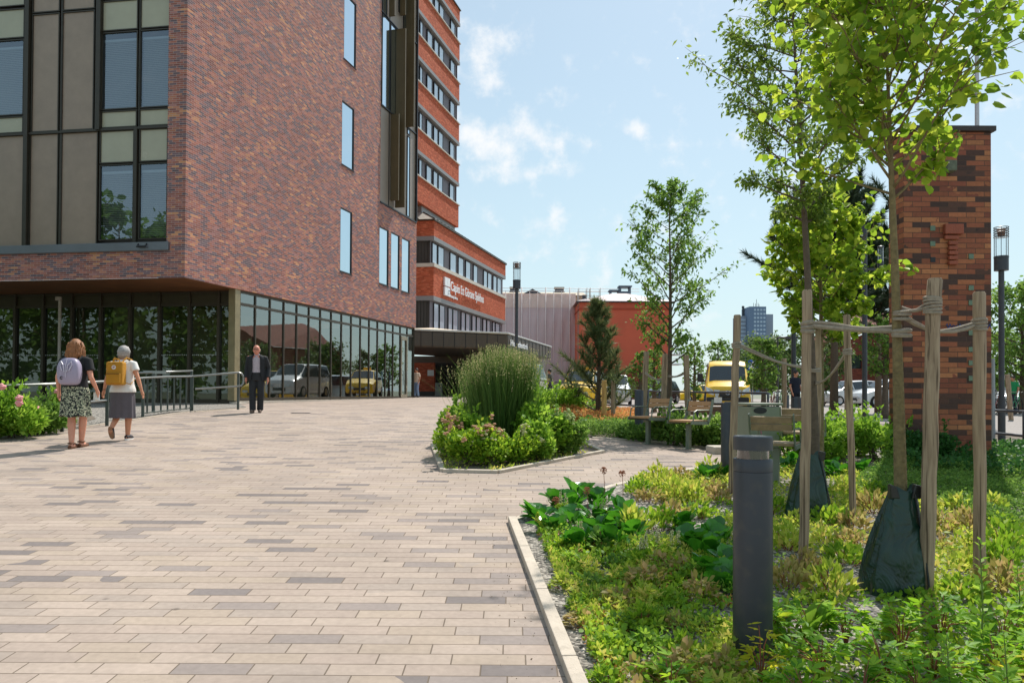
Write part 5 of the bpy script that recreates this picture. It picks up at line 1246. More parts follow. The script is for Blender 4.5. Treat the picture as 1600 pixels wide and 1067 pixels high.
print('feather', len(spots), max(cnt.values()))
# low leafy mounds of the front left bed
mounds = []; rg = np.random.default_rng(31)
for row, (y, xa, xb, st) in enumerate(((872, 862, 990, 36), (895, 865, 1120, 38), (920, 880, 1130, 42), (950, 890, 1130, 46), (985, 905, 1135, 52), (1025, 918, 1140, 58), (1068, 935, 1150, 64), (1110, 950, 1180, 70))):
    x = xa + (row % 2) * st * .5
    while x < xb: mounds.append((x + rg.uniform(-12, 12), y + rg.uniform(-8, 8))); x += st
mounds.sort(); mprot = []
for k, (px, py) in enumerate(mounds):
    p = gp(px, py); s = rg.uniform(.7, 1.25); _, a, i = lab('m', px, py); row_ = 'back' if py < 930 else 'middle' if py < 1010 else 'front'
    i = cnt.get(row_, 0); cnt[row_] = i + 1
    ll = 'low leafy mound in the %s of the kerbside bed, %s from the left' % (row_, ords[i])
    if k < 8:
        t = thing('leafy_mound', ll, 'perennial', tuple(p), 'low leafy mounds of the kerbside bed'); n = 120; a_ = rg.uniform(0, 6.283, n); q = rg.random(n) ** .55; P = np.stack([np.cos(a_) * q * .11, np.sin(a_) * q * .11, .10 * (1 - .75 * q * q) * rg.uniform(.6, 1.1, n)], 1)
        d = nrm(np.stack([np.cos(a_) * q, np.sin(a_) * q, np.full(n, .25)], 1) + rg.normal(0, .3, (n, 3)))
        leaves('foliage', ('lobed', 'oval')[k % 2], P, d, nrm(rg.normal(0, .35, (n, 3)) + [0, 0, 1]), (.048, .040)[k % 2] * rg.uniform(.6, 1.2, n), (L_YG, L_YEL, L_HEDGE, kinds[3], L_YG, kinds[3], L_YEL, L_MID)[k], t)
        mb = MB()
        for i_ in range(0, n, 10): mb.tube([(0, 0, -.01), tuple(P[i_])], .002, 4, cap=False)
        mb.build('stem', M_stemr, t, local=True, recalc=False); mprot.append(t)
    else: t = copy_tree(mprot[int(rg.integers(0, 8))]); t.location = p; t['label'] = ll
    t.rotation_euler.z = rg.uniform(0, 6.28); t.scale = (s, s, s * rg.uniform(.8, 1.5))
# foam flower spikes
M_foam = mat('cream foam flower', srgb(206, 198, 150), .9, 0, .15, 30)
def foam(px, py, lb, seed):
    p = gp(px, py); rg = np.random.default_rng(seed); t = thing('foam_flower', lb, 'perennial', tuple(p), 'cream flower spikes')
    a = rg.uniform(0, 6.28, 26); el = rg.uniform(.3, 1.3, 26); d = np.stack([np.cos(a) * np.cos(el), np.sin(a) * np.cos(el), np.sin(el)], 1)
    leaves('foliage', 'oval', d * .04, d, rdir(26, 1, rg), .09, L_YG, t)
    mb = MB(); st = MB()
    for k in range(5):
        bx, by = rg.normal(0, .025, 2); h = rg.uniform(.16, .24); st.tube([(bx * .4, by * .4, 0), (bx, by, h)], .002, 4)
        for j in range(34):
            q = rg.uniform(.3, 1); w = rg.uniform(0, 6.28); rr = .016 * (1.2 - q * .8); mb.ell((bx + math.cos(w) * rr, by + math.sin(w) * rr, h * q), (.0045, .0045, .0045), 5, 4)
    st.build('stem', M_stem, t, local=True, recalc=False); mb.build('flower_heads', M_foam, t, local=True, recalc=False)
for k, (px, py, lb) in enumerate(((908, 862, 'leftmost cream flower spikes among broad leaves'), (940, 815, 'cream spikes below the brown flower stalks'), (1003, 880, 'cream spikes left of the open gravel patch'), (1025, 868, 'tall cream spikes between the leaf rosettes'), (1052, 872, 'rightmost cream spikes left of the near bollard'), (880, 805, 'cream spikes near the kerb tip'))): foam(px, py, lb, 500 + k)
# dried flower balls on stalks
M_dry = mat('dried brown flower', srgb(160, 96, 66), .9, 0, .2, 20)
for px, py, tpy, lb in ((943, 790, 735, 'dried brown flower ball on a tall stalk, left'), (972, 795, 740, 'dried brown flower ball on a tall stalk, right'), (917, 800, 766, 'short brown flower stalk above the broad leaves'), (868, 812, 782, 'low brown flower stalk near the kerb tip')):
    p = gp(px, py); h = (py - tpy) / FPX * p.y; t = thing('dried_flower', lb, 'flower', tuple(p)); mb = MB().tube([(0, 0, 0), (.01, 0, h * .5), (0, 0, h)], .0028, 5); mb.build('stem', M_stemr, t, local=True)
    m2 = MB(); rr = random.Random(px)
    for j in range(46):
        v = Vector((rr.gauss(0, 1), rr.gauss(0, 1), rr.gauss(0, 1) + .4)).normalized(); m2.tube([(0, 0, h), Vector((0, 0, h)) + v * .032], .0012, 3); m2.ell(Vector((0, 0, h)) + v * .033, (.005, .005, .005), 5, 4)
    m2.build('flower_head', M_dry, t, local=True, recalc=False)
# big lobed leaves in the foreground
L_LOB = leafmat('lobed leaf', [g_(75, 123, 29), g_(100, 152, 36), g_(141, 180, 45), g_(186, 200, 54)], .45)
L_LOBY = leafmat('yellow lobed leaf', [g_(150, 160, 40), g_(196, 192, 50), g_(214, 206, 70)], .5)
def lobed(p, H, R, n, m, seed, lb, ls=.075, name='lobed_leaf_plant'):
    rg = np.random.default_rng(seed); t = thing(name, lb, 'perennial', tuple(p), 'lobed-leaf plants in the foreground'); mb = MB(); P, D = [], []
    for k in range(n):
        a = rg.uniform(0, 6.283); r = R * rg.uniform(.2, 1); h = H * rg.uniform(.45, 1.0) * (1 - .3 * r / R); e = np.array([math.cos(a) * r, math.sin(a) * r, h])
        mb.tube([(0, 0, -.02), (e[0] * .35, e[1] * .35, h * .7), tuple(e)], [.0035, .0028, .0016], 4, cap=False)
        for j in range(4):
            aa = a + rg.uniform(-1.2, 1.2); dd = np.array([math.cos(aa), math.sin(aa), rg.uniform(-.1, .45)]); P.append(e + rg.normal(0, .012, 3) - [0, 0, .02 * j]); D.append(dd)
    P = np.array(P); D = np.array(D); k = len(P); leaves('foliage', 'lobed', P, D, nrm(rg.normal(0, .35, (k, 3)) + [0, 0, 1]), ls * rg.uniform(.6, 1.2, k), m, t)
    mb.build('stem', M_stemr, t, local=True, recalc=False); return t
rg = np.random.default_rng(5)
lspots = []
for (d, xa, xb, st) in ((3.95, 1190, 1600, 74), (3.55, 1120, 1640, 84), (3.2, 1060, 1660, 96), (2.9, 1090, 1680, 100), (2.65, 1060, 1690, 112)):
    x = xa
    while x < xb: lspots.append((x + rg.uniform(-18, 18), d + rg.uniform(-.08, .08))); x += st
lspots = [q for q in lspots if not (1105 < q[0] < 1235 and 3.0 < q[1] < 3.85)]
for k, (px, d) in enumerate(sorted(lspots)):
    p = gd(px, d); _, a, i = lab('l', px, 612 + FPX * (CAMZ - p.z) / d)
    kk = 1 if k % 6 == 3 else 0
    lobed(p, .19 + .06 * rg.random() + .03 * (d - 2.6), .16, 15, (L_LOB, L_LOBY)[kk], 600 + k, 'plant with %s three-lobed leaves in the foreground, %s from the left' % (('green', 'yellow')[kk], ords[k]), ls=.078)
lobed(gd(1190, 3.45), .36, .07, 8, L_LOBY, 690, 'tall red-stemmed plant with bright yellow lobed leaves before the near bollard', ls=.06)
# big single leaf and tall weeds
t = rosette('dock_plant', 'tall upright oval green leaf between the stake and the near bollard', gd(1262, 3.9), .03, 5, .2, 'paddle', L_HEDGE, 701, 'perennial', None, .8, lo=1.0)
def weed(p, H, seed, lb):
    rg = np.random.default_rng(seed); t = thing('tall_weed', lb, 'weed', tuple(p), 'tall weeds at the right'); mb = MB(); n = 60; q = np.sort(rg.uniform(.12, 1, n)); a = np.arange(n) * 2.4
    mb.tube([(0, 0, -.02), (.01, 0, H * .5), (0, .01, H)], [.005, .004, .0015], 5); mb.build('stem', M_stem, t, local=True)
    d = np.stack([np.cos(a), np.sin(a), np.full(n, .7)], 1); P = np.stack([np.cos(a) * .004, np.sin(a) * .004, q * H], 1)
    leaves('foliage', 'slim', P, nrm(d + rg.normal(0, .2, (n, 3))), rdir(n, 1, rg), .085 * (1.1 - .75 * q), L_HEDGE, t)
for k, (px, d, H, lb) in enumerate(((1532, 3.7, .62, 'tallest green weed stalk at the right in front of the stake'), (1480, 3.1, .36, 'lower weed stalk left of the tallest one'), (1570, 3.0, .42, 'weed stalk at the far right corner'), (1400, 3.0, .24, 'short weed stalk before the large watering bag'), (1590, 4.2, .34, 'weed stalk at the right edge beyond the stakes'))): weed(gd(px, d), H, 710 + k, lb)
# ---- peonies on the left
F_PEO = mat('pink peony', srgb(232, 160, 160), .7, 0, .15, 30)
def peony(px, py, r, lb, fl, seed, m=L_HEDGE):
    p = gp(px, py); t = shrub('peony_bush', lb, tuple(p), r, int(2600 * r[0] / .5), 'slim', .11, m, seed, group='peony bushes by the railing', upd=.5)
    rr = random.Random(seed)
    for (fx, fy) in fl:
        q = dp(fx, fy, p.y - r[1] * .75) - Vector(p); m1 = MB()
        m1.ell(q, (.05, .05, .042), 8, 6)
        for j in range(16): 
            v = Vector((rr.gauss(0, 1), rr.gauss(0, 1), rr.gauss(0, .7) + .2)).normalized(); m1.ell(q + v * .04, (.03, .03, .022), 6, 4)
        m1.build('flower', F_PEO, t, local=True, recalc=False)
peony(18, 684, (.62, .5, .76), 'large peony bush with pink blooms at the left edge', [(30, 622), (30, 630), (3, 604)], 801)
peony(62, 678, (.5, .42, .62), 'peony bush with a pink bloom between the large one and the railing post', [(57, 639), (33, 652)], 802, L_MID)
peony(95, 668, (.36, .36, .66), 'peony bush behind the first walking woman', [(84, 635), (90, 612), (106, 662)], 803)
peony(-40, 688, (.6, .5, .85), 'peony bush just beyond the left edge', [], 804)
# ============================================================ street furniture
def woodmat(name, a, b_, sc=1.0):
    m, nt, b, N, L = newmat(name)
    tc = N('ShaderNodeTexCoord'); mp = N('ShaderNodeMapping'); mp.inputs['Scale'].default_value = (22 * sc, 22 * sc, 1.6 * sc); L(tc.outputs['Object'], mp.inputs[0])
    no = N('ShaderNodeTexNoise'); no.inputs['Scale'].default_value = 1.6; no.inputs['Detail'].default_value = 7; no.inputs['Distortion'].default_value = .8; L(mp.outputs[0], no.inputs['Vector'])
    mp2 = N('ShaderNodeMapping'); mp2.inputs['Scale'].default_value = (60, 60, .9); L(tc.outputs['Object'], mp2.inputs[0])
    n2 = N('ShaderNodeTexNoise'); n2.inputs['Scale'].default_value = 1; n2.inputs['Detail'].default_value = 3; L(mp2.outputs[0], n2.inputs['Vector'])
    c = ramp(nt, no.outputs[0], [(.3, a), (.62, b_)]); mx = N('ShaderNodeMix'); mx.data_type = 'RGBA'; mx.blend_type = 'MULTIPLY'; mx.inputs[0].default_value = 1; L(c, mx.inputs[6])
    L(ramp(nt, n2.outputs[0], [(.36, (.35, .33, .3)), (.44, (1, 1, 1))]), mx.inputs[7]); L(mx.outputs[2], b.inputs['Base Color']); b.inputs['Roughness'].default_value = .85
    bp = N('ShaderNodeBump'); bp.inputs['Strength'].default_value = .7; bp.inputs['Distance'].default_value = .004; L(n2.outputs[0], bp.inputs['Height']); L(bp.outputs[0], b.inputs['Normal']); return m
M_stake = woodmat('weathered stake wood', srgb(134, 112, 90), srgb(176, 152, 126))
M_stake2 = woodmat('fresh yellow stake wood', srgb(190, 140, 78), srgb(220, 176, 110))
M_strap = mat('grey tie strap', srgb(162, 148, 132), .85, 0, .2, 40, .5, 200)
def stake(px, ybase, ytop, r, label, d=None, dxt=0, m=M_stake, group=None, name='tree_stake'):
    p = gp(px, ybase) if d is None else gd(px, d)
    top = dp(px + dxt, ytop, p.y); t = thing(name, label, 'stake', tuple(p), group)
    rr = random.Random(int(px)); n = 10; pts = [Vector((0, 0, -.08)).lerp(top - p, i / n) + Vector((rr.gauss(0, .003), rr.gauss(0, .003), 0)) * (0 < i < n) for i in range(n + 1)]
    pts[-1] = pts[-1] - Vector((0, 0, .012)); pts.append(top - p)
    MB().tube(pts, [r * (1 + rr.gauss(0, .02)) for _ in range(n + 1)] + [r * .82], 14).build('post', m, t, local=True)
    return p, top
s1 = stake(1256, 892, 453, .033, 'weathered wooden stake left of the lime tree, its top crossed by the thick strap', dxt=5, group='stakes round the nearest tree')
s2 = stake(1446, 932, 435, .044, 'thickest and nearest wooden stake directly right of the lime trunk', dxt=15, group='stakes round the nearest tree')
s3 = stake(1530, 912, 456, .038, 'straight wooden stake standing rightmost in front of the brick pillar', dxt=0, group='stakes round the nearest tree')
s4 = stake(1333, 816, 492, .030, 'slim leaning stake between the two watering bags', dxt=-10, group='stakes round the tree with the smaller bag')
s5 = stake(1143, 772, 492, .040, 'wooden stake directly left of the near bollard top', dxt=9, group='stakes round the tree with the smaller bag')
s6 = stake(1280, 700, 514, .038, 'wooden stake behind the left thick strap end, its foot hidden by the smaller bag', d=9.3, dxt=-1, group='stakes round the tree with the smaller bag')
s7 = stake(1226, 650, 560, .05, 'wooden stake behind the grey green bin', d=15, dxt=-1, group='stakes farther back')
s8 = stake(1324, 640, 555, .07, 'pale stake behind the bright hedge near the white cars', d=19, group='stakes farther back')
for px, yt, d, dx, lb in ((1004, 549, 14.6, 6, 'left stake of the airy young tree'), (1036, 553, 14.2, 3, 'middle stake of the airy young tree'), (1076, 555, 14.4, -4, 'right stake of the airy young tree')): stake(px, 0, yt, .055, lb, d=d, dxt=dx, group='stakes of the airy young tree')
stake(944, 0, 594, .055, 'yellow wooden post right of the small pine', d=16.4, m=M_stake2, group='yellow posts by the small pine'); stake(958, 0, 594, .05, 'darker wooden post beside the yellow one', d=16.8, group='yellow posts by the small pine')
stake(1580, 0, 585, .08, 'leaning pale stake by the bicycles at the right edge', d=26, dxt=-6, group='stakes farther back')
def tie(pts, r, label, loops, name='tree_tie'):
    o = Vector(pts[0]); t = thing(name, label, 'tie', tuple(o)); rel = [Vector(p) - o for p in pts]
    m1 = MB(); q = []
    for i in range(len(rel) - 1):
        for k in range(6): q.append(rel[i].lerp(rel[i + 1], k / 6))
    q.append(rel[-1]); n = len(q)
    for i in range(n): q[i] = q[i] + Vector((0, 0, -1)) * 4 * loops[2] * (i / (n - 1)) * (1 - i / (n - 1))
    m1.tube(q, r, 7); m1.tube([a + Vector((0, 0, r * 1.1)) + Vector((0, 0, .01)) * math.sin(i * 1.3) for i, a in enumerate(q)], r * .6, 6); m1.build('strap', M_strap, t, local=True)
    for (c, rad, w) in loops[:2]:
        if c is None: continue
        c = Vector(c) - o; m2 = MB()
        for j in range(w):
            z = (j - w / 2) * r * 1.5; m2.tube([c + Vector((math.cos(a) * rad, math.sin(a) * rad, z + .006 * math.sin(a + j))) for a in [2 * math.pi * k / 14 for k in range(15)]], r * .8, 5)
        m2.build('wrap', M_strap, t, local=True)
TA = lambda py: Vector((dp(1409, 600, 4.85).x, 4.85, dp(1409, py, 4.85).z))
e = dp(1262, 508, s1[0].y); tie([e, TA(517)], .019, 'thick strap from the left stake to the lime trunk', [(e, .037, 3), (TA(517), .05, 2), .01])
e = dp(1457, 475, s2[0].y); tie([e, TA(485)], .012, 'strap from the thick near stake to the lime trunk', [(e, .048, 6), (TA(487), .05, 2), .02])
e = dp(1530, 505, s3[0].y); tie([e, TA(494)], .013, 'strap from the rightmost stake sagging to the lime trunk', [(e, .042, 4), (TA(496), .05, 1), .08])
TB = lambda py: Vector((B0.x - .02, B0.y, dp(1265, py, B0.y).z))
e = dp(1151, 538, s5[0].y); tie([e, TB(577)], .014, 'strap from the stake by the near bollard to the slender tree', [(e, .045, 3), (TB(577), .05, 2), .05])
e = dp(1324, 548, s4[0].y); tie([e, TB(600)], .012, 'strap from the slim leaning stake to the slender tree', [(e, .034, 3), (None, 0, 0), .07])
q = gd(1008, 14.6); tie([dp(1008, 583, 14.5), dp(1038, 592, 14.3)], .018, 'pale rope between two stakes of the airy young tree', [(None, 0, 0), (None, 0, 0), .06]); tie([dp(1072, 582, 14.4), dp(1044, 588, 15)], .016, 'thin rope from the right stake to the airy young tree', [(None, 0, 0), (None, 0, 0), .04])
# watering bags
def bagmat():
    m, nt, b, N, L = newmat('dark green tarpaulin'); b.inputs['Base Color'].default_value = srgb(14, 46, 36); b.inputs['Roughness'].default_value = .33; b.inputs['Specular IOR Level'].default_value = .55
    tc = N('ShaderNodeTexCoord'); no = N('ShaderNodeTexNoise'); no.inputs['Scale'].default_value = 3.5; no.inputs['Detail'].default_value = 3; no.inputs['Distortion'].default_value = 1.6; L(tc.outputs['Object'], no.inputs['Vector'])
    wv = N('ShaderNodeTexChecker'); wv.inputs['Scale'].default_value = 260; L(tc.outputs['Object'], wv.inputs['Vector'])
    bp = N('ShaderNodeBump'); bp.inputs['Strength'].default_value = .9; bp.inputs['Distance'].default_value = .05; L(no.outputs[0], bp.inputs['Height'])
    b2 = N('ShaderNodeBump'); b2.inputs['Strength'].default_value = .12; b2.inputs['Distance'].default_value = .002; L(wv.outputs[0], b2.inputs['Height']); L(bp.outputs[0], b2.inputs['Normal']); L(b2.outputs[0], b.inputs['Normal'])
    L(ramp(nt, no.outputs[0], [(.3, srgb(12, 38, 30)), (.7, srgb(22, 62, 48))]), b.inputs['Base Color']); return m
M_bag = bagmat()
def bag(px, d, H, wb, wt, label, seed, lean=0):
    p = gd(px, d); t = thing('watering_bag', label, 'bag', tuple(p), 'green watering bags'); rr = random.Random(seed); n = 48; rings = []; ph = [rr.uniform(0, 6) for _ in range(8)]
    for i in range(19):
        s = i / 18; z = H * s; w = (wb * (1 - s) ** .8 + wt * s ** .5 * .55) * (1.02 if s > .02 else .92) ; w = wb + (wt - wb) * (s ** 1.25); w *= (1 + .06 * math.sin(math.pi * s)); dpt = w * (.8 - .22 * s)
        ring = []
        for k in range(n):
            a = 2 * math.pi * k / n
            f = 1 + .06 * (.4 + s) * math.sin(5 * a + ph[0] + 2 * s) + .05 * math.sin(9 * a + ph[1] - 3 * s) * (.3 + s) + .03 * math.sin(17 * a + ph[2] + 5 * s) * s
            c, q = math.cos(a), math.sin(a); k_ = .72
            x = w / 2 * f * abs(c) ** k_ * (1 if c > 0 else -1); y = dpt / 2 * f * abs(q) ** k_ * (1 if q > 0 else -1)
            ring.append((x + lean * s * H, y, z + (0 if i == 0 else .012 * math.sin(3 * a + ph[3]) * s) + (.03 * abs(c) if i == 18 else 0)))
        rings.append(ring)
    rings.append([(x * .55 + lean * H * .45, y * .5, z - .05) for x, y, z in rings[-1]]); rings.append([(x * .6 + lean * H * .4, y * .6, z - .12) for x, y, z in rings[-1]])
    MB().rings(rings).build('bag_body', M_bag, t, local=True)
    sm = MB(); pts = [((wb + (wt - wb) * s ** 1.25) * .5 * .8 + lean * s * H, -(wb + (wt - wb) * s ** 1.25) * .40 * (.8 - .22 * s) / .8, H * s) for s in [i / 10 for i in range(11)]]
    sm.tube(pts, .006, 5); sm.build('zip_seam', M_black_plastic, t, local=True)
    for sx in (-1, 1):
        fl = MB(); c = Vector((sx * wt * .45 + lean * H, -.03, H)); fl.hexa([c + Vector(v) for v in ((-.03, -.02, -.05), (.035, -.02, -.05), (.035, .02, -.05), (-.03, .02, -.05), (-.02 + sx * .015, -.03, .045), (.03 + sx * .02, -.02, .03), (.03 + sx * .02, .02, .03), (-.02 + sx * .015, .015, .045))])
        fl.build('top_flap', mat('black tarpaulin', (.02, .022, .022), .35), t, local=True, bevel=.008)
bag(1393, 4.8, .66, .40, .15, 'large wrinkled dark green watering bag round the lime trunk', 1, .10)
bag(1263, 6.85, .60, .40, .17, 'smaller dark green watering bag behind the left stake', 2, .03)
bag(1058, 14.7, .62, .40, .16, 'distant dark green watering bag behind the left chair', 3)

# bollard lights
def bollard(px, d, label, H=1.1, r=.098, lens=True, ytop=None, name='bollard_light'):
    p = gd(px, d)
    if ytop is not None: H = dp(px, ytop, d).z - p.z
    t = thing(name, label, 'bollard', tuple(p), 'anthracite bollard lights')
    if lens:
        MB().lathe([(r, -.05), (r, H - .185), (r * .99, H - .18)], n=32).lathe([(r, H - .178), (r, H - .12), (r * .97, H - .115)], n=32).build('post', M_grey_metal, t, local=True)
        l_ = MB().lathe([(r * .84, H - .115), (r * .84, H - .07)], n=32).build('lens', glassmat('lens glass', (.45, .47, .5), .15, (1, 1, 1), .05), t, local=True)
        lm = MB()
        for k in range(14): a = 2 * math.pi * k / 14; lm.tube([(math.cos(a) * r * .62, math.sin(a) * r * .62, H - .115), (math.cos(a) * r * .62, math.sin(a) * r * .62, H - .07)], .0035, 5)
        lm.lathe([(r * .4, H - .115), (r * .3, H - .07)], n=16); lm.build('reflector', M_grey_metal, l_, local=True)
        MB().lathe([(r, H - .07), (r, H - .006), (r * .95, H)], n=32).build('cap', M_grey_metal, t, local=True)
    else: MB().lathe([(r, -.05), (r, H - .01), (r * .94, H)], n=20).build('post', M_grey_metal, t, local=True); MB().lathe([(r * .6, H), (r * .55, H + .012)], n=12).build('cap', M_grey_metal, t, local=True)
bollard(1176.5, 3.78, 'large near anthracite bollard light standing in the foreground plants', ytop=681)
bollard(1139, 9.3, 'dark bollard directly left of the near stake beside the grey green bin', ytop=629, lens=False)
bollard(998.5, 14.0, 'dark bollard behind the left chair seat', ytop=610, lens=False, r=.085)
bollard(1008, 15.2, 'dark bollard half hidden just right of its neighbour by the left chair', ytop=608.5, lens=False, r=.085)
bollard(1246, 13.5, 'slim dark bollard behind the chair backs left of the strap stake', ytop=621, lens=False, r=.09)
bollard(1228, 24, 'far dark bollard near the parked bicycles', ytop=617, lens=False, r=.1)

# lamp posts
def lamp(px, d, ytop, label, base_r=.055, headw=.27, name='lamp_post'):
    p = gd(px, d); H = dp(px, ytop, d).z - p.z; t = thing(name, label, 'street lamp', tuple(p), 'post lamps with glass cylinder heads')
    r = headw / 2; MB().tube([(0, 0, -.05), (0, 0, .9)], base_r * 1.3, 16).tube([(0, 0, .9), (0, 0, H - .92)], base_r, 16).build('post', M_grey_metal, t, local=True)
    h = MB().lathe([(r, H - .92), (r, H - .66)], n=24).lathe([(r * 1.03, H - .658), (r * 1.03, H - .62)], n=24).build('lamp_base', M_grey_metal, t, local=True)
    cg = MB()
    for k in range(8): a = 2 * math.pi * k / 8 + .2; cg.tube([(math.cos(a) * r * .93, math.sin(a) * r * .93, H - .62), (math.cos(a) * r * .93, math.sin(a) * r * .93, H - .01)], .006, 5)
    for z in (H - .01, H - .06, H - .11, H - .16, H - .21): cg.tube([(math.cos(a) * r, math.sin(a) * r, z) for a in [2 * math.pi * k / 20 for k in range(21)]], .009, 5)
    cg.build('lamp_cage', M_grey_metal, t, local=True)
    MB().lathe([(r * .5, H - .2), (r * .62, H - .03)], n=16).build('reflector', mat('copper reflector', srgb(150, 110, 92), .4, .4), t, local=True)
    MB().lathe([(r * .9, H - .61), (r * .9, H - .22)], n=24).build('lamp_glass', glassmat('lamp glass', (.93, .95, .96), .05, (1, 1, 1), .02), t, local=True)
lamp(1565, 15.5, 355, 'tall anthracite lamp post right of the brick pillar'); lamp(806.5, 25.5, 410, 'anthracite lamp post rising behind the tall reed grass')
# pole with a side luminaire
p = gd(1351, 18); H = dp(1351, 352, 18).z - p.z; t = thing('lamp_pole', 'anthracite pole with a side lantern between the lime trees', 'street lamp', tuple(p))
MB().tube([(0, 0, -.05), (0, 0, H)], .058, 14).build('post', M_grey_metal, t, local=True)
zz = dp(1375, 419, 18).z - p.z; xx = dp(1376, 419, 18).x - p.x
MB().box((xx / 2, 0, zz - .03), (xx, .05, .05)).build('arm', M_grey_metal, t, local=True)
h = MB().lathe([(.07, 0), (.07, .16)], (xx, 0, zz), 14).lathe([(.075, .5), (.075, .53), (.06, .54)], (xx, 0, zz), 14).build('lantern', M_grey_metal, t, local=True); MB().lathe([(.06, .16), (.06, .5)], (xx, 0, zz), 14).build('lamp_glass', MATS['lamp glass'], h, local=True)
MB().box((-.07, -.02, zz + .1), (.05, .01, .34)).build('notice', M_white, t, local=True)
def simplepole(px, d, ytop, r, label, m=M_grey_metal, name='lamp_pole', arm=None, cat='pole'):
    p = gd(px, d); H = dp(px, ytop, d).z - p.z; t = thing(name, label, cat, tuple(p)); MB().tube([(0, 0, -.05), (0, 0, H)], [r, r * .8], 12).build('post', m, t, local=True)
    MB().lathe([(r * 1.8, 0), (r * 1.8, .03), (r * 1.05, .06)], n=14).build('foot', m, t, local=True)
    if arm: MB().tube([(0, 0, H - .02), (arm, 0, H)], .05, 8).box((arm, 0, H - .02), (.6, .25, .12)).build('lamp_head', m, t, local=True, bevel=.02)
simplepole(1240, 31, 462, .11, 'tall dark pole behind the slender tree', cat='pole'); simplepole(1215, 38, 527, .06, 'thin street lamp with a short arm before the distant trees', arm=.7, cat='street lamp')
simplepole(1527.5, 27, -60, .085, 'tall pale flagpole behind the brick pillar', mat('pale pole paint', srgb(190, 186, 190), .4, .2), 'flagpole', cat='flagpole')
simplepole(1552, 14.2, 560, .035, 'thin pale post just right of the brick pillar', mat('pale post', srgb(150, 156, 160), .5, .3), 'sign_post', cat='post')
# crossing sign
p = gd(1176, 46); t = thing('crossing_sign', 'blue pedestrian crossing sign beside the yellow van', 'traffic sign', tuple(p)); zc = dp(1176, 570, 46).z - p.z
MB().tube([(0, 0, 0), (0, 0, zc + .3)], .035, 8).build('post', M_steel, t, local=True)
MB().box((0, -.06, zc), (.62, .03, .62)).build('sign_plate', mat('sign blue', srgb(34, 92, 178), .5), t, local=True, bevel=.01)
m1 = MB(); m1.add([(-.27, -.078, zc - .24), (.27, -.078, zc - .24), (0, -.078, zc + .27)], [(0, 1, 2)]); m1.build('sign_triangle', M_white, t, local=True, recalc=False)
m1 = MB(); y = -.084; m1.lathe([(.035, -.004), (.035, .004)], (0, y, zc + .1), 8); m1.box((0, y, zc - .02), (.06, .01, .16)); m1.tube([(0, y, zc - .09), (-.08, y, zc - .21)], .018, 5); m1.tube([(0, y, zc - .09), (.08, y, zc - .21)], .018, 5); m1.tube([(0, y, zc + .03), (-.08, y, zc - .04)], .013, 5); m1.tube([(0, y, zc + .03), (.08, y, zc - .04)], .013, 5); m1.build('sign_figure', M_black, t, local=True)

# single seats
def chair(px, d, face, label, wood, sh=.45):
    p = gd(px, d); t = thing('single_seat', label, 'chair', tuple(p), 'wooden single seats on posts', math.atan2(face[1], face[0]) - math.pi / 2)
    # local: faces +y
    MB().box((0, 0, sh / 2 - .02), (.07, .07, sh - .02)).box((0, 0, .006), (.16, .16, .012)).build('leg', M_bench_steel, t, local=True, bevel=.006)
    st = MB()
    for k in range(5): st.box((0, -.17 + k * .088, sh + .02), (.46, .08, .035))
    st.build('seat', wood, t, local=True, bevel=.006)
    bk = MB()
    for k in range(2): bk.box((0, -.285 - k * .022, sh + .22 + k * .085), (.46, .03, .08), rx=.25)
    bk.build('backrest', wood, t, local=True, bevel=.006)
    for sx in (-1, 1):
        x = sx * .245; fr = MB()
        for a, b in (((.24, sh), (-.2, sh - .015)), ((-.2, sh - .015), (-.26, sh + .12)), ((-.26, sh + .12), (-.325, sh + .36))):
            dy, dz = b[0] - a[0], b[1] - a[1]; L_ = math.hypot(dy, dz); fr.box((x, (a[0] + b[0]) / 2, (a[1] + b[1]) / 2), (.012, L_ + .03, .055), rx=math.atan2(dz, dy))
        fr.build('side_frame', M_bench_steel, t, local=True)
        MB().tube([(x, -.285, sh + .2), (x, .1, sh + .2), (x, .17, sh + .17), (x, .2, sh + .02)], .011, 8).build('armrest', M_bench_steel, t, local=True)
chair(1013, 12.9, (-.78, -.62), 'leftmost wooden single seat facing left before the green plants', M_bench_wood)
chair(1076, 12.3, (-.78, -.62), 'wooden single seat facing left beside the dark bollard', M_bench_wood)
chair(1213, 8.7, (.5, .86), 'weathered single seat turned away, its grey backrest just left of the strap stake', M_bench_wood_grey, .46)
chair(1256, 9.9, (.5, .86), 'weathered single seat turned away behind the strap stake', M_bench_wood_grey, .46)
p = gd(1142, 17.5); t = thing('park_bench', 'dark brown wooden bench below the yellow van', 'bench', tuple(p)); m1 = MB()
for k in range(3): m1.box((0, -.15 + k * .14, .44), (1.8, .12, .04))
m1.build('seat', mat('dark brown slats', srgb(112, 82, 62), .7, 0, .2, 6), t, local=True, bevel=.006); m1 = MB()
for k in range(2): m1.box((0, .24, .62 + k * .15), (1.8, .03, .12))
m1.build('backrest', MATS['dark brown slats'], t, local=True, bevel=.006)
for x in (-.75, .75): MB().box((x, 0, .21), (.06, .4, .42)).box((x, .22, .5), (.06, .05, .6)).build('leg', M_grey_metal, t, local=True)
t.scale = (1, 1, .76)
# low granite block near the chairs
p = gd(1133, 11.7); MB().box((p.x, p.y, p.z + .05), (.5, .4, .14), .1).build('stone_block', M_concrete, bevel=.03, label='low pale stone slab at the foot of the hedge beside the dark bollard', cat='stone slab')
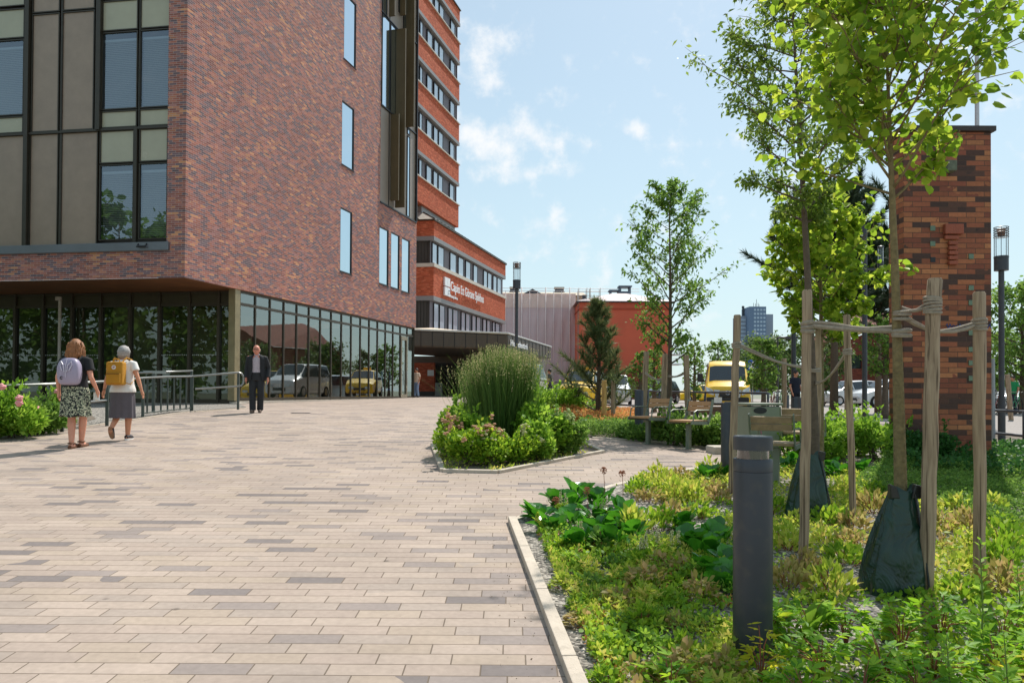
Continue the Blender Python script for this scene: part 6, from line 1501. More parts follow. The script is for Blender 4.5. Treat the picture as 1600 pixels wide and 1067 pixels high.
# bins
p = gd(1183, 10.9); t = thing('litter_bin', 'grey green litter bin with oval opening and pink scribble', 'litter bin', tuple(p), None, .28)
zt_ = dp(1183, 629, 10.9).z - p.z; M_bin = mat('grey green bin paint', srgb(136, 142, 124), .5, .1, .08, 2, dirt=.15)
MB().box((0, 0, zt_ / 2 - .02), (.52, .44, zt_ - .06)).build('body', M_bin, t, local=True, bevel=.02); MB().box((0, 0, zt_ - .02), (.56, .48, .035)).build('lid', M_bin, t, local=True, bevel=.01)
MB().lathe([(.095, -.012), (.095, .004)], (0, 0, 0), 24).build('x', M_black, None); o = bpy.data.objects['x']; o.name = 'opening'; o.parent = t; o.rotation_euler = (math.pi / 2, 0, 0); o.scale = (1.15, .5, 1); o.location = (-.1, -.222, zt_ - .11)
m1 = MB(); rr = random.Random(4); x, z = -.12, zt_ - .3
pts = [(-.13, -.225, zt_ - .24), (-.1, -.225, zt_ - .31), (-.07, -.225, zt_ - .22), (-.05, -.225, zt_ - .33), (-.02, -.225, zt_ - .25), (-.04, -.225, zt_ - .38), (-.1, -.225, zt_ - .36), (-.08, -.225, zt_ - .45)]
m1.tube(pts, .006, 4); m1.build('scribble', mat('pink marker', srgb(206, 112, 148), .6), t, local=True)
p = gd(685.5, 54.5); t = thing('entrance_bin', 'grey metal waste bin beside the hospital entrance doors', 'litter bin', tuple(p)); MB().box((0, 0, .5), (.5, .4, 1.0)).build('body', mat('bin grey', srgb(140, 146, 144), .5, .3), t, local=True, bevel=.03); MB().box((.1, -.205, .78), (.2, .02, .1)).build('opening', M_black, t, local=True)
p = gd(1008, 30); 
# pipe fence
fl = [(842, 597.5), (905, 602), (962, 607), (1030, 613.5), (1102, 620), (1150, 625), (1200, 631)]
fd = [29, 26.6, 24.6, 22.6, 20.8, 19.8, 18.8]
p0 = gd(fl[0][0], fd[0]); t = thing('pipe_fence', 'dark double-pipe fence between the planting and the parked cars', 'fence', tuple(p0)); gpts = [gd(a[0], d) for a, d in zip(fl, fd)]
for h in (.95, .45): MB().tube([g + Vector((0, 0, h)) for g in gpts], .028, 8).build('rail', M_grey_metal, t)
for g in gpts: MB().tube([g, g + Vector((0, 0, .97))], .03, 8).build('post', M_grey_metal, t)
gpts = [gd(px, d) for px, d in ((1540, 14.6), (1600, 13.4), (1680, 12.2))]; t = thing('pipe_fence', 'low dark pipe fence right of the brick pillar', 'fence', tuple(gpts[0]))
for h in (.66, .22): MB().tube([g + Vector((0, 0, h)) for g in gpts], .026, 8).build('rail', M_grey_metal, t)
for g in gpts: MB().tube([g, g + Vector((0, 0, .68))], .028, 8).build('post', M_grey_metal, t)
# railing of the ramp on the left
M_railtop = mat('galvanised handrail', srgb(150, 152, 148), .35, .7, .06)
e_ = [(-120, 690), (0, 683.5), (61, 678), (97, 674.5), (167, 665.5), (223, 652.5), (262, 647.5), (300, 643.5)]
ep = [gp(*q) for q in e_]; z_ = lambda p, h: p + Vector((0, 0, h))
t = thing('ramp_railing', 'grey green steel railing with bright handrail along the edge of the paving', 'railing', tuple(ep[3]))
ed = dp(372, 582, 19.2); 
MB().tube([z_(p, .9) for p in ep] + [ed, ed + Vector((.07, .05, -.02)), ed + Vector((.11, .08, -.1)), ed + Vector((.11, .08, -.27)), ed + Vector((.07, .05, -.34)), ed + Vector((-.02, 0, -.36)), dp(305, 607.5, ep[-1].y + .1)], .024, 10).build('handrail', M_railtop, t)
MB().tube([z_(p, .52) for p in ep[:5]], .022, 8).build('mid_rail', M_railtop, t); MB().tube([z_(p, .1) for p in ep[5:]], .015, 6).build('base_rail', M_rail, t)
for k in (0, 3, 4, 5, 7): MB().box(z_(ep[k], .44), (.06, .03, .9)).build('post', M_rail, t)
for k in range(7):
    q = ep[5].lerp(ep[7], (k + .6) / 7.6); MB().box(z_(q, .48), (.035, .02, .8)).build('baluster', M_rail, t)
ra, rb = dp(212, 582.5, 17.6), dp(301, 579.5, 18.8); t = thing('rear_railing', 'second handrail behind the ramp railing', 'railing', (ra.x, ra.y, G(ra.x, ra.y))); MB().tube([ra, rb], .024, 8).build('handrail', M_railtop, t); 
for f in (.3, .98): q = ra.lerp(rb, f); MB().box((q.x, q.y, (q.z + G(q.x, q.y)) / 2), (.06, .04, q.z - G(q.x, q.y))).build('post', M_rail, t)
MB().box(ra.lerp(rb, .33) + Vector((0, -.03, 0)), (.5, .05, .07), .3).build('junction_box', M_railtop, t)
q = dp(372, 637, 19.4); MB().box((q.x, q.y, q.z + .45), (.05, .05, 1.0)).build('end_post', M_rail, bpy.data.objects['ramp_railing'])

# ============================================================ brick pillar
BP = brickmat('pillar brick', [(0, srgb(78, 54, 46)), (.14, srgb(94, 62, 50)), (.28, srgb(158, 90, 62)), (.52, srgb(176, 106, 70)), (.72, srgb(146, 80, 58)), (.88, srgb(190, 122, 80))], .262, .0755, .009, srgb(92, 66, 52), patch=.12, pscale=2.2, rough=.6, spec=.35, grain=.1)
pa = dp(1412, 650, 10.7); pb = dp(1549.5, 650, 10.7); ztp = dp(1500, 200, 10.7).z; gz = G(pa.x, 10.7)
t = thing('brick_pillar', 'tall square pillar of orange and dark brown bricks with a carved relief', 'pillar', (pa.x, pa.y, gz)); FP = Fr((pa.x, pa.y), (1, 0)); FP.n = Vector((0, -1)); wp = pb.x - pa.x
MB().fbox(FP, 0, wp, -.42, 0, gz - .1, ztp - .06).build('shaft', BP, t, bevel=.006); MB().fbox(FP, -.05, wp + .05, -.47, .05, ztp - .058, ztp + .02).build('cap', mat('dark cap sheet', srgb(62, 52, 50), .6), t, bevel=.01)
hx = lambda px, py: FP.hit(px, py)
def pbx(px0, py0, px1, py1, pr, m, nm, bev=.004): (a, z1), (b, z0) = hx(px0, py0), hx(px1, py1); MB().fbox(FP, a, b, .001, pr, z0, z1).build(nm, m, t, bevel=bev)
M_rel = mat('terracotta relief', srgb(158, 84, 62), .7, 0, .15, 8, .6)
pbx(1473, 351, 1502, 367, .07, M_rel, 'relief_head', .012); pbx(1474, 368.5, 1496, 375, .05, M_rel, 'relief_head', .012)
for k in range(5): pbx(1480, 377.5 + k * 7.7, 1494, 383.5 + k * 7.7, .055, M_rel, 'relief_step', .012)
for (x, y) in ((1457, 357), (1457, 381), (1517, 401), (1517, 450), (1517, 546), (1517, 567), (1517, 591), (1517, 520), (1517, 473)): pbx(x - 4, y - 4, x + 4, y + 4, .012, mat('glazed green tile', srgb(104, 124, 100), .2, 0, .25, 12), 'glazed_tile')
pbx(1453.5, 402, 1461.5, 410, .006, M_black, 'vent_hole'); pbx(1453, 435, 1470, 443, .012, M_white, 'plaque')
m1 = MB(); a, z1 = hx(1478, 504); b, z0 = hx(1548, 516); n = 46; rr = random.Random(2); pts = []
for k in range(n): f = k / (n - 1); pts.append(FP.P(a + (b - a) * f, .006, (z0 + z1) / 2 + .03 * math.sin(k * 1.9) + rr.uniform(-.012, .012)))
m1.tube(pts, .006, 4); m1.build('spray_scribble', mat('blue spray', srgb(60, 84, 150), .6), t)
pbx(1471, 255, 1486, 272, .16, mat('mossy stone', srgb(104, 108, 92), .9, 0, .3, 12), 'stone_bracket', .02)

# ============================================================ vehicles
M_yel = mat('taxi yellow paint', srgb(248, 200, 16), .3, 0, .02, 1, coat=.6); M_whitecar = mat('white car paint', (.72, .73, .75), .28, .0, .02, 1, coat=.6)
M_blackcar = mat('black car paint', (.02, .02, .023), .2, 0, .05, 1, coat=.8); M_head = mat('headlamp glass', (.62, .66, .70), .1, .3, .1, 8); M_tail = mat('tail lamp red', (.45, .02, .02), .25); M_rim = mat('alloy rim', (.45, .45, .47), .3, .8, .05)
M_plate = mat('number plate', (.75, .75, .72), .5); M_yplate = mat('yellow plate', srgb(240, 190, 40), .5); M_silver = mat('silver paint', (.5, .52, .55), .3, .5, .02, coat=.5)
def vehicle(name, label, cat, pos, face, st, paint, side, fr, rear, wheels, wr=.33, group=None, nose=None, roofsign=False, plate=M_plate, lamps=True):
    t = thing(name, label, cat, tuple(pos), group, math.atan2(face[1], face[0])); rings = []
    for (x, w, zb, zc, zt, wt) in st:
        h = [(-.86 * w, zb), (-w, zb + .12), (-w, zb * .5 + zc * .5), (-.965 * w, zc), (-wt, zt - .05), (-.72 * wt, zt)]
        rings.append([Vector((x, y, z)) for y, z in h] + [Vector((x, -y, z)) for y, z in reversed(h)])
    MB().rings(rings).build('body', paint, t, local=True, bevel=.05)
    def glass(cells, nm):
        for c in cells:
            q = [rings[i][j] for i, j in c]; cen = sum(q, Vector()) / len(q); nn = (q[1] - q[0]).cross(q[2] - q[0]).normalized(); 
            if nn.dot(cen - Vector((cen.x, 0, .9))) < 0: nn = -nn
            if nm != 'side_window' and nn.z < 0: nn = -nn
            MB().add([cen + (p - cen) * .9 + nn * .022 for p in q] + [cen + (p - cen) * .9 - nn * .03 for p in q], [tuple(range(len(q))), tuple(range(len(q), 2 * len(q)))] + [(i, (i + 1) % len(q), len(q) + (i + 1) % len(q), len(q) + i) for i in range(len(q))]).build(nm, M_dark_glass, t, local=True)
    glass([[(i, 3), (i + 1, 3), (i + 1, 4), (i, 4)] for i in side] + [[(i, 8), (i + 1, 8), (i + 1, 7), (i, 7)] for i in side], 'side_window')
    def screen(i, nm):
        g0, g1 = MB(), []; a, b = rings[i], rings[i + 1]; A = [a[j].lerp(b[j], .06) for j in (4, 5, 6, 7)]; Bq = [a[j].lerp(b[j], .93) for j in (4, 5, 6, 7)]
        for R_ in (A, Bq): c_ = sum(R_, Vector()) / 4; R_[:] = [Vector((q.x, q.y * .95, q.z)) for q in R_]
        nn = (A[2] - A[1]).cross(Bq[1] - A[1]).normalized(); nn = nn if nn.z > 0 else -nn
        g0.add([q + nn * .02 for q in A + Bq], [(0, 1, 5, 4), (1, 2, 6, 5), (2, 3, 7, 6)]).build(nm, M_dark_glass, t, local=True, recalc=False)
    if fr is not None: screen(fr, 'windscreen')
    if rear is not None: screen(rear, 'rear_window')
    w0 = max(s[1] for s in st)
    for x in wheels:
        for s in (-1, 1):
            c = Vector((x, s * (w0 - .08), wr)); wh = thing('wheel', None, None); wh.location = c; wh.parent = t
            bpy.data.objects.remove(wh)
            ty = MB(); n = 24
            prof = [(wr * .62, -.09), (wr * .96, -.1), (wr, -.06), (wr, .06), (wr * .96, .1), (wr * .62, .09)]
            ty.rings([[c + Vector((math.cos(a) * r, y, math.sin(a) * r)) for r, y in [(pr[0], pr[1])] for a in [2 * math.pi * k / n for k in range(n)]] for pr in prof])
            w_ = ty.build('wheel', M_tyre, t, local=True); rm = MB(); rm.rings([[c + Vector((math.cos(a) * r, s * y, math.sin(a) * r)) for a in [2 * math.pi * k / n for k in range(n)]] for r, y in ((wr * .62, .06), (wr * .62, .103), (wr * .5, .09), (wr * .15, .1))]); rm.build('rim', M_rim, w_, local=True)
    x0, wf, zb, zc = st[0][0], st[0][1], st[0][2], st[0][3]; xr = st[-1][0]
    if lamps:
        for s in (-1, 1):
            MB().box((x0 - .1, s * wf * .78, zc - .06), (.3, .34, .16)).build('headlight', M_head, t, local=True, bevel=.04)
            MB().box((xr + .06, s * st[-1][1] * .84, st[-1][3] - .12), (.2, .2, .2)).build('tail_light', M_tail, t, local=True, bevel=.03)
        MB().box((x0 + .02, 0, zb + .22), (.05, wf * 1.1, .16)).build('grille', M_black_plastic, t, local=True, bevel=.015)
        MB().box((x0 + .05, 0, zb + .1), (.03, .5, .11)).build('number_plate', plate, t, local=True); MB().box((xr - .03, 0, st[-1][2] + .3), (.03, .5, .11)).build('number_plate', plate, t, local=True)
    for s in (-1, 1):
        i = (fr if fr is not None else 3) + 1; m = st[i]; MB().box((m[0] + .35, s * (m[1] + .1), m[3] + .08), (.12, .2, .16)).build('mirror', M_black_plastic, t, local=True, bevel=.03)
    if roofsign: 
        m = max(st, key=lambda q: q[4]); MB().box((m[0] - .3, 0, m[4] + .09), (.18, .5, .16)).build('roof_sign', M_yel, t, local=True, bevel=.03)
    return t
#            x    w    zb   belt  top  wt
SEDAN = [(0, .62, .25, .55, .60, .5), (-.12, .84, .2, .66, .72, .7), (-.9, .90, .2, .84, .93, .74), (-1.35, .91, .2, .90, .98, .72), (-2.15, .92, .2, .94, 1.44, .58), (-3.2, .92, .2, .96, 1.45, .58), (-3.95, .90, .22, .98, 1.08, .66), (-4.55, .87, .25, .96, 1.04, .68), (-4.72, .7, .3, .85, .9, .55)]
MPV = [(0, .62, .25, .6, .66, .5), (-.12, .86, .2, .76, .84, .7), (-.85, .92, .2, .98, 1.08, .74), (-1.1, .92, .2, 1.02, 1.12, .74), (-1.95, .93, .2, 1.05, 1.66, .62), (-3.2, .93, .2, 1.06, 1.72, .62), (-4.15, .92, .22, 1.08, 1.66, .60), (-4.45, .88, .25, 1.05, 1.15, .7), (-4.5, .8, .3, .9, 1.0, .65)]
MINI = [(0, .65, .25, .7, .78, .55), (-.1, .88, .2, .86, .96, .74), (-.7, .95, .2, 1.08, 1.2, .78), (-.95, .95, .2, 1.12, 1.25, .78), (-1.75, .96, .2, 1.16, 1.90, .70), (-3.2, .96, .2, 1.16, 1.94, .70), (-4.6, .96, .22, 1.16, 1.92, .70), (-4.85, .93, .25, 1.12, 1.6, .7), (-4.92, .86, .3, 1.0, 1.1, .7)]
VAN = [(0, .78, .32, .86, .96, .66), (-.07, .98, .28, 1.02, 1.14, .84), (-.45, 1.02, .28, 1.14, 1.30, .86), (-.62, 1.02, .28, 1.2, 1.36, .86), (-1.25, 1.03, .28, 1.34, 2.16, .82), (-1.7, 1.03, .28, 1.36, 2.36, .84), (-3.5, 1.03, .28, 1.36, 2.40, .86), (-5.6, 1.03, .28, 1.36, 2.40, .86), (-5.75, 1.0, .3, 1.3, 2.3, .84)]
vp = gd(1137, 33.2)
van = vehicle('yellow_van', 'tall yellow taxi van facing the camera on the parking lot', 'van', vp, (-.27, -1), VAN, M_yel, [4, 6], 3, None, (-.95, -4.5), .36, lamps=False)
B = lambda c, s, m, nm, bev=.02, **k: MB().box(c, s, **k).build(nm, m, van, local=True, bevel=bev)
B((.05, 0, .48), (.14, 1.84, .34), M_black_plastic, 'bumper', .05); B((.06, 0, .80), (.06, .72, .28), M_black_plastic, 'grille', .03)
for s in (-1, 1):
    MB().hexa([Vector(v) for v in ((.0, s * .42, .64), (.1, s * .42, .64), (.1, s * .52, .64), (.0, s * .52, .64), (.0, s * .34, .98), (.09, s * .34, .98), (.09, s * .6, 1.0), (.0, s * .6, 1.0))]).build('chrome_trim', M_silver, van, local=True)
    MB().hexa([Vector(v) for v in ((-.1, s * .6, .74), (.07, s * .6, .74), (.0, s * .93, .84), (-.25, s * .95, .84), (-.1, s * .64, .98), (.05, s * .64, .98), (-.06, s * .95, 1.14), (-.3, s * .96, 1.14))]).build('headlight', M_head, van, local=True, bevel=.02)
    B((-.85, s * 1.22, 1.55), (.14, .26, .42), M_black_plastic, 'wing_mirror', .05); B((.1, s * .78, .42), (.06, .2, .12), M_black, 'fog_lamp')
MB().tube([Vector((.1, math.cos(a) * .09, .86 + math.sin(a) * .09)) for a in [2 * math.pi * k / 16 for k in range(17)]], .014, 6).box((.1, 0, .86), (.02, .24, .035)).build('emblem', M_chrome, van, local=True)
B((.135, 0, .42), (.02, .5, .12), M_yplate, 'number_plate', .004); B((.13, -.42, .52), (.02, .34, .26), M_plate, 'white_panel', .004)
B((-1.0, .3, 1.62), (.1, .16, .3), M_black, 'driver_headrest'); B((-.9, 0, 1.4), (.1, 1.4, .05), M_black, 'wiper_shelf')
vehicle('yellow_minivan', 'yellow taxi minivan partly hidden by the small pine', 'car', gd(898, 38), (-.3, -1), MINI, M_yel, [3, 4, 5], 3, 6, (-.9, -3.9), .33, roofsign=True, plate=M_yplate)
vehicle('taxi_sedan', 'yellow taxi sedan seen from the side left of the yellow van', 'car', gd(1051, 58), (-.93, -.36), SEDAN, M_yel, [4, 5], 3, 5, (-.85, -3.75), .33, roofsign=True, plate=M_yplate)
vehicle('parked_car', 'black car parked before the yellow taxi sedan', 'car', gd(1010, 50), (-.55, -.9), MPV, M_blackcar, [3, 4, 5], 3, 6, (-.8, -3.6), .33)
vehicle('parked_car', 'white car just showing behind the left side of the yellow van', 'car', gd(1094, 62), (-.9, -.4), SEDAN, M_whitecar, [4, 5], 3, 5, (-.85, -3.75), .33)
vehicle('parked_car', 'white people carrier seen from the side right of the anthracite pole', 'car', gd(1334, 44), (-.985, -.17), MPV, M_whitecar, [3, 4, 5], 3, 6, (-.8, -3.6), .34)
vehicle('parked_car', 'white car farther back between the stakes behind the hedge', 'car', gd(1282, 50), (-.97, -.25), MPV, M_whitecar, [3, 4, 5], 3, 6, (-.8, -3.6), .33)
vehicle('parked_car', 'white car cut by the right edge beyond the bicycles', 'car', gd(1585, 40), (-.6, -.8), SEDAN, M_whitecar, [4, 5], 3, 5, (-.85, -3.75), .33)
vehicle('parked_car', 'silver blue windscreened car between the yellow posts and the small pine', 'car', gd(962, 45), (-.15, -1), MINI, M_silver, [3, 4, 5], 3, 6, (-.9, -3.9), .33)
vehicle('mirrored_van', 'white van seen only as a reflection in the ground floor glass', 'van', (-.6, 36.5, G(-.6, 36.5)), (-.35, -.94), MINI, M_whitecar, [3, 4, 5], 3, 6, (-.9, -3.9), .33)
vehicle('mirrored_taxi', 'yellow taxi seen as a reflection in the ground floor glass', 'car', (-.9, 42.5, G(-.9, 42.5)), (-.55, -.83), MPV, M_yel, [3, 4, 5], 3, 6, (-.8, -3.6), .33, roofsign=True, plate=M_yplate)
# bicycles
def bicycle(pos, rz, label, col):
    t = thing('bicycle', label, 'bicycle', tuple(pos), 'bicycles parked beyond the planting', rz); m = mat('bike frame ' + col[0], col[1], .35, .3)
    for x in (-.52, .52):
        MB().tube([(x + math.cos(a) * .33, 0, .34 + math.sin(a) * .33) for a in [2 * math.pi * k / 20 for k in range(21)]], .018, 6).build('wheel', M_tyre, t, local=True)
    f = MB()
    for a, b in (((-.52, .34), (-.1, .3)), ((-.1, .3), (-.2, .82)), ((-.1, .3), (.36, .78)), ((-.18, .76), (.34, .84)), ((.52, .34), (.34, .92)), ((-.52, .34), (-.18, .74))): f.tube([(a[0], 0, a[1]), (b[0], 0, b[1])], .016, 6)
    f.build('frame', m, t, local=True); MB().tube([(.3, -.27, .98), (.36, 0, .95), (.3, .27, .98)], .013, 6).build('handlebar', M_steel, t, local=True); MB().box((-.22, 0, .87), (.25, .14, .05)).build('saddle', M_black_plastic, t, local=True, bevel=.02)
bc_ = [('black', (.02, .02, .02)), ('red', (.35, .04, .03)), ('grey', (.2, .2, .22)), ('green', (.04, .3, .12))]
for k, (px, d, rz, lb) in enumerate(((1557, 31, .5, 'leftmost bicycle right of the lamp post'), (1563, 32, .6, 'second bicycle right of the lamp post'), (1571, 31, .4, 'dark bicycle by the leaning pale stake'), (1588, 32, .7, 'green bicycle at the right edge'), (1200, 36, 1.2, 'bicycle nearest the yellow van'), (1207, 37, 1.0, 'second bicycle right of the yellow van'), (1214, 36, 1.1, 'bicycle under the thin street lamp'), (1222, 37, .9, 'bicycle left of the person in navy'))): bicycle(gd(px, d), rz, lb, bc_[k % 4])
# ============================================================ people
def skinmat(name, c):
    m = mat(name, c, .55, 0, .08, 12); b = m.node_tree.nodes['Principled BSDF']; b.inputs['Subsurface Weight'].default_value = .12; b.inputs['Subsurface Radius'].default_value = (.02, .008, .004); return m
SK1 = skinmat('fair warm skin', srgb(214, 150, 124)); SK2 = skinmat('tanned skin', srgb(204, 142, 110)); SK3 = skinmat('ruddy old skin', srgb(214, 140, 116))
def V3(*a): return Vector(a)
def ring_e(z, rx, ry, cx=0, cy=0, n=20, p=1.0):
    return [V3(cx + rx * math.cos(a), cy + ry * math.sin(a), z) for a in [2 * math.pi * k / n for k in range(n)]]
def hand(mb, w, d, side, curl=.5, palm=None):
    "w wrist, d direction of the hand, side +1 right hand / -1 left (thumb towards the front)"
    d = d.normalized(); f = V3(0, 1, 0); f = (f - d * f.dot(d)).normalized(); o = d.cross(f) # o: across palm thickness
    mb.tube([w - d * .02, w + d * .03, w + d * .075, w + d * .09], [.022, .026, .03, .024], 10, flat=1, side=f)
    for k in range(4):
        L = (.072, .080, .075, .058)[k]; b = w + d * .082 + f * (.027 - .018 * k); q = (-o * side * curl * .5)
        mb.tube([b, b + d * L * .5 + q * L * .2, b + d * L * .85 + q * L * .8, b + d * L * .95 + q * L * 1.2], [.0088, .0085, .008, .0065], 7)
    b = w + d * .03 + f * .024; mb.tube([b, b + d * .03 + f * .022, b + d * .06 + f * .028], [.011, .010, .008], 7)
def limb(mb, a, b, c, ra, rb, rc, n=12):
    mb.tube([a, a.lerp(b, .35), a.lerp(b, .8), b, b.lerp(c, .25), b.lerp(c, .7), c], [ra, ra * 1.02, rb * 1.08, rb, rb * 1.04, (rb + rc) / 2, rc], n)
def foot(mb, an, toe, h=.03):
    d = (toe - an); d.z = 0; d = d.normalized(); mb.tube([an - d * .045 + V3(0, 0, -.055), an + V3(0, 0, -.045), an + (toe - an) * .55 + V3(0, 0, -.02), toe], [.034, .038, .036, .024], 10)
def placed(t, face, s): t.rotation_euler.z = math.atan2(face[1], face[0]) - math.pi / 2; t.scale = (s, s, s)
def basebody(mb, J, tw=1.0, head=True, neckf=0):
    hc = J['head']; nk = J['neck']
    torso = [(.84, .155 * tw, .115 * tw), (.92, .168 * tw, .122 * tw), (1.0, .155 * tw, .112 * tw), (1.1, .14 * tw, .102 * tw), (1.22, .155 * tw, .108 * tw), (1.32, .168 * tw, .108 * tw), (1.39, .15 * tw, .09 * tw), (1.425, .08 * tw, .07 * tw)]
    ln = J.get('lean', 0)
    mb.rings([ring_e(z, rx, ry, cy=ln * (z - .9)) for z, rx, ry in torso])
    mb.tube([nk - V3(0, 0, .06), nk, hc - V3(0, .01, .06)], [.062, .054, .052], 12)
    mb.ell(hc, (.076, .094, .112), 16, 12); mb.ell(hc + V3(0, .03, -.06), (.052, .06, .05), 12, 8)
    for s in (-1, 1): 
        sh, el, wr = J['sh'][s], J['el'][s], J['wr'][s]; mb.ell(sh, (.052, .05, .05)); limb(mb, sh, el, wr, .047, .036, .024)
        hand(mb, wr, J.get('hd', {}).get(s, wr - el), s, J.get('curl', .5))
        hp, kn, an, to = J['hp'][s], J['kn'][s], J['an'][s], J['to'][s]; limb(mb, hp, kn, an, .083 * tw, .056, .037, 14)
        mb.ell(an.lerp(kn, .66) + V3(0, -.012, 0), (.05, .052, .085)); foot(mb, an, to)
        mb.ell(hc + V3(s * .078, -.005, -.01), (.012, .02, .032), 8, 6)
    mb.tube([hc + V3(0, .085, .015), hc + V3(0, .108, -.018)], [.009, .014], 8); mb.ell(hc + V3(0, .09, -.055), (.026, .012, .010), 8, 6)
def W1():
    p = gp(117, 700); p.z = G(p.x, p.y); t = thing('person', 'auburn-haired woman in black tee and floral skirt walking away', 'person', tuple(p)); 
    J = dict(head=V3(-.01, .02, 1.575), neck=V3(0, 0, 1.44), sh={-1: V3(-.175, 0, 1.37), 1: V3(.175, 0, 1.37)}, el={-1: V3(-.245, -.05, 1.11), 1: V3(.25, -.04, 1.10)}, wr={-1: V3(-.25, .0, .88), 1: V3(.27, .10, .92)},
             hd={-1: V3(-.0, .02, -1), 1: V3(.05, .5, -.9)}, hp={-1: V3(-.085, 0, .9), 1: V3(.085, 0, .9)}, kn={-1: V3(-.075, .10, .48), 1: V3(.06, .02, .49)}, an={-1: V3(-.04, -.0, .10), 1: V3(.05, .14, .12)}, to={-1: V3(-.04, .17, .03), 1: V3(.055, .28, .03)})
    J['kn'] = {-1: V3(-.07, .03, .48), 1: V3(.07, .10, .48)}; J['an'] = {-1: V3(-.02, -.06, .085), 1: V3(.035, .12, .10)}; J['to'] = {-1: V3(-.02, .11, .025), 1: V3(.04, .28, .03)}
    mb = MB(); basebody(mb, J, 1.04); mb.build('body', SK1, t, local=True, voxel=.0085, smoothit=3)
    tee = MB(); tee.rings([ring_e(z, rx, ry) for z, rx, ry in ((.93, .185, .135), (1.0, .178, .132), (1.1, .17, .125), (1.22, .176, .128), (1.32, .186, .125), (1.39, .172, .105), (1.425, .1, .085), (1.45, .07, .07))])
    for s in (-1, 1): tee.tube([J['sh'][s] + V3(-s * .05, 0, .01), J['sh'][s] + V3(s * .01, 0, 0), J['sh'][s].lerp(J['el'][s], .62)], [.062, .066, .075], 14)
    tee.build('tee_shirt', mat('black jersey', (.014, .014, .016), .9, 0, .2, 10), t, local=True, voxel=.012, smoothit=2)
    sk = MB(); rg_ = []
    for i, (z, rx, ry) in enumerate(((.99, .165, .125), (.92, .19, .145), (.8, .205, .155), (.68, .21, .16), (.56, .215, .165), (.5, .22, .17))):
        rg_.append([V3(math.cos(a) * rx * (1 + .02 * i * math.sin(7 * a)), math.sin(a) * ry * (1 + .02 * i * math.sin(7 * a + 1)), z + .01 * i / 3 * math.sin(5 * a)) for a in [2 * math.pi * k / 56 for k in range(56)]])
    def floral():
        m, nt, b, N, L = newmat('black floral print'); tc = N('ShaderNodeTexCoord'); v = N('ShaderNodeTexVoronoi'); v.feature = 'DISTANCE_TO_EDGE'; v.inputs['Scale'].default_value = 26; nz = N('ShaderNodeTexNoise'); nz.inputs['Scale'].default_value = 38; nz.inputs['Detail'].default_value = 2
        L(tc.outputs['Object'], v.inputs['Vector']); L(tc.outputs['Object'], nz.inputs['Vector']); L(ramp(nt, nz.outputs[0], [(.47, (.018, .02, .02)), (.5, srgb(150, 160, 130)), (.56, srgb(214, 208, 178)), (.62, (.02, .02, .025))], 'CONSTANT'), b.inputs['Base Color']); b.inputs['Roughness'].default_value = .85; return m
    sk.rings(rg_).build('skirt', floral(), t, local=True)
    hm = mat('auburn hair', srgb(150, 96, 54), .5, 0, .35, 25, .8, 120); hr = MB(); h = J['head']
    hr.ell(h + V3(0, -.012, .018), (.094, .108, .118), 16, 12); rr = random.Random(3)
    for k in range(120):
        a = rr.uniform(math.pi * .98, math.pi * 2.02); q = h + V3(math.cos(a) * .088, math.sin(a) * .088, rr.uniform(-.02, .08)); w = rr.uniform(-.02, .02); l = rr.uniform(.2, .33)
        pts = [q + V3(math.cos(a) * (.012 + .05 * f) + .012 * math.sin(f * 9 + k), math.sin(a) * (.01 + .028 * f) + w * f, -l * f) for f in (0, .25, .5, .75, 1)]
        hr.tube(pts, [.014, .016, .014, .011, .004], 6)
    hr.build('hair', hm, t, local=True, recalc=False); 
    sh = MB(); 
    for s in (-1, 1):
        a, to = J['an'][s], J['to'][s]; c = (a + to) / 2; d = (to - a); d.z = 0; d.normalize(); sh.tube([a - d * .06 + V3(0, 0, -.07), a + V3(0, 0, -.065), V3(c.x, c.y, to.z), to + d * .01], [.03, .04, .044, .032], 10)
        sh.tube([a + V3(math.cos(w) * .045, math.sin(w) * .05, -.005) for w in [6.283 * k / 12 for k in range(13)]], .012, 6)
    for k, s in enumerate((-1, 1)): pass
    sh.build('sandals', mat('brown leather sandal', srgb(104, 66, 44), .6), t, local=True)
    placed(t, (-.06, 1), 1.0)
    Mx = Matrix.Translation(p) @ Matrix.Rotation(t.rotation_euler.z, 4, 'Z')
    b = thing('backpack', 'smooth lilac grey backpack on the back of the auburn-haired woman', 'backpack', tuple(Mx @ V3(0, -.13, .98)), None, t.rotation_euler.z); m1 = MB(); rs = []
    for i, (z, w, d) in enumerate(((0, .11, .05), (.02, .14, .09), (.1, .165, .12), (.22, .17, .125), (.32, .16, .11), (.38, .13, .085), (.415, .085, .05), (.42, .04, .03))):
        rs.append([V3(w * math.copysign(abs(math.cos(a)) ** .6, math.cos(a)), -.05 + d * math.copysign(abs(math.sin(a)) ** .6, math.sin(a)) * .9, z) for a in [2 * math.pi * k / 28 for k in range(28)]])
    M_l = mat('lilac grey nylon', srgb(160, 150, 172), .4, 0, .06, 3); m1.rings(rs).build('pack_body', M_l, b, local=True, sub=1)
    m1 = MB(); 
    for s in (-1, 1): m1.tube([V3(s * .02, -.168, .2), V3(s * .03, -.172, .3), V3(s * .075, -.15, .36), V3(s * .085, -.16, .30), V3(s * .05, -.175, .22)], .008, 6)
    m1.tube([V3(0, -.168, .12), V3(0, -.17, .3), V3(0, -.12, .4)], .005, 5); m1.build('pack_seam', mat('pale lilac trim', srgb(206, 200, 214), .35), b, local=True)
    MB().tube([V3(-.06 + .02 * math.cos(a), -.166, .11 + .02 * math.sin(a)) for a in [.8 + k * .45 for k in range(11)]], .006, 6).build('pack_emblem', M_black, b, local=True)
    m1 = MB(); 
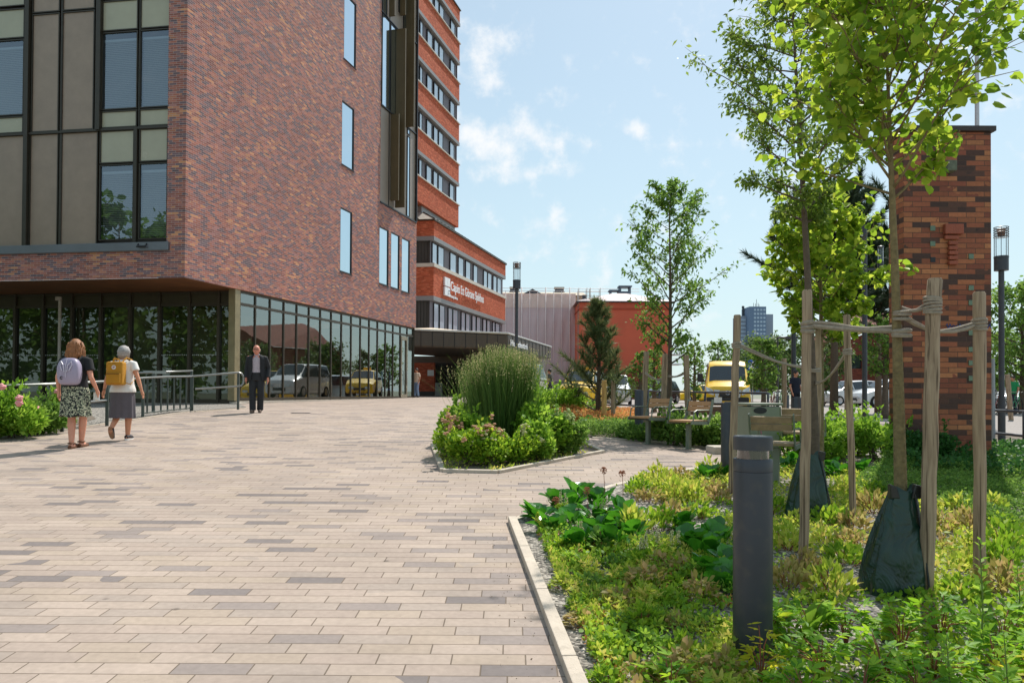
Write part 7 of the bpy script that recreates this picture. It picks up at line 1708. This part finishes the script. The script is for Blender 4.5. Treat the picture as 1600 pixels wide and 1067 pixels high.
    for s in (-1, 1): m1.tube([V3(s * .1, .0, .38), V3(s * .12, .08, .44), V3(s * .12, .2, .42), V3(s * .13, .26, .3)], .018, 6)
    m1.build('strap', M_black, b, local=True)
    w = J['wr'][1]; q = Mx @ (w + V3(-.03, .06, -.14)); c = thing('paper_cup', 'white paper held in the right hand of the auburn-haired woman', 'paper', tuple(q), None, .2); MB().box((0, 0, .03), (.085, .02, .12), .1).build('sheet', M_white, c, local=True); MB().box((-.0, .012, .03), (.05, .004, .14)).build('inner_sheet', mat('cream paper', srgb(232, 214, 190), .8), c, local=True)
    c.name = 'folded_paper'
def W2():
    p = gp(191, 687.5); t = thing('person', 'grey-haired woman in white blouse and dark grey skirt walking away', 'person', tuple(p))
    J = dict(head=V3(.0, .03, 1.575), neck=V3(0, 0, 1.44), sh={-1: V3(-.175, 0, 1.37), 1: V3(.175, 0, 1.37)}, el={-1: V3(-.29, .0, 1.12), 1: V3(.285, -.03, 1.12)}, wr={-1: V3(-.37, .05, .90), 1: V3(.35, -.02, .90)},
             hp={-1: V3(-.085, 0, .9), 1: V3(.085, 0, .9)}, kn={-1: V3(-.09, .06, .50), 1: V3(.09, .04, .48)}, an={-1: V3(-.09, -.20, .22), 1: V3(.07, .05, .085)}, to={-1: V3(-.09, -.14, .045), 1: V3(.08, .2, .03)})
    mb = MB(); basebody(mb, J, 1.06); mb.build('body', SK2, t, local=True, voxel=.0085, smoothit=3)
    tee = MB(); tee.rings([ring_e(z, rx, ry, p=1) for z, rx, ry in ((.86, .228, .178), (.92, .222, .17), (1.0, .195, .145), (1.1, .188, .138), (1.22, .19, .138), (1.32, .195, .13), (1.39, .178, .108), (1.425, .1, .085), (1.45, .07, .07))])
    for s in (-1, 1): tee.tube([J['sh'][s] + V3(-s * .05, 0, .01), J['sh'][s] + V3(s * .01, 0, 0), J['sh'][s].lerp(J['el'][s], .5)], [.066, .07, .078], 14)
    tee.build('blouse', mat('white cotton', srgb(226, 222, 216), .85, 0, .05, 6), t, local=True, voxel=.012, smoothit=2)
    sk = MB(); rg_ = []
    for i, (z, rx, ry) in enumerate(((.98, .175, .13), (.9, .2, .15), (.78, .21, .16), (.62, .215, .165), (.48, .22, .17), (.40, .225, .175))):
        rg_.append([V3(math.cos(a) * rx * (1 + .012 * i * math.sin(11 * a)), math.sin(a) * ry * (1 + .012 * i * math.sin(11 * a + 1)), z) for a in [2 * math.pi * k / 88 for k in range(88)]])
    sk.rings(rg_).build('skirt', mat('dark grey skirt', srgb(92, 86, 92), .85, 0, .1, 8), t, local=True)
    h = J['head']; hr = MB(); hr.ell(h + V3(0, -.012, .02), (.098, .11, .115), 18, 12); hr.ell(h + V3(0, -.045, -.035), (.09, .075, .08), 16, 10); rr = random.Random(5)
    for k in range(90):
        a = rr.uniform(math.pi * .9, math.pi * 2.1); q = h + V3(math.cos(a) * .06, math.sin(a) * .06, .11); hr.tube([q, h + V3(math.cos(a) * .1, math.sin(a) * .105 - .01, .03), h + V3(math.cos(a) * .088, math.sin(a) * .1 - .01, -.09 + rr.uniform(-.02, .02))], [.008, .01, .005], 5)
    hr.build('hair', mat('silver grey hair', srgb(168, 162, 158), .55, 0, .25, 30, .8, 150), t, local=True, recalc=False)
    for s in (-1, 1):
        sh = MB(); a, to = J['an'][s], J['to'][s]; d = (to - a).normalized()
        if s == 1: sh.rings([[V3(a.x + .045 * math.cos(w), a.y + .05 + .135 * math.sin(w), z) for w in [6.283 * k / 20 for k in range(20)]] for z in (.0, .028)]); so_ = sh.build('sole', M_white, t, local=True); MB().tube([a + V3(0, -.05, -.03), a + V3(0, .0, -.02), V3(to.x, to.y - .06, .05), V3(to.x, to.y - .01, .04)], [.036, .045, .04, .028], 12).build('shoe', mat('dark trainer', srgb(60, 56, 60), .7), t, local=True)
        else:
            up = V3(0, -1, .25).normalized(); f = d; x = V3(1, 0, 0); c = (a + to) / 2 + up * .03
            sh.rings([[c + x * .042 * math.cos(w) + f * .12 * math.sin(w) + up * q for w in [6.283 * k / 20 for k in range(20)]] for q in (.0, .02)]); sh.build('sole', mat('tan sole', srgb(172, 128, 96), .8), t, local=True)
            MB().tube([a + V3(0, .0, .0), a.lerp(to, .5) , to], [.046, .042, .03], 12).build('shoe', mat('dark trainer', srgb(60, 56, 60), .7), t, local=True)
    MB().tube([J['wr'][-1] + V3(.028 * math.cos(w), .028 * math.sin(w), .01) for w in [6.283 * k / 12 for k in range(13)]], .006, 5).build('bracelet', M_black, t, local=True)
    s_ = .945; placed(t, (.02, 1), s_); Mx = Matrix.Translation(p) @ Matrix.Rotation(t.rotation_euler.z, 4, 'Z')
    b = thing('backpack', 'square mustard yellow backpack with round badge on the grey-haired woman', 'backpack', tuple(Mx @ V3(.0, -.15, .93)), None, t.rotation_euler.z)
    MU = mat('mustard canvas', srgb(190, 134, 34), .8, 0, .08, 8, .3, 200)
    MB().box((0, -.06, .2), (.28, .14, .39)).build('pack_body', MU, b, local=True, bevel=.03); MB().box((0, -.145, .12), (.24, .04, .17)).build('front_pocket', MU, b, local=True, bevel=.015); MB().box((0, -.169, .19), (.22, .006, .012)).build('pocket_zip', mat('dark mustard', srgb(120, 80, 24), .8), b, local=True)
    MB().tube([V3(-.14, -.1, .36), V3(0, -.134, .37), V3(.14, -.1, .36)], .004, 5).build('pack_zip', MATS['dark mustard'], b, local=True)
    MB().tube([V3(-.06, -.06, .39), V3(-.045, -.06, .44), V3(.045, -.06, .44), V3(.06, -.06, .39)], .01, 6).build('handle', MU, b, local=True)
    m1 = MB().rings([[V3(.035 * math.cos(w), y, .30 + .035 * math.sin(w)) for w in [6.283 * k / 20 for k in range(20)]] for y in (-.13, -.136)]).build('badge', M_white, b, local=True); MB().tube([V3(.015 * math.cos(w), -.138, .30 + .012 * math.sin(w)) for w in [6.283 * k / 9 for k in range(8)]], .005, 5).build('badge_print', mat('badge red', srgb(190, 60, 40), .6), b, local=True)
    m1 = MB()
    for s in (-1, 1): m1.tube([V3(s * .07, -.02, .38), V3(s * .1, .07, .47), V3(s * .12, .2, .44), V3(s * .13, .26, .3)], .013, 6); m1.tube([V3(s * .12, -.03, .05), V3(s * .18, .06, .02), V3(s * .17, .2, .1)], .007, 5)
    m1.build('strap', MU, b, local=True)
def MAN():
    p = gp(401, 645); t = thing('person', 'bald elderly man in a black jacket, checked shirt and dark trousers walking towards the camera', 'person', tuple(p))
    J = dict(head=V3(-.0, .11, 1.545), neck=V3(0, .05, 1.44), lean=.08, sh={-1: V3(-.19, .03, 1.36), 1: V3(.19, .03, 1.36)}, el={-1: V3(-.27, -.04, 1.10), 1: V3(.24, .0, 1.10)}, wr={-1: V3(-.27, .07, .86), 1: V3(.25, .05, .86)}, hd={-1: V3(0, .1, -1), 1: V3(0, .1, -1)},
             hp={-1: V3(-.085, 0, .9), 1: V3(.085, 0, .9)}, kn={-1: V3(-.10, .05, .49), 1: V3(.10, .04, .49)}, an={-1: V3(-.07, -.06, .09), 1: V3(.08, .08, .085)}, to={-1: V3(-.075, .09, .03), 1: V3(.10, .23, .03)})
    mb = MB(); basebody(mb, J, 1.0); mb.ell(J['head'] + V3(0, .0, .03), (.079, .096, .092), 14, 10); mb.build('body', SK3, t, local=True, voxel=.0085, smoothit=3)
    h = J['head']
    for s in (-1, 1): MB().ell(h + V3(s * .032, .084, .018), (.014, .010, .008), 8, 6).build('eye', mat('eye', (.08, .06, .05), .3), t, local=True)
    g = MB()
    for s in (-1, 1): g.tube([h + V3(s * .034 + .026 * math.cos(w), .1, .014 + .02 * math.sin(w)) for w in [6.283 * k / 14 for k in range(15)]], .0028, 5); g.tube([h + V3(s * .06, .1, .018), h + V3(s * .082, .02, .016)], .0025, 4)
    g.tube([h + V3(-.01, .104, .016), h + V3(.01, .104, .016)], .0025, 4); g.build('glasses', M_black, t, local=True)
    MB().ell(h + V3(0, .093, -.056), (.022, .008, .005), 8, 6).build('mouth', mat('lip', srgb(160, 84, 76), .6), t, local=True)
    hb = MB(); rr = random.Random(9)
    for s in (-1, 1): hb.ell(h + V3(s * .068, -.035, -.005), (.018, .05, .045), 10, 8)
    hb.ell(h + V3(0, -.07, -.02), (.062, .03, .045), 10, 8); hb.build('hair', mat('white hair', srgb(214, 208, 200), .7), t, local=True)
    def check():
        m, nt, b, N, L = newmat('checked shirt'); tc = N('ShaderNodeTexCoord'); c = N('ShaderNodeTexBrick'); c.inputs['Scale'].default_value = 60; L(tc.outputs['Object'], c.inputs['Vector']); v = N('ShaderNodeTexChecker'); v.inputs['Scale'].default_value = 70; L(tc.outputs['Object'], v.inputs['Vector']); v.inputs[1].default_value = srgb(214, 206, 208); v.inputs[2].default_value = srgb(128, 110, 130); L(v.outputs[0], b.inputs['Base Color']); b.inputs['Roughness'].default_value = .85; return m
    ln = J['lean']; shp = lambda tab, k=0: [ring_e(z, rx + k, ry + k, cy=ln * (z - .9)) for z, rx, ry in tab]
    tab = ((.9, .17, .125), (1.0, .16, .12), (1.1, .155, .115), (1.22, .16, .115), (1.32, .165, .112), (1.39, .13, .09), (1.43, .072, .07), (1.46, .064, .066))
    MB().rings(shp(tab)).build('shirt', check(), t, local=True, voxel=.011, smoothit=1)
    M_j = mat('black jacket cloth', (.016, .017, .02), .85, 0, .25, 9, .4, 60)
    # open jacket: side and back shell, front edges left apart
    jk = MB(); rs = []; jt = ((.80, .225, .165), (.88, .22, .16), (1.0, .205, .15), (1.1, .198, .146), (1.22, .2, .148), (1.32, .205, .142), (1.39, .178, .115), (1.44, .1, .09))
    for z, rx, ry in jt:
        gap = .50 + .12 * (z < 1.0) - .08 * (z > 1.35); a0 = math.pi / 2 + gap; a1 = math.pi / 2 - gap + 2 * math.pi
        o_ = [V3(rx * math.cos(a), ry * math.sin(a) + ln * (z - .9), z) for a in [a0 + (a1 - a0) * k / 26 for k in range(27)]]; i_ = [V3(q.x * .88, (q.y - ln * (z - .9)) * .88 + ln * (z - .9), z) for q in reversed(o_)]; rs.append(o_ + i_)
    jk.rings(rs)
    for s in (-1, 1): jk.tube([J['sh'][s] + V3(-s * .04, 0, .0), J['sh'][s], J['sh'][s].lerp(J['el'][s], .5), J['el'][s], J['el'][s].lerp(J['wr'][s], .5), J['el'][s].lerp(J['wr'][s], .97)], [.062, .068, .064, .058, .055, .052], 14)
    jk.build('jacket', M_j, t, local=True, voxel=.011, smoothit=2)
    tr = MB(); tr.rings([ring_e(z, rx, ry, cy=ln * (z - .9)) for z, rx, ry in ((.80, .17, .13), (.9, .172, .128), (1.0, .162, .12))])
    for s in (-1, 1): a, k_, h_ = J['an'][s], J['kn'][s], J['hp'][s]; tr.tube([h_ + V3(0, 0, .0), h_.lerp(k_, .5), k_, k_.lerp(a, .5), a + V3(0, 0, -.02)], [.098, .094, .082, .078, .078], 14)
    tr.build('trousers', mat('black trousers', (.02, .021, .024), .85, 0, .25, 8, .4, 50), t, local=True, voxel=.012, smoothit=2)
    MB().tube([V3(.165 * math.cos(w), .124 * math.sin(w), .985) for w in [6.283 * k / 20 for k in range(21)]], .014, 6).build('belt', M_black, t, local=True)
    for s in (-1, 1): a, to = J['an'][s], J['to'][s]; MB().tube([a + V3(0, -.05, -.05), a + V3(0, 0, -.045), V3(to.x, to.y - .06, .04), V3(to.x, to.y + .01, .035)], [.038, .045, .044, .032], 12).build('shoe', mat('brown shoe', srgb(112, 92, 80), .6), t, local=True)
    placed(t, (.18, -1), 1.0)
def FARP(px, d, face, H, label, top, bot, hairc, skin=SK2, arms=.06):
    p = gd(px, d); t = thing('person', label, 'person', tuple(p))
    J = dict(head=V3(0, .02, 1.575), neck=V3(0, 0, 1.44), sh={-1: V3(-.175, 0, 1.37), 1: V3(.175, 0, 1.37)}, el={-1: V3(-.23, -.02, 1.11), 1: V3(.23, -.02, 1.11)}, wr={-1: V3(-.22, arms, .9), 1: V3(.22, arms, .9)}, hp={-1: V3(-.085, 0, .9), 1: V3(.085, 0, .9)}, kn={-1: V3(-.09, .05, .49), 1: V3(.09, .02, .49)}, an={-1: V3(-.08, -.05, .09), 1: V3(.08, .08, .085)}, to={-1: V3(-.08, .1, .03), 1: V3(.09, .23, .03)})
    mb = MB(); basebody(mb, J, 1.0); mb.build('body', skin, t, local=True, voxel=.014, smoothit=2)
    s_ = MB(); s_.rings([ring_e(z, rx, ry) for z, rx, ry in ((.88, .185, .135), (1.0, .178, .132), (1.1, .165, .125), (1.22, .174, .128), (1.32, .184, .125), (1.39, .17, .105), (1.43, .09, .08))])
    for s in (-1, 1): s_.tube([J['sh'][s] + V3(-s * .05, 0, .01), J['sh'][s], J['sh'][s].lerp(J['el'][s], .7)], [.062, .066, .066], 12)
    s_.build('top', mat('cloth ' + label[:14] + 'top', top, .85), t, local=True, voxel=.016, smoothit=2)
    tr = MB(); tr.rings([ring_e(z, rx, ry) for z, rx, ry in ((.82, .17, .13), (.92, .175, .13), (.98, .165, .12))])
    for s in (-1, 1): tr.tube([J['hp'][s], J['kn'][s], J['an'][s]], [.098, .08, .07], 12)
    tr.build('trousers', mat('cloth ' + label[:14] + 'legs', bot, .85), t, local=True, voxel=.016, smoothit=2)
    MB().ell(J['head'] + V3(0, -.015, .02), (.09, .105, .11)).build('hair', mat('hair ' + label[:14], hairc, .6), t, local=True)
    for s in (-1, 1): a, to = J['an'][s], J['to'][s]; MB().tube([a + V3(0, -.05, -.05), V3(to.x, to.y - .06, .04), V3(to.x, to.y, .035)], [.04, .044, .03], 8).build('shoe', M_black_plastic, t, local=True)
    placed(t, face, H / 1.7)
W1(); W2(); MAN()
FARP(651, 42.3, (-.6, -.8), 1.68, 'black-haired person in cream top and jeans at the end of the glass front', srgb(226, 196, 172), srgb(130, 150, 180), (.02, .015, .012))
FARP(1243, 27, (.4, -.9), 1.75, 'person in navy clothes standing behind the strap stake', srgb(24, 28, 44), srgb(20, 22, 34), (.03, .02, .015))
FARP(859, 37.5, (-.9, .3), 1.7, 'dark-clothed person passing left of the yellow minivan', srgb(60, 50, 66), srgb(40, 40, 48), (.02, .015, .012))
FARP(1583, 33, (-.8, -.3), 1.7, 'person in a green top among the bicycles at the right edge', srgb(40, 150, 90), srgb(50, 56, 70), (.05, .04, .03))
